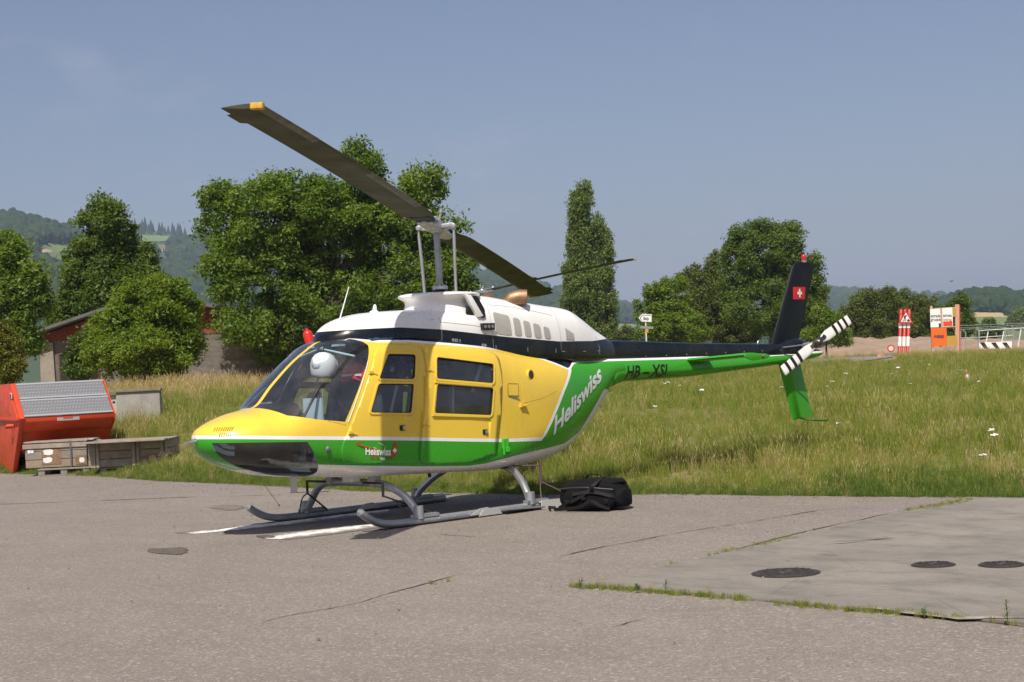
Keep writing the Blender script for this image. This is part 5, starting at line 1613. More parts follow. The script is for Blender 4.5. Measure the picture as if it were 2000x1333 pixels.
# ---- concrete chamber in the bank
m_cbox = pbr('pale_concrete', (.33, .32, .29), .9, var=.3, vscale=4, bmp=.3, bscale=30)
p = V(at(229, 815, 33.0)); t = thing('concrete_chamber', 'low pale concrete chamber with a flat cap sunk in the grass bank', 'concrete box', p)
uu = (RH3 * .985 + FH3 * .17).normalized(); vv = (RH3 * .17 - FH3 * .985).normalized()
Mx = Matrix((uu, vv, ZZ)).transposed()
mb = MB(); mb.box(uu * .43 - vv * .45 + ZZ * .2, (.87, .90, .60), Mx); mb.build('chamber_wall', m_cbox, t, bevel=.01)
mb = MB(); mb.prism([(0, -.05), (.02, .46), (-.13, .45), (-.15, -.05)], -vv * .06, uu, ZZ, -vv * .9); mb.build('end_wall', pbr('sunlit_concrete', (.42, .41, .37), .9, var=.2, vscale=5), t, bevel=.008)  # paler copy of the concrete, sunlight on this end put into the colour
mb = MB(); mb.box(uu * .36 - vv * .45 + ZZ * .52, (1.06, .98, .045), Mx); mb.build('cap_slab', pbr('dark_cap', (.20, .19, .165), .9, var=.35, vscale=6, bmp=.3), t, bevel=.008)
mb = MB(); mb.box(-uu * .06 - vv * .057 + ZZ * .31, (.05, .02, .03), Mx); mb.build('vent_hole', M_DRK, t)

# ---- barn behind the left trees
m_wall = pbr('grey_roughcast', (.150, .136, .118), .95, var=.4, vscale=2.2, bmp=.7, bscale=9, stretch=(1, 1, 3))
m_redw = pbr('red_boarding', (.20, .045, .028), .85, var=.3, vscale=3)
m_roof = pbr('grey_roof', (.12, .115, .11), .85, var=.25, vscale=3)
BD = 63.0
bo = gpt(300, BD); bo.z = 1.0
barn = thing('barn', 'grey walled barn with red boarded gable behind the left trees', 'barn', bo)
sx_ = 3155.75 / BD
X0, X1 = (78 - 300) / sx_, (580 - 300) / sx_
EZ = 2.35                                                   # wall height above 1.0
mb = MB(); mb.prism([(X0, -.4), (X1, -.4), (X1, EZ), (X0, EZ)], (0, 0, 0), RH3, ZZ, FH3 * 12); mb.build('wall', m_wall, barn)
mb = MB(); mb.prism([(X0 + .02, -.4), (X0 + .62, -.4), (X0 + .55, EZ - .05), (X0 + .05, EZ - .05)], -FH3 * .12, RH3, ZZ, FH3 * .115); mb.build('corner_pier', pbr('pale_pier', (.29, .25, .21), .9, var=.25, vscale=3, bmp=.4), barn)
apx = (X0 + X1) / 2 - .6; AZ_ = EZ + 1.55
nb = 44
for k in range(nb):
    a = X0 + (X1 - X0) * k / nb; b = X0 + (X1 - X0) * (k + 1) / nb - .006
    def top(x): return EZ + .25 + (AZ_ - EZ - .25) * (1 - abs(x - apx) / ((apx - X0) if x < apx else (X1 - apx)))
    mb = MB(); dz = rc.uniform(0, .012); mb.prism([(a, EZ), (b, EZ), (b, top(b) - .04), (a, top(a) - .04)], -FH3 * (.03 + dz), RH3, ZZ, FH3 * .05); mb.build('board', m_redw, barn)
for sgn, xe in ((-1, X0), (1, X1)):
    mb = MB(); a = Vector((apx, 0, AZ_)); e = xe + sgn * .5; ez = EZ + .25 - .5 * (AZ_ - EZ) / (X1 - X0) * 1.2
    mb.prism([(apx, AZ_), (e, ez), (e, ez + .12), (apx, AZ_ + .13)], -FH3 * .7, RH3, ZZ, FH3 * 13); mb.build('roof', m_roof, barn)
wx0, wx1, wz0, wz1 = (116 - 300) / sx_, (192 - 300) / sx_, .25, 1.85
mb = MB(); mb.box(RH3 * (wx0 + wx1) / 2 - FH3 * .01 + ZZ * (wz0 + wz1) / 2, (wx1 - wx0, .05, wz1 - wz0), Matrix((RH3, FH3, ZZ)).transposed()); wf = mb.build('window', pbr('dusty_dark_glass', (.02, .025, .022), .25), barn)
mb_ = pbr('rusty_glazing_bar', (.16, .085, .06), .8)
for k in range(5):
    x = wx0 + (wx1 - wx0) * k / 4; mb = MB(); mb.bar(RH3 * x - FH3 * .05 + ZZ * wz0, RH3 * x - FH3 * .05 + ZZ * wz1, .04, .04); mb.build('glazing_bar', mb_, wf)
for k in range(4):
    z = wz0 + (wz1 - wz0) * k / 3; mb = MB(); mb.bar(RH3 * wx0 - FH3 * .055 + ZZ * z, RH3 * wx1 - FH3 * .055 + ZZ * z, .04, .035); mb.build('glazing_bar', mb_, wf)

# ---- camera rucksack on the tarmac
m_bag = pbr('black_nylon', (.0045, .0045, .005), .85, spec=.2, bmp=.5, bscale=90)
m_bags = pbr('black_webbing', (.008, .008, .009), .7, spec=.25)
b0 = V(gnd(1086, 999)); b1 = V(gnd(1206, 999)); uu = (b1 - b0); uu.z = 0; BL = uu.length; uu.normalize(); vv = Vector((-uu.y, uu.x, 0))    # vv: away
if vv.dot(FH3) < 0: vv = -vv
bag = thing('rucksack', 'black rucksack lying on the tarmac behind the near skid', 'backpack', (b0 + b1) / 2)
Mx = Matrix((uu, vv, ZZ)).transposed()


def soft_box(c, s, name, mat, parent, puff=.16, wr=.012, seed=0, n=12):
    b = bmesh.new(); bmesh.ops.create_cube(b, size=1.0); bmesh.ops.subdivide_edges(b, edges=b.edges[:], cuts=n - 1, use_grid_fill=True)
    from mathutils import noise as mnoise
    for vtx in b.verts:
        q = vtx.co * 2; m = max(abs(q.x), abs(q.y), abs(q.z)); l = q.length; k = m / l if l else 1
        q2 = q * (1 - .33 * (1 - k) * 1.6)
        q2 = q2 * (1 + puff * (1 - max(min(abs(q.x), abs(q.y)), min(abs(q.y), abs(q.z)), min(abs(q.x), abs(q.z)))) * .5)
        p_ = Vector((q2.x * s[0] / 2, q2.y * s[1] / 2, q2.z * s[2] / 2))
        nn_ = mnoise.noise(p_ * 9 + Vector((seed, 0, 0))) + .6 * mnoise.noise(p_ * 22 + Vector((0, seed, 0)))
        p_ += p_.normalized() * nn_ * wr
        p_.z = max(p_.z, -s[2] / 2)
        vtx.co = V(c) + Mx @ p_
    me = bpy.data.meshes.new(name); b.to_mesh(me); b.free(); me.materials.append(mat); me.polygons.foreach_set('use_smooth', [True] * len(me.polygons))
    o_ = bpy.data.objects.new(name, me); COL.objects.link(o_); o_.parent = parent
    return o_


B = lambda x, y, z: uu * x + vv * y + ZZ * z
soft_box(B(.0, .20, .145), (BL * 1.02, .40, .285), 'main_compartment', m_bag, bag, wr=.016, seed=1)
soft_box(B(.03, .02, .12), (BL * .80, .14, .21), 'front_pocket', m_bag, bag, wr=.014, seed=5)
soft_box(B(.06, .20, .265), (BL * .72, .30, .075), 'lid_flap', m_bag, bag, wr=.014, seed=9)
soft_box(B(BL * .49, .15, .12), (.10, .26, .18), 'side_pocket', m_bag, bag, wr=.012, seed=11)
for a in ([B(-.30, .0, .03), B(-.18, -.06, .08), B(-.05, -.075, .13), B(.06, -.06, .20), B(.12, -.01, .27), B(.13, .1, .31)], [B(-.34, -.02, .02), B(-.22, -.09, .03), B(-.02, -.10, .05), B(.10, -.10, .11), B(.20, -.09, .06), B(.28, -.06, .03)],
          [B(-.1, -.08, .17), B(.1, -.06, .19), B(.28, -.03, .15), B(.33, .05, .12)], [B(-.10, .22, .30), B(-.06, .22, .335), B(.04, .22, .335), B(.08, .22, .305)], [B(-.36, .05, .03), B(-.41, .0, .035), B(-.37, -.04, .015)]):
    P_ = bez(a, 5); mb = MB()
    for q in range(len(P_) - 1): mb.bar(P_[q], P_[q + 1] + (P_[q + 1] - P_[q]) * .12, .032, .008, up=(P_[q] - B(0, .2, .1)))
    mb.build('strap', m_bags, bag)
for x, z in ((.11, .235), (.02, .13), (.26, .11), (-.16, .10)):
    mb = MB(); mb.box(B(x, -.085, z), (.045, .02, .03), Mx); mb.build('buckle', m_bags, bag, bevel=.004)
P_ = bez([B(-.30, .02, .215), B(0, -.055, .235), B(.28, .03, .205)], 6); mb = MB(); mb.tube(P_, .006, 6); mb.build('zip', pbr('grey_zip', (.06, .06, .06), .4, .4), bag, 60)
bt = thing('drinks_bottle', 'small bottle with a grey cap poking out beside the rucksack', 'bottle', V(gnd(1212, 985)))
mb = MB(); mb.lathe([(.03, -.09), (.034, -.085), (.034, .05), (.016, .085), (.016, .11)], (0, 0, .035), uu * 1 + ZZ * .05, 16); mb.build('bottle_body', pbr('amber_plastic', (.10, .055, .012), .2, coat=.5), bt, 50)
cp = thing('cloth_cap', 'crumpled pale grey cap tucked behind the rucksack', 'cap', V(gnd(1208, 985)) + ZZ * .10)
mb = MB(); mb.lathe([(0, .055), (.05, .045), (.07, .01), (.072, -.02), (.10, -.028), (.10, -.032)], (0, 0, 0), (.3, .2, 1), 14); mb.build('crown_panel', pbr('grey_cotton', (.36, .36, .34), .9, var=.35, vscale=30), cp, 50)

# ---- wheeled extinguisher behind the helicopter
e0 = gpt(612, 38)
ext = thing('wheeled_extinguisher', 'red wheeled fire extinguisher on a trolley behind the helicopter nose', 'fire extinguisher', e0)
mb = MB(); ax = (-RH3 * .22 + ZZ).normalized(); eb = V(at(611, 690, 38)) - e0
mb.lathe([(0, -.55), (.09, -.54), (.115, -.49), (.115, .46), (.105, .505), (.075, .535), (.045, .55), (.04, .61)], eb, ax, 20); mb.build('bottle', pbr('extinguisher_red', (.62, .018, .012), .3, coat=.4), ext, 50)
mb = MB(); mb.lathe([(.045, .60), (.045, .66), (.02, .68)], eb, ax, 10); mb.bar(eb + ax * .66, eb + ax * .67 - RH3 * .12, .03, .03); mb.build('valve', M_BLK, ext, 40)
mb = MB(); h0 = V(at(624, 646, 38)) - e0
mb.tube([h0, Vector((h0.x, h0.y, .15)), eb - ax * .5], .012, 8); mb.tube([h0 - ZZ * .12, h0 - ZZ * .12 - RH3 * .2], .010, 8); mb.build('trolley_handle', pbr('galvanised_tube', (.45, .45, .42), .5, .5), ext, 40)
for q in (-.22, .22): mb = MB(); mb.lathe([(.10, -.03), (.16, -.03), (.16, .03), (.10, .03)], Vector((eb.x, eb.y, .16)) + FH3 * q, FH3, 20); mb.build('wheel', M_BLK, ext, 40)
mb = MB(); mb.bar(Vector((eb.x, eb.y, .16)) - FH3 * .22, Vector((eb.x, eb.y, .16)) + FH3 * .22, .03, .03); mb.tube([Vector((eb.x, eb.y, .16)), eb - ax * .5], .02, 8); mb.build('axle', M_BLK, ext)

# ---- signs and fence at the far side of the meadow
def FR(px, py, D):
    return V(at(px, py, D))


def sgn_poly(pts, D, th, name, mat, parent, o, back=0.0):
    """flat plate outlined by pixels at depth D, facing the camera side"""
    P = [FR(x, y, D) for x, y in pts]; n = len(P)
    mb = MB(); q = [p_ - o + FH3 * back for p_ in P]
    mb.add(q + [p_ + FH3 * th for p_ in q], [tuple(range(n)), tuple(range(2 * n - 1, n - 1, -1))] + [(i, (i + 1) % n, n + (i + 1) % n, n + i) for i in range(n)])
    return mb.build(name, mat, parent)


m_sw = pbr('white_sign_face', (.74, .74, .73), .5); m_sr = pbr('red_sign_face', (.52, .02, .022), .5); m_sg = pbr('grey_sign_back', (.22, .22, .23), .6); m_or = pbr('orange_sign_face', (.66, .13, .008), .5)
m_gal = pbr('galvanised_steel', (.42, .45, .48), .5, .6); m_tim = pbr('pale_timber', (.52, .33, .22), .8, var=.2, vscale=6); m_mus = pbr('mustard_board', (.42, .25, .04), .8); m_pur = pbr('purple_lettering', (.13, .03, .12), .5); m_yel = pbr('amber_disc', (.65, .26, .01), .5)


def sgn_text(s, px, py, wpx, hpx, D, mat, parent, o, bold=.01, back=-.03, shear=0.0, slope=0.0):
    ex = FR(px + 1, py + slope, D) - FR(px, py, D); ey = FR(px, py - 1, D) - FR(px, py, D); p0 = FR(px, py, D) - o + FH3 * back
    return lettering(s, hpx / .72, 'lettering', mat, parent, lambda x, y: p0 + ex * x + ey * y, bold=bold * hpx, shear=shear, width=wpx)


D = 82.0; o = gpt(1261, D)
sg = thing('direction_sign', 'white arrow signpost reading Belp in front of the green tree', 'road sign', o)
mb = MB(); tp = FR(1260.5, 613, D) - o; mb.tube([Vector((tp.x * .6, tp.y * .6, -.3)), tp], .04, 8); mb.build('post', pbr('pale_post', (.55, .55, .52), .6), sg, 40)
sgn_poly([(1247, 621), (1254, 613.5), (1273, 614.5), (1272.5, 630), (1253, 629)], D, .03, 'arrow_border', m_sw, sg, o, -.06)
sgn_poly([(1249.3, 621.3), (1254.6, 615.4), (1272.3, 616.0), (1271.6, 628.8), (1253.8, 628)], D, .004, 'arrow_line', pbr('dark_line', (.03, .035, .03), .6), sg, o, -.066)
sgn_poly([(1250.8, 621.5), (1255.2, 616.6), (1271.8, 617.2), (1271.2, 629.2), (1254.6, 628.4)], D, .004, 'arrow_face', m_sw, sg, o, -.072)
sgn_text('Belp', 1256.5, 625.5, 10.5, 6.5, D, M_BLK, sg, o, .02, -.08)
sgn_poly([(1250.5, 637), (1276, 638.4), (1275.6, 643.2), (1250.3, 642)], D, .03, 'lower_plate', m_sg, sg, o, -.06)
mb = MB(); mb.lathe([(.09, 0), (.09, .02)], FR(1263, 646.5, D) - o - FH3 * .05, FH3, 16); mb.build('amber_disc', m_yel, sg)

D = 100.0; o = gpt(1765, D)
rw = thing('roadworks_sign', 'road works triangle on three stacked red and white guide posts', 'road sign', o)
for k, (xb, xt) in enumerate(((1756.5, 1760), (1764.5, 1768), (1772.5, 1776))):
    pst = bpy.data.objects.new('guide_post', None); COL.objects.link(pst); pst.parent = rw
    for y0, y1, c in ((604, 614, 1), (614, 631, 2), (631, 641, 0), (641, 657.5, 1), (657.5, 676.5, 0), (676.5, 693, 1), (693, 698, 0)):
        f = lambda y: xt + (xb - xt) * (y - 604) / 90
        xo0, xo1 = f(y0), f(y1)
        sgn_poly([(xo0 - 2.9, y0), (xo0 + 2.9, y0), (xo1 + 2.9, y1), (xo1 - 2.9, y1)], D, .12, 'white_band' if c == 0 else 'red_band', m_sw if c == 0 else m_sr, pst, o, .0)
        if c:
            sgn_poly([(xo0 - 1.1, y0 + 1), (xo0 + 1.1, y0 + 1), (xo1 + 1.1, y1 - 1), (xo1 - 1.1, y1 - 1)], D, .01, 'pale_rib', pbr('pale_red_rib', (.62, .22, .20), .5) if k == 0 and y0 == 604 else bpy.data.materials['pale_red_rib'], pst, o, -.012)
sgn_poly([(1768.5, 606.5), (1783, 632.5), (1754, 632.5)], D, .03, 'triangle_border', m_sr, rw, o, -.12)
sgn_poly([(1768.5, 611), (1778.5, 629.3), (1758.3, 629.3)], D, .006, 'triangle_face', m_sw, rw, o, -.128)
sgn_poly([(1770, 628.2), (1777.3, 628.2), (1774.5, 624.4), (1773, 623.6), (1771.5, 625)], D, .006, 'spoil_heap', M_BLK, rw, o, -.136)
for q in ([(1765, 617.5), (1767, 616.4), (1770.5, 616), (1770.8, 617.2), (1768.6, 618.8), (1767.4, 621.6), (1764.4, 621.6), (1764.6, 619)], [(1764.6, 621.6), (1766, 621.6), (1766, 628), (1764.8, 628)], [(1766.3, 621.6), (1767.8, 621.6), (1769, 624.5), (1768.2, 628), (1767.2, 628), (1767.6, 624.8)], [(1760.5, 628.2), (1763, 626.8), (1764, 628.2)], [(1762, 627.5), (1767.6, 619.4), (1768, 620), (1762.6, 628)]):
    sgn_poly(q, D, .006, 'worker_symbol', M_BLK, rw, o, -.136)

D = 97.0; o = gpt(1740, D)
rs = thing('round_sign', 'small round white sign with red rim standing low in the grass', 'road sign', o)
c0 = FR(1740, 681, D) - o
mb = MB(); mb.lathe([(.225, 0), (.225, .02)], c0 - FH3 * .02, FH3, 24); mb.build('red_rim', m_sr, rs)
mb = MB(); mb.lathe([(.15, 0), (.15, .008)], c0 - FH3 * .032, FH3, 24); mb.build('white_face', pbr('greyed_white', (.56, .53, .50), .6), rs)
mb = MB(); mb.bar(c0, Vector((c0.x, c0.y, -.1)), .06, .04); mb.box((c0.x, c0.y, .05), (.5, .4, .16)); mb.build('foot', m_sg, rs)

D = 92.0; o = gpt(1718, D)
tr_ = thing('wooden_trestle', 'pale pointed wooden trestle standing at the road edge', 'trestle', o)
for a, b in (((1712, 707), (1717, 686)), ((1719, 707), (1717.5, 686)), ((1727, 697), (1717.5, 685.5)), ((1723, 703), (1719, 688))):
    mb = MB(); mb.bar(FR(*a, D) - o, FR(*b, D) - o - FH3 * .1, .12, .04, up=FH3); mb.build('timber_leg', m_tim, tr_)
sgn_poly([(1713, 704), (1717, 685), (1722, 693), (1719, 705)], D, .04, 'facing_board', m_tim, tr_, o, -.08)

D = 102.0; o = gpt(1845, D)
bd = thing('construction_board', 'timber framed site board with white astrada panels and an orange panel', 'sign board', o)
for a, b, w in (((1870, 690), (1869.5, 595), .26), ((1822.5, 694), (1819, 598), .14), ((1838, 680), (1837.5, 602), .14)):
    mb = MB(); mb.bar(FR(*a, D) - o + FH3 * .05, FR(*b, D) - o + FH3 * .05, w, .14, up=FH3); mb.build('post', m_tim, bd, bevel=.01)
mb = MB(); mb.bar(FR(1874.6, 690, D) - o + FH3 * .05, FR(1874, 596, D) - o + FH3 * .05, .06, .16, up=FH3); mb.build('red_post_edge', m_sr, bd)
for (a, b) in (((1836, 640.5), (1870, 638)), ((1848, 676.5), (1870, 675)), ((1816, 604), (1866, 601))):
    mb = MB(); mb.bar(FR(*a, D) - o + FH3 * .02, FR(*b, D) - o + FH3 * .02, .06, .1, up=FH3); mb.build('rail', m_tim, bd)
sgn_poly([(1816, 605), (1835.6, 603.3), (1837, 639.5), (1817.3, 640)], D, .03, 'white_panel', m_sw, bd, o, -.06)
sgn_poly([(1833, 632), (1837, 632), (1837, 639.5), (1833.2, 639.8)], D, .006, 'dark_corner', M_BLK, bd, o, -.068)
sgn_poly([(1839.5, 602.5), (1859.6, 601.2), (1860.8, 637.8), (1840.6, 639)], D, .03, 'white_panel', m_sw, bd, o, -.06)
sgn_poly([(1841.3, 627.2), (1843, 628.6), (1845, 627.2), (1847, 628.8), (1849, 627.2), (1852, 628.6), (1856, 627), (1859.3, 627), (1859.8, 636.8), (1841.6, 637.8)], D, .006, 'orange_red_area', pbr('vermilion', (.62, .06, .012), .5), bd, o, -.068)
sgn_text('astrada', 1817.5, 620, 18.5, 6.2, D, M_BLK, bd, o, .012, -.075)
sgn_text('gruppe', 1817.8, 627, 18.5, 6.0, D, M_BLK, bd, o, .012, -.075)
sgn_text('astrada', 1841.3, 619, 17, 6.0, D, M_BLK, bd, o, .012, -.075)
sgn_text('belag', 1842, 626.4, 16, 4.6, D, pbr('pink_red_lettering', (.60, .16, .14), .5), bd, o, .012, -.075)
sgn_poly([(1860.2, 602), (1867, 601.4), (1867.4, 619), (1860.8, 619.4)], D, .03, 'mustard_panel', m_mus, bd, o, -.03)
sgn_poly([(1817.5, 641), (1848, 640), (1848.6, 675.6), (1820.4, 677.4)], D, .03, 'orange_panel', m_or, bd, o, -.06)
sgn_text('WEIBEL', 1823.3, 660.2, 20.5, 5.2, D, m_pur, bd, o, .06, -.075, .3)
sgn_poly([(1849, 656.6), (1868.6, 655.8), (1869.6, 675.4), (1849.6, 676)], D, .03, 'mustard_panel', m_mus, bd, o, -.03)

# fence posts, gate and barrier
D = 106.0; o = gpt(1880, D)
fn_ = thing('wire_fence', 'galvanised wire fence with cranked posts beside the site board', 'fence', o)
for xb, yb, xt, yt, xk, yk in ((1877, 690, 1876, 648, 1869, 641), (1887, 695, 1886, 650, 1880.5, 644), (1912.5, 690, 1911.5, 646, 1907, 640), (1979.5, 690, 1979, 642, 1975.5, 636)):
    mb = MB(); mb.tube([FR(xb, yb, D) - o, FR(xt, yt, D) - o, FR(xk, yk, D) - o], .035, 8); mb.build('post', m_gal, fn_, 30)
for a, b in (((1877, 660), (1912, 659.4)), ((1887, 663), (1912, 667.5)), ((1869, 641), (1907, 640.4)), ((1907, 640), (2010, 634.5)), ((1872, 644), (2010, 638.5)), ((1870, 636.5), (2010, 631.5))):
    mb = MB(); mb.tube([FR(*a, D) - o, FR(*b, D) - o], .014 if a[1] > 650 else .008, 6); mb.build('wire', m_gal, fn_)
o = gpt(1950, D + 1.5)
gt_ = thing('steel_gate', 'tall grey steel framed gate at the right picture edge', 'gate', o); Dg = D + 1.5
for a, b, w in (((1912.5, 646.3), (2010, 640.6), .06), ((1912.5, 659.4), (1978.5, 655.3), .045), ((1978.5, 655.3), (2004, 681), .04), ((1912.8, 646), (1913.4, 688), .06), ((1963, 645), (1963.4, 668), .09), ((1979, 642), (1980.4, 690), .06), ((1945.5, 649), (1946, 657), .03)):
    mb = MB(); mb.tube([FR(*a, Dg) - o, FR(*b, Dg) - o], w * .6, 6); mb.build('gate_bar', m_gal, gt_)
for a, b in (((1930, 648), (1921.5, 694)), ((1960.5, 647), (1952.5, 694)), ((1994, 644), (1988, 680))):
    mb = MB(); mb.tube([FR(*a, Dg) - o, FR(*b, Dg) - o], .035, 6); mb.build('gate_stay', m_sw, gt_)
D = 104.0; o = gpt(1944, D)
ba = thing('road_barrier', 'low barrier plank with black and white diagonal stripes before the gate', 'barrier', o)
sgn_poly([(1912.5, 669.5), (1976, 667), (1976.5, 680), (1912.5, 682.3)], D, .05, 'plank', m_sw, ba, o, 0)
for x in (1913.5, 1935.5, 1957):
    sgn_poly([(x, 669.6), (x + 9, 669.2), (x + 17, 681.5), (x + 9.5, 681.8)], D, .006, 'black_stripe', pbr('barrier_black', (.02, .012, .014), .5) if x == 1913.5 else bpy.data.materials['barrier_black'], ba, o, -.012)
for x in (1923, 1954): mb = MB(); mb.bar(FR(x + 1, 682, D) - o + FH3 * .03, FR(x - 1, 698, D) - o + FH3 * .03, .05, .04); mb.build('leg', m_sw, ba)

o = V(ground_hit(1891, 751)); D = float((o - V(CP)).dot(V(FW)))
mk = thing('marker_post', 'small white topped marker post standing alone in the meadow', 'marker post', o)
mb = MB(); s_ = D / 3155.75
mb.lathe([(4.2 * s_, 0), (4.2 * s_, 6 * s_), (3.2 * s_, 14 * s_), (1.6 * s_, 16 * s_)], (0, 0, .05), (-.12, .05, 1), 12); mb.build('white_body', pbr('dirty_white', (.62, .55, .52), .6), mk, 40)
mb = MB(); mb.lathe([(1.6 * s_, 15 * s_), (2.4 * s_, 18 * s_), (2.4 * s_, 23 * s_), (0, 25.5 * s_)], (0, 0, .05), (-.12, .05, 1), 12); mb.build('red_head', pbr('faded_red', (.48, .18, .13), .6), mk, 40)

# ---- bird in the sky
bp = V(at(1858, 549.5, 260)); bird = thing('bird', 'distant dark bird gliding in the hazy sky above the site board', 'bird', bp)
mb = MB(); mb.lathe([(0, -.32), (.05, -.26), (.075, -.05), (.06, .12), (.02, .30), (0, .34)], (0, 0, 0), RH3 * -1 + FH3 * .2, 10)
for q in (-1, 1): mb.add([RH3 * -.08, RH3 * .10, RH3 * .12 + FH3 * q * .5 + ZZ * .10, RH3 * .02 + FH3 * q * .52 + ZZ * .10], [(0, 1, 2, 3)]); mb.add([RH3 * .02 + FH3 * q * .52 + ZZ * .10, RH3 * .12 + FH3 * q * .5 + ZZ * .10, RH3 * .14 + FH3 * q * .8 + ZZ * .06], [(0, 1, 2)])
mb.build('body', pbr('dark_feather', (.03, .03, .032), .8), bird, 50, fix=False)

# ---- second helicopter on the grass behind, all but one blade hidden
h2p = gpt(948, 45.0)
h2 = copy_tree(heli)
h2['label'] = 'second helicopter hidden behind, only its thin rotor blade shows above the engine cowling'
yaw = math.atan2(FH3.y, FH3.x)                              # tail away from the camera
hub_l = Vector((2.951, 0, 0))
h2.rotation_euler = (0, 0, yaw)
h2.location = h2p - Matrix.Rotation(yaw, 3, 'Z') @ hub_l
h2.location.z = h2p.z - .02
dU = (RH3 * .79 - FH3 * .61)
want = math.atan2(dU.y, dU.x) - yaw - PSI
for ch in h2.children:
    if ch.name.startswith('main_rotor'):
        ch.matrix_local = Matrix.Translation(Vector((2.951, 0, 0))) @ Matrix.Rotation(want, 4, 'Z') @ Matrix.Translation(Vector((-2.951, 0, 0)))
# ================================================================== TREES AND GRASS
def leaf_mat(name, c0, c1, trans=.35, rough=.5):
    m = bpy.data.materials.new(name); m.use_nodes = True; nt = m.node_tree; bs = nt.nodes['Principled BSDF']
    a = nd(nt, 'ShaderNodeAttribute', attribute_name='tint')
    col = mixc(nt, a.outputs['Fac'], c0, c1)
    nt.links.new(col, bs.inputs['Base Color']); bs.inputs['Roughness'].default_value = rough
    bs.inputs['Specular IOR Level'].default_value = .35
    tr = nd(nt, 'ShaderNodeBsdfTranslucent')
    hs = nd(nt, 'ShaderNodeHueSaturation', Saturation=1.15, Value=1.5); nt.links.new(col, hs.inputs['Color']); nt.links.new(hs.outputs[0], tr.inputs['Color'])
    mxs = nd(nt, 'ShaderNodeMixShader'); mxs.inputs[0].default_value = trans
    nt.links.new(bs.outputs[0], mxs.inputs[1]); nt.links.new(tr.outputs[0], mxs.inputs[2])
    nt.links.new(mxs.outputs[0], nt.nodes['Material Output'].inputs['Surface'])
    return m


m_bark = pbr('tree_bark', (.085, .065, .045), .95, var=.4, vscale=6, bmp=.6, bscale=20)


def leaf_mesh(name, P, N, size, tint, mat, parent, rng, aspect=.55):
    """one folded leaf (two triangles each side of the rib) per point"""
    n = len(P)
    t = rng.normal(size=(n, 3)); t -= (t * N).sum(1)[:, None] * N; t /= np.linalg.norm(t, axis=1)[:, None]
    b = np.cross(N, t)
    s = size[:, None]
    v0 = P - t * s * .5; v2 = P + t * s * .5
    v1 = P + b * s * aspect * .5 + N * s * .12; v3 = P - b * s * aspect * .5 + N * s * .12
    V4 = np.stack([v0, v1, v2, v3], 1).reshape(-1, 3)
    me = bpy.data.meshes.new(name)
    me.vertices.add(4 * n); me.vertices.foreach_set('co', V4.astype(np.float32).ravel())
    I = np.arange(n)[:, None] * 4
    tri = np.concatenate([I + np.array([[0, 1, 2]]), I + np.array([[0, 2, 3]])], 1).reshape(-1)
    me.loops.add(6 * n); me.loops.foreach_set('vertex_index', tri.astype(np.int32))
    me.polygons.add(2 * n); me.polygons.foreach_set('loop_start', (np.arange(2 * n) * 3).astype(np.int32))
    me.update(calc_edges=True)
    a = me.attributes.new('tint', 'FLOAT', 'POINT'); a.data.foreach_set('value', np.repeat(tint, 4).astype(np.float32))
    me.materials.append(mat)
    o = bpy.data.objects.new(name, me); COL.objects.link(o); o.parent = parent
    return o


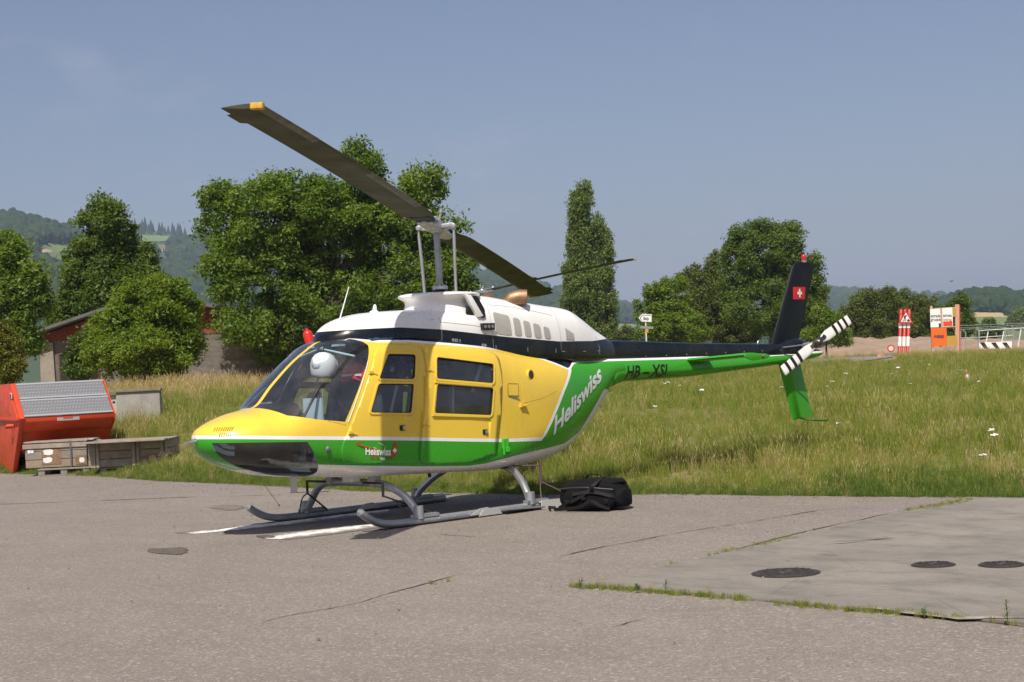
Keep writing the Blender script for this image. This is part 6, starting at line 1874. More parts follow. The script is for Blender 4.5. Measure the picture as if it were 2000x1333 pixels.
def tree(name, label, cat, D, blobs, mat, leaf, n_leaf, seed, lobe=.9, depth=1.0, group=None, upright=0.0, base_px=None, sparse=0.0, trunk_r=.22):
    """crown blobs are (px, py, rx, ry) ellipses seen at depth D; real ellipsoids are built round their centres"""
    rng = np.random.default_rng(seed)
    leaf *= .53; n_leaf = int(n_leaf * 2.7); lobe *= .72
    k = D / FOC
    cxs = np.array([b[0] for b in blobs], float); xm = base_px if base_px else float(np.average(cxs, weights=[b[2] * b[3] for b in blobs]))
    o = gpt(xm, D)
    t = thing(name, label, cat, o, 0, group)
    halfw = (cxs.max() - cxs.min()) / 2 + np.mean([b[2] for b in blobs])
    lobes = []
    vol = [b[2] * b[3] * (b[2] + b[3]) * .5 for b in blobs]; tot = sum(b[2] * b[3] for b in blobs)
    for bi, (px, py, rx, ry) in enumerate(blobs):
        # blobs near the middle of the crown get more depth than those at its rim
        off = rng.uniform(-.5, .5) * halfw * k * depth * (1 - abs(px - xm) / (halfw + 1)) * .5
        c = np.array(at(px, py, D + off)) - np.array(o)
        r = np.array([rx * k, max(rx, ry * .6) * k * depth, ry * k])
        m = max(4, int(round(6.2 * rx * ry / (lobe / k)**2)))
        for _ in range(m):
            d = rng.normal(size=3); d /= np.linalg.norm(d)
            rad = rng.uniform(.30, .92)**.6
            p = c + (RH * (d[0] * r[0] * rad))[[0, 1]].tolist().__add__([0]) if False else c + np.array([RH[0] * d[0] * r[0] + FH[0] * d[1] * r[1], RH[1] * d[0] * r[0] + FH[1] * d[1] * r[1], d[2] * r[2]]) * rad
            lr = min(lobe * rng.uniform(.55, 1.15), min(r[0], r[2]) * .75 + .08)
            lobes.append((p, lr))
    L = np.array([l[0] for l in lobes]); R = np.array([l[1] for l in lobes])
    w = R**2; w /= w.sum()
    idx = rng.choice(len(L), n_leaf, p=w)
    d = rng.normal(size=(n_leaf, 3)); d[:, 2] += .25; d /= np.linalg.norm(d, axis=1)[:, None]
    rad = R[idx] * (1 - rng.random(n_leaf)**2 * .75) * rng.uniform(.75, 1.25, n_leaf)
    rad = np.where(rng.random(n_leaf) < .14, rad * rng.uniform(1.05, 1.4, n_leaf), rad)
    axs = rng.uniform(.6, 1.45, (len(L), 3)) * np.array([1, 1, .85 if not upright else 1.5])
    P = L[idx] + d * rad[:, None] * axs[idx]
    P[:, 2] -= .12 * R[idx] * (rng.random(n_leaf))
    keep = P[:, 2] > .05
    P = P[keep]; d = d[keep]; idx = idx[keep]
    N = d * .40 + rng.normal(size=P.shape) * .60 + np.array([0, 0, .45 - upright * .4]); N /= np.linalg.norm(N, axis=1)[:, None]
    lt = rng.random(len(L))
    tint = np.clip(.5 * lt[idx] + .5 * rng.random(len(P)), 0, 1)
    size = leaf * rng.uniform(.45, 1.55, len(P))
    leaf_mesh('crown', P, N, size, tint, mat, t, rng, .5)
    # trunk and limbs
    mb = MB(); zc = float(np.average(L[:, 2], weights=w)); mid = L.mean(0)
    zb = max(.4, float(np.percentile(L[:, 2], 12)))
    mb.tube([(0, 0, -.4), (mid[0] * .1, mid[1] * .1, zb * .5), (mid[0] * .4, mid[1] * .4, zb), (mid[0] * .8, mid[1] * .8, (zb + zc) / 2), (mid[0], mid[1], float(np.percentile(L[:, 2], 85)))], [trunk_r * 1.25, trunk_r, trunk_r * .85, trunk_r * .6, trunk_r * .15], 10)
    for q in rng.choice(len(L), min(44, len(L)), replace=False):
        e = L[q]; h = rng.uniform(.25, .75); s0 = np.array([mid[0] * .6, mid[1] * .6, min(zb + (e[2] - zb) * h * .7, zc)])
        m1 = s0 + (e - s0) * .5 + np.array([0, 0, .12 * np.linalg.norm(e - s0)])
        mb.tube([s0, m1, e], [trunk_r * .20, trunk_r * .11, trunk_r * .03], 5, caps=False)
    mb.build('trunk', m_bark, t, 60, fix=False)
    return t


G_ASH = leaf_mat('ash_leaves', (.076, .142, .018), (.190, .258, .038), .45)
G_DARK = leaf_mat('dark_maple_leaves', (.058, .106, .015), (.148, .205, .032), .44)
G_LIME = leaf_mat('fresh_green_leaves', (.095, .160, .014), (.185, .245, .026), .45)
G_POP = leaf_mat('poplar_leaves', (.085, .140, .026), (.215, .265, .075), .42)
G_OLIVE = leaf_mat('olive_green_leaves', (.072, .106, .018), (.148, .172, .032), .42)
G_YEL = leaf_mat('yellowing_leaves', (.105, .125, .016), (.185, .180, .025))

tree('ash_tree', 'broad tall ash tree with many crown lobes behind the rotor mast', 'tree', 62,
     [(440, 440, 52, 80), (430, 385, 35, 28), (430, 540, 45, 62), (520, 420, 88, 75), (540, 350, 32, 20), (540, 540, 100, 105), (600, 375, 62, 38), (640, 480, 108, 105), (660, 600, 118, 78), (690, 300, 30, 26),
      (735, 322, 24, 20), (705, 365, 55, 48), (780, 420, 78, 78), (828, 360, 48, 36), (800, 540, 105, 105), (875, 520, 55, 58), (848, 450, 42, 38), (480, 635, 58, 42), (560, 680, 62, 40), (895, 590, 42, 55), (900, 445, 16, 12), (868, 372, 16, 14), (925, 560, 16, 24), (700, 680, 80, 40), (650, 410, 60, 50), (700, 440, 60, 55), (610, 430, 50, 45)],
     G_ASH, .27, 60000, 41, lobe=.62, trunk_r=.34, base_px=640)
tree('maple_tree', 'dark pointed maple tree left of the ash in front of the hill', 'tree', 66,
     [(198, 405, 22, 22), (208, 430, 34, 30), (165, 432, 14, 14), (205, 480, 58, 55), (170, 520, 48, 50), (252, 505, 52, 42), (285, 500, 16, 16), (210, 570, 78, 78), (285, 545, 36, 38), (150, 610, 46, 58), (122, 640, 32, 55), (200, 680, 66, 50), (230, 440, 18, 16), (262, 450, 8, 10)],
     G_DARK, .27, 26000, 12, lobe=.60, trunk_r=.26, base_px=215)
tree('young_tree', 'bright yellow green young tree in front of the barn wall', 'tree', 51,
     [(282, 600, 66, 55), (330, 595, 46, 46), (238, 640, 56, 58), (290, 680, 92, 62), (352, 640, 40, 58), (212, 690, 40, 50), (305, 725, 70, 26), (345, 556, 18, 16), (310, 548, 20, 12), (375, 610, 16, 26), (180, 680, 18, 30), (378, 680, 14, 30)],
     G_LIME, .21, 26000, 13, lobe=.46, trunk_r=.12, base_px=290)
tree('left_edge_tree', 'mid green tree cut by the left picture edge', 'tree', 56,
     [(18, 500, 42, 42), (40, 560, 46, 58), (-10, 600, 70, 90), (68, 560, 24, 46), (30, 660, 46, 60), (10, 470, 14, 12), (-60, 560, 60, 90), (85, 600, 16, 30)], G_ASH, .25, 20000, 14, lobe=.55, base_px=0)
tree('yellow_shrub', 'small yellowing shrub at the left edge above the red skip', 'shrub', 44,
     [(12, 690, 32, 55), (5, 650, 18, 24), (0, 730, 38, 30), (-25, 690, 30, 55), (30, 720, 20, 26)], G_YEL, .12, 9000, 15, lobe=.28, trunk_r=.05, base_px=5)
tree('poplar_tree', 'tall narrow poplar tree standing alone right of the rotor', 'tree', 130,
     [(1147, 362, 6, 9), (1141, 378, 16, 16), (1134, 400, 24, 24), (1132, 430, 24, 34), (1166, 438, 12, 22), (1135, 470, 28, 40), (1168, 470, 20, 34), (1190, 485, 8, 34), (1140, 520, 34, 44), (1184, 530, 15, 44), (1150, 565, 48, 46), (1150, 610, 50, 46), (1154, 655, 50, 36), (1106, 545, 8, 36), (1111, 470, 5, 26), (1196, 600, 9, 50), (1102, 600, 7, 40)],
     G_POP, .34, 30000, 16, lobe=.55, upright=1.0, trunk_r=.28, depth=1.0, base_px=1150)
tree('light_green_tree', 'light green small tree behind the arrow signpost', 'tree', 104,
     [(1300, 590, 42, 38), (1276, 620, 28, 38), (1320, 640, 58, 38), (1268, 570, 12, 13), (1312, 560, 30, 18), (1350, 650, 38, 30), (1270, 650, 28, 26), (1246, 598, 8, 10)], G_LIME, .30, 16000, 17, lobe=.60, trunk_r=.12)
tree('mixed_tree', 'dark olive tree with spiky top beside the big round tree', 'tree', 119,
     [(1382, 560, 42, 42), (1392, 512, 18, 18), (1400, 610, 68, 58), (1352, 542, 18, 16), (1438, 640, 58, 38), (1395, 495, 6, 10), (1410, 505, 8, 12), (1362, 525, 6, 12), (1330, 545, 8, 14), (1350, 600, 30, 40)], G_OLIVE, .32, 20000, 18, lobe=.75)
tree('round_tree', 'large round dark green tree behind the tail fin', 'tree', 111,
     [(1495, 500, 72, 55), (1495, 450, 48, 18), (1450, 540, 46, 48), (1542, 540, 60, 58), (1582, 560, 32, 42), (1500, 600, 98, 58), (1570, 630, 48, 38), (1602, 580, 16, 18), (1440, 460, 20, 20), (1555, 460, 22, 20), (1430, 490, 18, 24), (1590, 510, 14, 18)], G_DARK, .32, 34000, 19, lobe=.75, trunk_r=.3)
tree('small_bush', 'small light green bush left of the tail rotor blade', 'bush', 103, [(1622, 640, 34, 32), (1600, 620, 20, 22), (1640, 660, 26, 18), (1590, 655, 30, 18)], G_LIME, .26, 7000, 20, lobe=.5, trunk_r=.06)
tree('hedge_bush', 'wide mid green bush behind the tail rotor', 'bush', 131, [(1692, 600, 40, 36), (1662, 630, 32, 34), (1722, 620, 56, 48), (1700, 575, 18, 14), (1660, 660, 44, 24), (1700, 668, 60, 18), (1735, 575, 14, 16)], G_OLIVE, .32, 14000, 21, lobe=.7, trunk_r=.1, base_px=1690)
tree('hedge_bush', 'olive bush behind the road works triangle and site board', 'bush', 136, [(1778, 620, 46, 44), (1762, 582, 20, 18), (1800, 592, 16, 14), (1742, 576, 14, 13), (1815, 610, 14, 18), (1760, 658, 66, 26), (1820, 655, 20, 26), (1826, 585, 5, 8)], G_OLIVE, .32, 13000, 22, lobe=.65, trunk_r=.1)
tree('conifer_bush', 'dark bush directly behind the timber post of the site board', 'bush', 118, [(1868, 625, 28, 44), (1876, 595, 18, 17), (1842, 625, 12, 24), (1890, 630, 14, 30), (1880, 575, 6, 10)], G_DARK, .28, 8000, 23, lobe=.5, trunk_r=.08)
tree('far_shrub', 'low shrub in the gap left of the arrow signpost', 'bush', 165, [(1216, 655, 26, 22), (1228, 662, 20, 18), (1200, 662, 22, 16)], G_OLIVE, .36, 5000, 24, lobe=.7, trunk_r=.06)
tree('gate_bush', 'round dark bush above the gate at the right edge', 'bush', 230, [(1930, 640, 16, 16), (1918, 648, 12, 12), (1942, 650, 14, 12)], G_DARK, .5, 4000, 25, lobe=1.0, trunk_r=.1)
tree('edge_trees', 'grey green trees at the right picture edge behind the gate', 'tree', 420, [(1985, 628, 14, 15), (2000, 622, 16, 20), (2020, 620, 20, 24), (1972, 636, 8, 9)], G_POP, .9, 5000, 26, lobe=1.9, trunk_r=.2)
tree('barn_bush', 'dark shrub with low branches before the barn window', 'bush', 57, [(165, 690, 30, 34), (150, 715, 30, 22), (182, 650, 20, 18)], G_DARK, .2, 6000, 27, lobe=.4, trunk_r=.06)

# ---- grass
def grass_mat(name, c0, c1):
    m = leaf_mat(name, c0, c1, .30, .6)
    nt = m.node_tree; a = [n for n in nt.nodes if n.type == 'ATTRIBUTE'][0]
    oi = nd(nt, 'ShaderNodeObjectInfo')
    f = mth(nt, 'ADD', mth(nt, 'MULTIPLY', a.outputs['Fac'], .6), mth(nt, 'MULTIPLY', oi.outputs['Random'], .4))
    for n in list(nt.nodes):
        if n.type == 'MIX' and n.data_type == 'RGBA': nt.links.new(f, n.inputs['Factor'])
    return m


M_G1 = grass_mat('meadow_green', (.110, .165, .018), (.235, .265, .040))
M_G2 = grass_mat('meadow_mixed', (.180, .195, .034), (.330, .305, .074))
M_G3 = grass_mat('meadow_straw', (.320, .235, .105), (.500, .390, .200))
M_G4 = grass_mat('lush_green', (.065, .115, .016), (.140, .195, .032))


def tuft(name, n, h0, h1, spread, w, lean, mat, seed, heads=0):
    rng = np.random.default_rng(seed); vs = []; fs = []; tv = []
    for k in range(n):
        a = rng.uniform(0, 2 * np.pi); r = spread * np.sqrt(rng.random()); bx, by = r * np.cos(a), r * np.sin(a)
        h = rng.uniform(h0, h1); la = rng.uniform(0, 2 * np.pi); ln = lean * rng.uniform(.2, 1) * h; wa = rng.uniform(0, np.pi)
        dx, dy = np.cos(wa) * w / 2, np.sin(wa) * w / 2; ox, oy = np.cos(la) * ln, np.sin(la) * ln; b = len(vs); tt = rng.random()
        vs += [(bx - dx, by - dy, -.03), (bx + dx, by + dy, -.03), (bx + ox * .35 - dx * .8, by + oy * .35 - dy * .8, h * .6), (bx + ox * .35 + dx * .8, by + oy * .35 + dy * .8, h * .6), (bx + ox, by + oy, h)]
        fs += [(b, b + 1, b + 3, b + 2), (b + 2, b + 3, b + 4)]; tv += [tt * .8] * 5
        if k < heads:
            b = len(vs); hw = w * 2.2; dx, dy = np.cos(wa) * hw / 2, np.sin(wa) * hw / 2
            vs += [(bx + ox * .9 - dx, by + oy * .9 - dy, h * .97), (bx + ox * .9 + dx, by + oy * .9 + dy, h * .97), (bx + ox * 1.15, by + oy * 1.15, h * 1.18), (bx + ox * .85, by + oy * .85, h * .90)]
            fs += [(b + 3, b + 1, b + 2, b)]; tv += [1.0] * 4
    me = bpy.data.meshes.new(name); me.from_pydata(vs, [], fs); me.materials.append(mat)
    a_ = me.attributes.new('tint', 'FLOAT', 'POINT'); a_.data.foreach_set('value', np.array(tv, np.float32))
    return bpy.data.objects.new(name, me)


def scatter(name, protos, P, rot, scl, idx, label=None):
    """one object whose points carry instances of the proto meshes"""
    col = bpy.data.collections.new(name + '_kit')
    for i, p in enumerate(protos):
        p.name = 'k%02d_' % i + name; col.objects.link(p)
    me = bpy.data.meshes.new(name); me.vertices.add(len(P)); me.vertices.foreach_set('co', np.asarray(P, np.float32).ravel())
    for nm, tp, arr in (('rot', 'FLOAT_VECTOR', rot), ('scl', 'FLOAT', scl), ('idx', 'INT', idx)):
        a = me.attributes.new(nm, tp, 'POINT')
        if tp == 'FLOAT_VECTOR': a.data.foreach_set('vector', np.asarray(arr, np.float32).ravel())
        else: a.data.foreach_set('value', np.asarray(arr, np.int32 if tp == 'INT' else np.float32))
    o = bpy.data.objects.new(name, me); COL.objects.link(o); o['kind'] = 'stuff'
    ng = bpy.data.node_groups.new(name, 'GeometryNodeTree')
    ng.interface.new_socket('Geometry', in_out='INPUT', socket_type='NodeSocketGeometry'); ng.interface.new_socket('Geometry', in_out='OUTPUT', socket_type='NodeSocketGeometry')
    gi = ng.nodes.new('NodeGroupInput'); go = ng.nodes.new('NodeGroupOutput')
    ci = ng.nodes.new('GeometryNodeCollectionInfo'); ci.inputs['Collection'].default_value = col; ci.inputs['Separate Children'].default_value = True; ci.inputs['Reset Children'].default_value = True
    ip = ng.nodes.new('GeometryNodeInstanceOnPoints'); ip.inputs['Pick Instance'].default_value = True

    def na(nm, tp):
        n = ng.nodes.new('GeometryNodeInputNamedAttribute'); n.data_type = tp; n.inputs['Name'].default_value = nm; return n.outputs[0]
    er = ng.nodes.new('FunctionNodeEulerToRotation')
    ng.links.new(na('rot', 'FLOAT_VECTOR'), er.inputs[0]); ng.links.new(er.outputs[0], ip.inputs['Rotation'])
    ng.links.new(na('scl', 'FLOAT'), ip.inputs['Scale']); ng.links.new(na('idx', 'INT'), ip.inputs['Instance Index'])
    ng.links.new(gi.outputs[0], ip.inputs['Points']); ng.links.new(ci.outputs[0], ip.inputs['Instance']); ng.links.new(ip.outputs[0], go.inputs[0])
    md = o.modifiers.new('scatter', 'NODES'); md.node_group = ng
    return o


rg = np.random.default_rng(21)
bands = [(14, 22, 56, 1.0), (22, 32, 32, 1.0), (32, 46, 17, 1.1), (46, 66, 10, 1.2), (66, 92, 7, 1.25), (92, 128, 4, 1.3)]
PX = []; SC = []
for d0, d1, dens, sc in bands:
    area = (d1**2 - d0**2) / 2 * 1.1
    n = int(area * dens); d = np.sqrt(rg.uniform(d0**2, d1**2, n)); a = rg.uniform(-.55, .55, n)
    x = CP[0] + d * (FH[0] + a * RH[0]); y = CP[1] + d * (FH[1] + a * RH[1])
    s = x - edge_x(y); dt = np.interp(a, TA, TD)
    ok = (s > .03) & (d < dt * 1.12)
    # keep the road clear
    u_px = 1000 + a * FOC
    ok &= ~((u_px > 1580) & (u_px < 1750) & (d > 74) & (d < 97))
    x, y, d, s, a = x[ok], y[ok], d[ok], s[ok], a[ok]
    PX.append(np.stack([x, y, d, s, a], 1)); SC.append(np.full(len(x), sc))
# a dense short fringe along the paving
yy = rg.uniform(-13, 22, 8000); ss = rg.exponential(.30, 8000) - .10 * rg.random(8000); xx = edge_x(yy) + ss
dd0 = (xx - CP[0]) * FH[0] + (yy - CP[1]) * FH[1]; aa0 = ((xx - CP[0]) * RH[0] + (yy - CP[1]) * RH[1]) / dd0
PX.append(np.stack([xx, yy, dd0, ss, aa0], 1)); SC.append(np.full(8000, .85))
G = np.concatenate(PX); SC = np.concatenate(SC)
x, y, d, s, a = G.T
dry = dry_factor(x, y)
# shorter and greener along the paving edge, tall further in
hgt = np.clip(.26 + s * .18, .26, .52) * (1 + .25 * np.sin(x * .8 + 2 * np.sin(y * .55)))
rightlush = (a > .19) & (s < 2.2)
hgt = np.where(rightlush, hgt * 1.15, hgt)
u = rg.random(len(x))
idx = np.where(u < dry * np.where(dry > .6, .62, .28), 6 + rg.integers(0, 3, len(x)), np.where(u < .26 + dry * .5, 3 + rg.integers(0, 3, len(x)), rg.integers(0, 3, len(x))))
lush = (s < .55) & (rg.random(len(x)) < .65) | (rightlush & (rg.random(len(x)) < .7))
idx = np.where(lush, 9 + rg.integers(0, 2, len(x)), idx)
z = ground_z(x, y)
protos = [tuft('t', 26, .16, .40, .17, .009, .55, M_G1, k) for k in range(3)] + [tuft('t', 24, .20, .48, .17, .008, .5, M_G2, 10 + k, 5) for k in range(3)] + \
         [tuft('t', 20, .25, .55, .17, .007, .45, M_G3, 20 + k, 9) for k in range(3)] + [tuft('t', 30, .12, .34, .16, .012, .8, M_G4, 30 + k) for k in range(2)]
scatter('grass', protos, np.stack([x, y, z], 1), np.stack([rg.normal(0, .10, len(x)), rg.normal(0, .10, len(x)), rg.uniform(0, 6.28, len(x))], 1), SC * hgt * rg.uniform(.75, 1.25, len(x)), idx)

# ---- weeds in the slab joints
def along(pts, dens, spread, seed, hole=.35):
    r = np.random.default_rng(seed); out = []
    P = [np.array(gnd(*p)[:2]) for p in pts]
    for p, q in zip(P[:-1], P[1:]):
        n = int(np.linalg.norm(q - p) * dens)
        t = r.random(n); t = t[np.sin(t * 23 + seed) + r.normal(0, .5, n) > hole - 1]
        out.append(p + (q - p) * t[:, None] + r.normal(0, spread, (len(t), 2)))
    return np.concatenate(out)


wl = [along([(1112, 1147), (1200, 1152), (1330, 1163), (1470, 1174)], 190, .022, 1), along([(1515, 1181), (1640, 1192), (1770, 1202), (1885, 1213)], 170, .022, 2), along([(1390, 1086), (1470, 1072), (1560, 1050)], 70, .025, 3, .6),
      along([(1785, 999), (1860, 985), (1905, 976)], 150, .06, 4), along([(1310, 1104), (1325, 1100)], 60, .015, 5), along([(838, 1143), (858, 1141), (878, 1136)], 60, .02, 6), along([(1940, 1216), (1990, 1221)], 60, .02, 7)]
W = np.concatenate(wl); rw_ = np.random.default_rng(9)
wid = np.where(rw_.random(len(W)) < .42, 1 + rw_.integers(0, 1, len(W)), 0)
wid = np.where(rw_.random(len(W)) < .10, 2, wid)
wp = [tuft('w', 14, .02, .07, .035, .005, .9, M_G1, 50), tuft('w', 14, .03, .09, .03, .004, .6, M_G2, 51), tuft('w', 8, .06, .16, .03, .003, .45, M_G3, 52)]
# loose grit swept along the edge of the paving
def stone(seed):
    r = random.Random(seed); b = bmesh.new(); bmesh.ops.create_icosphere(b, subdivisions=1, radius=.008)
    for v_ in b.verts: v_.co = Vector((v_.co.x * r.uniform(.7, 1.3), v_.co.y * r.uniform(.7, 1.3), v_.co.z * r.uniform(.4, .8)))
    me = bpy.data.meshes.new('g'); b.to_mesh(me); b.free(); me.materials.append(bpy.data.materials.get('grit_stone') or pbr('grit_stone', (.24, .215, .19), .9, var=.4, vscale=60)); return bpy.data.objects.new('g', me)


gy = rg.uniform(-8, 16, 1500); gx = edge_x(gy) - rg.exponential(.35, 1500); q2 = np.stack([rg.uniform(-6, 5, 350), rg.uniform(-10, 6, 350)], 1)
GP = np.concatenate([np.stack([gx, gy, np.full(1500, .003)], 1), np.stack([q2[:, 0], q2[:, 1], np.full(350, .014)], 1)])
scatter('loose_gravel', [stone(k) for k in range(4)], GP, rg.uniform(0, 6.28, (len(GP), 3)) * np.array([.1, .1, 1]), rg.uniform(.35, 1.3, len(GP))**1.5, rg.integers(0, 4, len(GP)))
scatter('joint_weeds', wp, np.stack([W[:, 0], W[:, 1], np.full(len(W), .008)], 1), np.stack([np.zeros(len(W)), np.zeros(len(W)), rw_.uniform(0, 6.28, len(W))], 1), rw_.uniform(.22, .62, len(W)), wid)


def weed(px, py, h, seed, label, cat='weed'):
    r = random.Random(seed); p = V(gnd(px, py, .01)); t = thing('weed_plant', label, cat, p, 0, 'single weeds in the slab joints'); mb = MB()
    ns = r.choice((2, 3))
    for k in range(ns):
        a = r.uniform(0, 6.28); ln = r.uniform(.05, .22) * h; hh = h * r.uniform(.7, 1); e = Vector((math.cos(a) * ln, math.sin(a) * ln, hh))
        mb.tube([(0, 0, 0), e * .5 + Vector((0, 0, .01)), e], [.0022, .0018, .001], 5)
        for j in range(9):
            f = .2 + .8 * j / 9; b = r.uniform(0, 6.28); q = e * f; l = .025 * (1.3 - f * .6); dd = Vector((math.cos(b), math.sin(b), .6)) * l; sd_ = Vector((-math.sin(b), math.cos(b), 0)) * l * .16
            mb.add([q, q + dd * .5 + sd_, q + dd, q + dd * .5 - sd_], [(0, 1, 2, 3)])
    mb.build('stem_and_leaves', bpy.data.materials['weed_leaf'] if 'weed_leaf' in bpy.data.materials else pbr('weed_leaf', (.075, .13, .03), .7), t, fix=False)


weed(1134, 1149, .085, 1, 'small upright weed at the pointed corner of the slab'); weed(1300, 1158, .11, 2, 'upright weed halfway along the front joint of the slab')
weed(1968, 1219, .13, 3, 'single tall weed near the right edge in front of the slab'); weed(1806, 1206, .06, 4, 'low weed at the far end of the front joint'); weed(1244, 1156, .05, 5, 'tiny weed close to the corner of the slab')

# ---- white umbels scattered through the meadow
rf = np.random.default_rng(5); FP = []
for px, py, n, sx, sy in ((1310, 770, 7, 30, 5), (1370, 780, 8, 20, 8), (1300, 822, 6, 30, 3), (1650, 770, 16, 60, 10), (1680, 762, 10, 40, 8), (1760, 756, 14, 30, 10), (1860, 755, 12, 40, 8), (1815, 940, 5, 12, 3), (1905, 935, 8, 30, 8), (1950, 892, 6, 14, 6), (1890, 806, 3, 8, 2),
                      (1240, 795, 4, 10, 4), (1410, 870, 2, 10, 3), (1110, 880, 3, 20, 4), (1225, 890, 3, 20, 6), (1180, 850, 3, 20, 10), (1530, 768, 8, 40, 8), (1630, 725, 4, 10, 2), (1820, 724, 6, 20, 4), (1500, 826, 4, 20, 4), (1700, 880, 5, 120, 30), (1900, 850, 5, 70, 30), (1400, 780, 6, 40, 10), (330, 880, 3, 30, 15), (1760, 830, 4, 60, 20)):
    for _ in range(max(1, int(n * .45))):
        q = ground_hit(px + rf.normal(0, sx * .6), py + 8 + rf.normal(0, sy * .7))
        if q[0] - edge_x(q[1]) > .4: FP.append(q)
FP = np.array(FP); FP[:, 2] = ground_z(FP[:, 0], FP[:, 1])


def umbel(seed):
    r = random.Random(seed); mb = MB()
    mb.tube([(0, 0, 0), (.03, .01, .3), (.05, .02, .52)], [.003, .003, .002], 4, mat=1)
    for k in range(9):
        a = r.uniform(0, 6.28); q = .06 * math.sqrt(r.random()); c = (.05 + math.cos(a) * q, .02 + math.sin(a) * q, .53 + r.uniform(-.01, .012)); w = .02
        mb.add([(c[0] - w, c[1] - w, c[2]), (c[0] + w, c[1] - w, c[2] + .008), (c[0] + w, c[1] + w, c[2]), (c[0] - w, c[1] + w, c[2] - .006)], [(0, 1, 2, 3)])
    me = bpy.data.meshes.new('u'); me.from_pydata(mb.v, [], mb.f); me.materials.append(bpy.data.materials.get('umbel_white') or pbr('umbel_white', (.72, .72, .66), .9)); me.materials.append(bpy.data.materials.get('weed_leaf')); me.polygons.foreach_set('material_index', mb.m)
    return bpy.data.objects.new('u', me)


dd_ = (FP - CP) @ FW
scatter('wildflowers', [umbel(1), umbel(2), umbel(3)], FP, np.stack([rf.normal(0, .12, len(FP)), rf.normal(0, .12, len(FP)), rf.uniform(0, 6.28, len(FP))], 1), rf.uniform(.45, .85, len(FP)) * np.clip(dd_ / 40, .8, 1.25), rf.integers(0, 3, len(FP)))
# ================================================================== HILLS, FAR WOODS, HAZE
m_forest = pbr('forest_floor', (.030, .055, .020), .95, var=.4, vscale=.02, c2=(.045, .07, .022))
m_f1 = pbr('pasture_green', (.14, .20, .055), .95, var=.2, vscale=.01); m_f2 = pbr('ripe_field', (.42, .31, .15), .95, var=.15, vscale=.01); m_f3 = pbr('dull_meadow', (.12, .15, .06), .95, var=.2, vscale=.01)


class Ridge:
    """a hill whose crest runs through (px, py) at depth D; it rises from d0 to the crest and falls behind it"""
    def __init__(self, name, crest, D, d0, mat, z0=-1.0, pw=1.0):
        self.px = [c[0] for c in crest]; self.py = [c[1] for c in crest]; self.D = D; self.d0 = d0; self.z0 = z0; self.pw = pw
        xs = np.linspace(self.px[0], self.px[-1], 90); ds = np.concatenate([np.linspace(d0, D, 26), np.linspace(D * 1.02, D * 1.35, 6)])
        co = []; fs = []
        for x in xs:
            for d in ds:
                p = self.point(x, d); co.append(p)
        n = len(ds)
        for i in range(len(xs) - 1):
            for j in range(n - 1): fs.append((i * n + j, (i + 1) * n + j, (i + 1) * n + j + 1, i * n + j + 1))
        self.o = mesh_obj(name, co, fs, mat, smooth=True); self.o['kind'] = 'structure'

    def height(self, x, d):
        crest = at(x, float(np.interp(x, self.px, self.py)), self.D)[2]
        if d <= self.D: t = (d - self.d0) / (self.D - self.d0); f = t**self.pw
        else: f = max(0.0, 1 - ((d - self.D) / (self.D * .35))**1.2)
        und = 4 * math.sin(x * .03 + d * .004) * math.sin(d * .011 + x * .01)
        return self.z0 + (crest - self.z0) * f + und * min(f, 1 - abs(f - .5))

    def point(self, x, d):
        a = (x - 1000) / FOC; p = CP[:2] + d * (FH + a * RH)
        return np.array([p[0], p[1], self.height(x, d)])

    def depth_for(self, x, py):
        """depth at which the slope shows at pixel (x, py)"""
        best = None
        for d in np.linspace(self.d0, self.D, 160):
            P = self.point(x, d) - CP; y = 666.5 - FOC * (P @ UP) / (P @ FW)
            if y <= py: return d
        return self.D


h1 = Ridge('left_hill', [(-500, 480), (-250, 450), (-80, 442), (0, 437), (55, 433), (100, 446), (135, 464), (150, 476), (200, 500), (260, 560), (330, 640), (420, 735)], 1500, 700, m_forest)
h2_ = Ridge('middle_hill', [(-200, 480), (0, 470), (140, 462), (260, 446), (330, 452), (400, 462), (600, 500), (800, 540), (960, 548), (1010, 556), (1060, 574), (1130, 592), (1240, 618), (1400, 650), (1600, 672)], 2300, 900, m_forest)
h3 = Ridge('far_ridge', [(850, 560), (1000, 566), (1090, 583), (1180, 596), (1250, 610), (1330, 622), (1450, 606), (1560, 588), (1620, 578), (1665, 580), (1750, 586), (1850, 588), (1900, 590), (1960, 592), (2100, 596), (2400, 610)], 3000, 1300, m_forest)
h4 = Ridge('right_wood_hill', [(1500, 672), (1700, 640), (1850, 606), (1900, 596), (1950, 590), (2000, 594), (2100, 592), (2400, 600)], 1100, 620, m_f3)


def field(R_, quad, mat, n=14, m=8, lift=1.2):
    """patch on a hill given by (px, py_top, py_bottom) columns"""
    xs = [q[0] for q in quad]; co = []; fs = []
    for i in range(n + 1):
        x = xs[0] + (xs[-1] - xs[0]) * i / n
        da = R_.depth_for(x, float(np.interp(x, xs, [q[2] for q in quad]))); db = R_.depth_for(x, float(np.interp(x, xs, [q[1] for q in quad])))
        for j in range(m + 1):
            d = da + (db - da) * j / m; p = R_.point(x, d); co.append(p + np.array([0, 0, lift]))
    for i in range(n):
        for j in range(m): k = i * (m + 1) + j; fs.append((k, k + m + 1, k + m + 2, k + 1))
    o = mesh_obj('hill_field', co, fs, mat, smooth=True); o['kind'] = 'structure'
    return quad


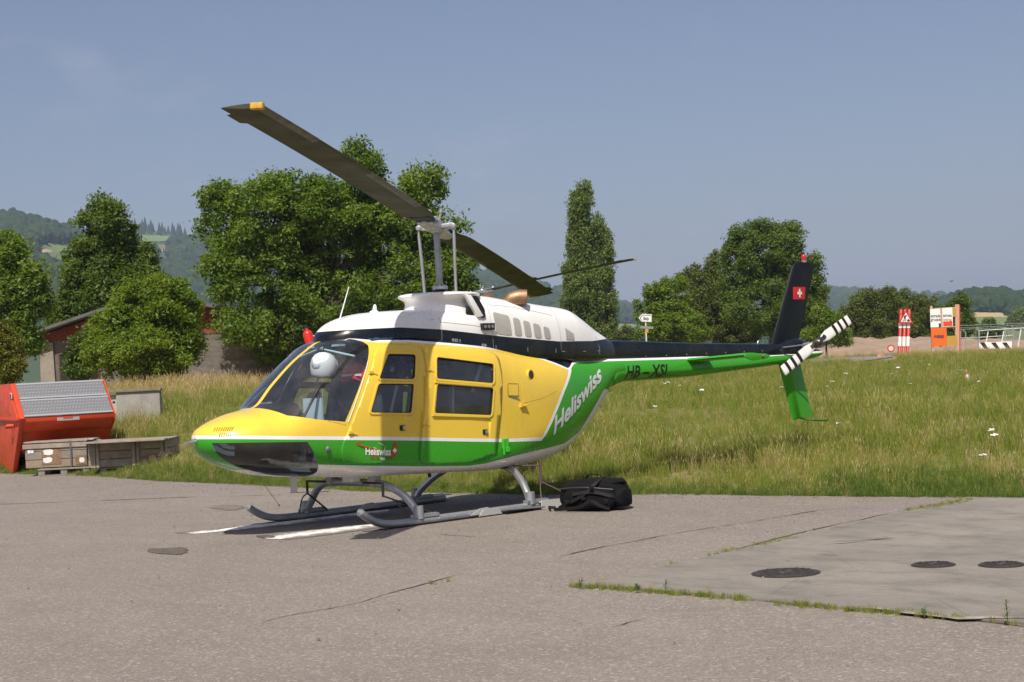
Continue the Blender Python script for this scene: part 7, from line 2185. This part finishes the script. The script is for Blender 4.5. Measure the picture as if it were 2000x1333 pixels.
open_ = []
for R_, q, mt in ((h1, [(82, 482, 497), (110, 478, 508), (160, 482, 511)], m_f1), (h1, [(82, 489, 495), (98, 490, 497), (110, 492, 496)], m_f2), (h1, [(95, 497, 510), (160, 498, 512)], m_f3),
                  (h2_, [(268, 461, 474), (330, 463, 474), (390, 465, 476)], m_f1), (h2_, [(290, 485, 494), (345, 478, 492)], m_f3), (h2_, [(1195, 634, 652), (1300, 638, 660)], m_f1), (h3, [(1640, 640, 652), (1900, 628, 640)], m_f3),
                  (h4, [(1860, 612, 626), (1912, 615, 624), (1975, 616, 624)], m_f2), (h4, [(1900, 625, 640), (1975, 624, 640)], m_f1)):
    open_.append((R_, field(R_, q, mt)))


def canopy(seed, conifer=False):
    r = np.random.default_rng(seed); b = bmesh.new()
    if conifer:
        bmesh.ops.create_cone(b, segments=7, radius1=2.0, radius2=.1, depth=8.5, cap_ends=True); bmesh.ops.translate(b, verts=b.verts, vec=(0, 0, 4.2))
        bmesh.ops.subdivide_edges(b, edges=b.edges[:], cuts=2, use_grid_fill=True)
    else:
        bmesh.ops.create_icosphere(b, subdivisions=3, radius=4.2)
        for v_ in b.verts: v_.co.z = v_.co.z * 1.05 + 4
    from mathutils import noise as mn
    for v_ in b.verts:
        n_ = mn.noise(v_.co * .45 + Vector((seed * 9.1, 0, 0))) * 1.5 + mn.noise(v_.co * 1.3 + Vector((0, seed * 3.3, 0))) * .9
        v_.co += v_.co.normalized() * n_ * (1 if not conifer else .35)
    me = bpy.data.meshes.new('canopy'); b.to_mesh(me); b.free()
    mat = bpy.data.materials.get('far_canopy')
    if not mat:
        mat, nt, bs = new_mat('far_canopy'); oi = nd(nt, 'ShaderNodeObjectInfo'); t_ = nd(nt, 'ShaderNodeTexCoord')
        c_ = mixc(nt, oi.outputs['Random'], (.022, .040, .020), (.048, .070, .030)); c_ = mixc(nt, mrange(nt, noise(nt, t_.outputs['Object'], .9, 3), .35, .7), c_, (.02, .04, .014))
        nt.links.new(c_, bs.inputs['Base Color']); bs.inputs['Roughness'].default_value = .9; bs.inputs['Specular IOR Level'].default_value = .1
    me.materials.append(mat)
    return bpy.data.objects.new('canopy', me)


rw2 = np.random.default_rng(31); PW = []; IW = []
for R_, n, (xa, xb), near in ((h1, 2600, (-120, 330), .15), (h2_, 5200, (-60, 1500), .0), (h3, 4200, (900, 2250), .2), (h4, 1500, (1600, 2250), .35)):
    for _ in range(n):
        x = rw2.uniform(xa, xb); d = R_.d0 + (R_.D - R_.d0) * rw2.uniform(near, 1.0)
        if R_ is h4 and d < 860: continue
        p = R_.point(x, d); P_ = p - CP; yy = 666.5 - FOC * (P_ @ UP) / (P_ @ FW)
        if any(R2 is R_ and q[0][0] - 2 < x < q[-1][0] + 2 and np.interp(x, [c[0] for c in q], [c[1] for c in q]) - 1.5 < yy < np.interp(x, [c[0] for c in q], [c[2] for c in q]) + 9 for R2, q in open_): continue
        if R_ is h1 and 70 < x < 165 and 505 < yy < 590 and rw2.random() < .6: continue
        PW.append(p); con = (R_ is h2_ and d > R_.D * .96 and 240 < x < 420) or rw2.random() < .03
        IW.append(3 + rw2.integers(0, 2) if con else rw2.integers(0, 3))
PW = np.array(PW); PW[:, 2] -= 1.0
scatter('far_woods', [canopy(1), canopy(2), canopy(3), canopy(4, True), canopy(5, True)], PW, np.stack([np.zeros(len(PW)), np.zeros(len(PW)), rw2.uniform(0, 6.28, len(PW))], 1), rw2.uniform(1.0, 1.9, len(PW)) * np.clip(np.linalg.norm(PW[:, :2] - CP[:2], axis=1) / 1500, .8, 1.3), IW)

# village houses on the slopes
m_hw = [pbr('white_render', (.62, .61, .58), .9), pbr('cream_render', (.50, .46, .38), .9)]; m_hr = [pbr('red_tiles', (.26, .085, .05), .9), pbr('brown_tiles', (.16, .085, .06), .9), pbr('grey_tiles', (.20, .20, .20), .9)]; m_hwin = pbr('house_window', (.03, .035, .04), .3)
hr = random.Random(8)
for R_, x, y, w, h, lab in ((h1, 84, 508, 13, 5, 'leftmost white house above the village on the hill'), (h1, 101, 506, 11, 6, 'grey roofed house beside the leftmost white one'), (h1, 112, 512, 9, 5, 'small house at the right end of the upper row'), (h1, 79, 520, 8, 5, 'small pale house below the upper row'),
                            (h1, 93, 545, 9, 6, 'white house left of the pair low in the village'), (h1, 106, 548, 12, 8, 'broad white house low in the village'), (h1, 100, 538, 8, 5, 'small house above the low village pair'), (h1, 114, 540, 7, 5, 'rightmost house low in the village'),
                            (h2_, 318, 492, 18, 5, 'long red roofed farmhouse on the middle hill'), (h2_, 334, 486, 10, 6, 'red roofed barn beside the long farmhouse'), (h2_, 292, 486, 10, 4, 'red roofed house left of the farmhouse group'), (h2_, 362, 480, 10, 4, 'small house right of the farmhouse group'), (h2_, 396, 582, 10, 7, 'red roofed house low on the hill beside the big tree'),
                            (h2_, 1228, 648, 16, 6, 'grey shed behind the low shrub'), (h2_, 1236, 628, 6, 4, 'tiny pale house on the far slope'), (h4, 1926, 637, 16, 5, 'grey roofed hall behind the gate')):
    d = R_.depth_for(x, y); p = V(R_.point(x, d)); k = d / FOC; hh = thing('hill_house', lab, 'house', p, 0, 'far houses on the hills')
    W_, H_ = w * k, h * k * .62; dp = W_ * .6
    mb = MB(); mb.prism([(-W_ / 2, -2), (W_ / 2, -2), (W_ / 2, H_), (-W_ / 2, H_)], (0, 0, 0), RH3, ZZ, FH3 * dp); mb.build('wall', hr.choice(m_hw) if 'grey shed' not in lab else m_hr[2], hh)
    mb = MB(); rh = h * k * .5; mb.add([V(RH3 * -W_ * .54 - FH3 * .4 + ZZ * H_), V(RH3 * W_ * .54 - FH3 * .4 + ZZ * H_), V(RH3 * W_ * .5 + FH3 * dp / 2 + ZZ * (H_ + rh)), V(RH3 * -W_ * .5 + FH3 * dp / 2 + ZZ * (H_ + rh)), V(RH3 * -W_ * .54 + FH3 * (dp + .4) + ZZ * H_), V(RH3 * W_ * .54 + FH3 * (dp + .4) + ZZ * H_)], [(0, 1, 2, 3), (3, 2, 5, 4), (0, 3, 4), (1, 5, 2)]); mb.build('roof', m_hr[0] if 'red' in lab else (m_hr[2] if 'grey' in lab else hr.choice(m_hr)), hh, fix=False)
    for q in range(3):
        mb = MB(); mb.box(RH3 * W_ * (-.3 + .3 * q) - FH3 * .06 + ZZ * H_ * .55, (W_ * .10, .12, H_ * .3), Matrix((RH3, FH3, ZZ)).transposed()); mb.build('window', m_hwin, hh)

# ---- haze
zb = -4.5; zt = 330.0
hm = bpy.data.materials.new('haze_air'); hm.use_nodes = True; nt = hm.node_tree; nt.nodes.clear()
pv = nd(nt, 'ShaderNodeVolumePrincipled'); pv.inputs['Color'].default_value = (.60, .74, 1.0, 1); pv.inputs['Density'].default_value = 1.5e-4; pv.inputs['Anisotropy'].default_value = .0
oo = nd(nt, 'ShaderNodeOutputMaterial'); nt.links.new(pv.outputs[0], oo.inputs['Volume'])
c0 = CP[:2] + FH * 900
mb = MB(); mb.box((0, 0, 0), (11000, 11000, zt - zb)); hz = mb.build('haze', hm); hz.location = (0, 0, (zt + zb) / 2); hz['kind'] = 'stuff'
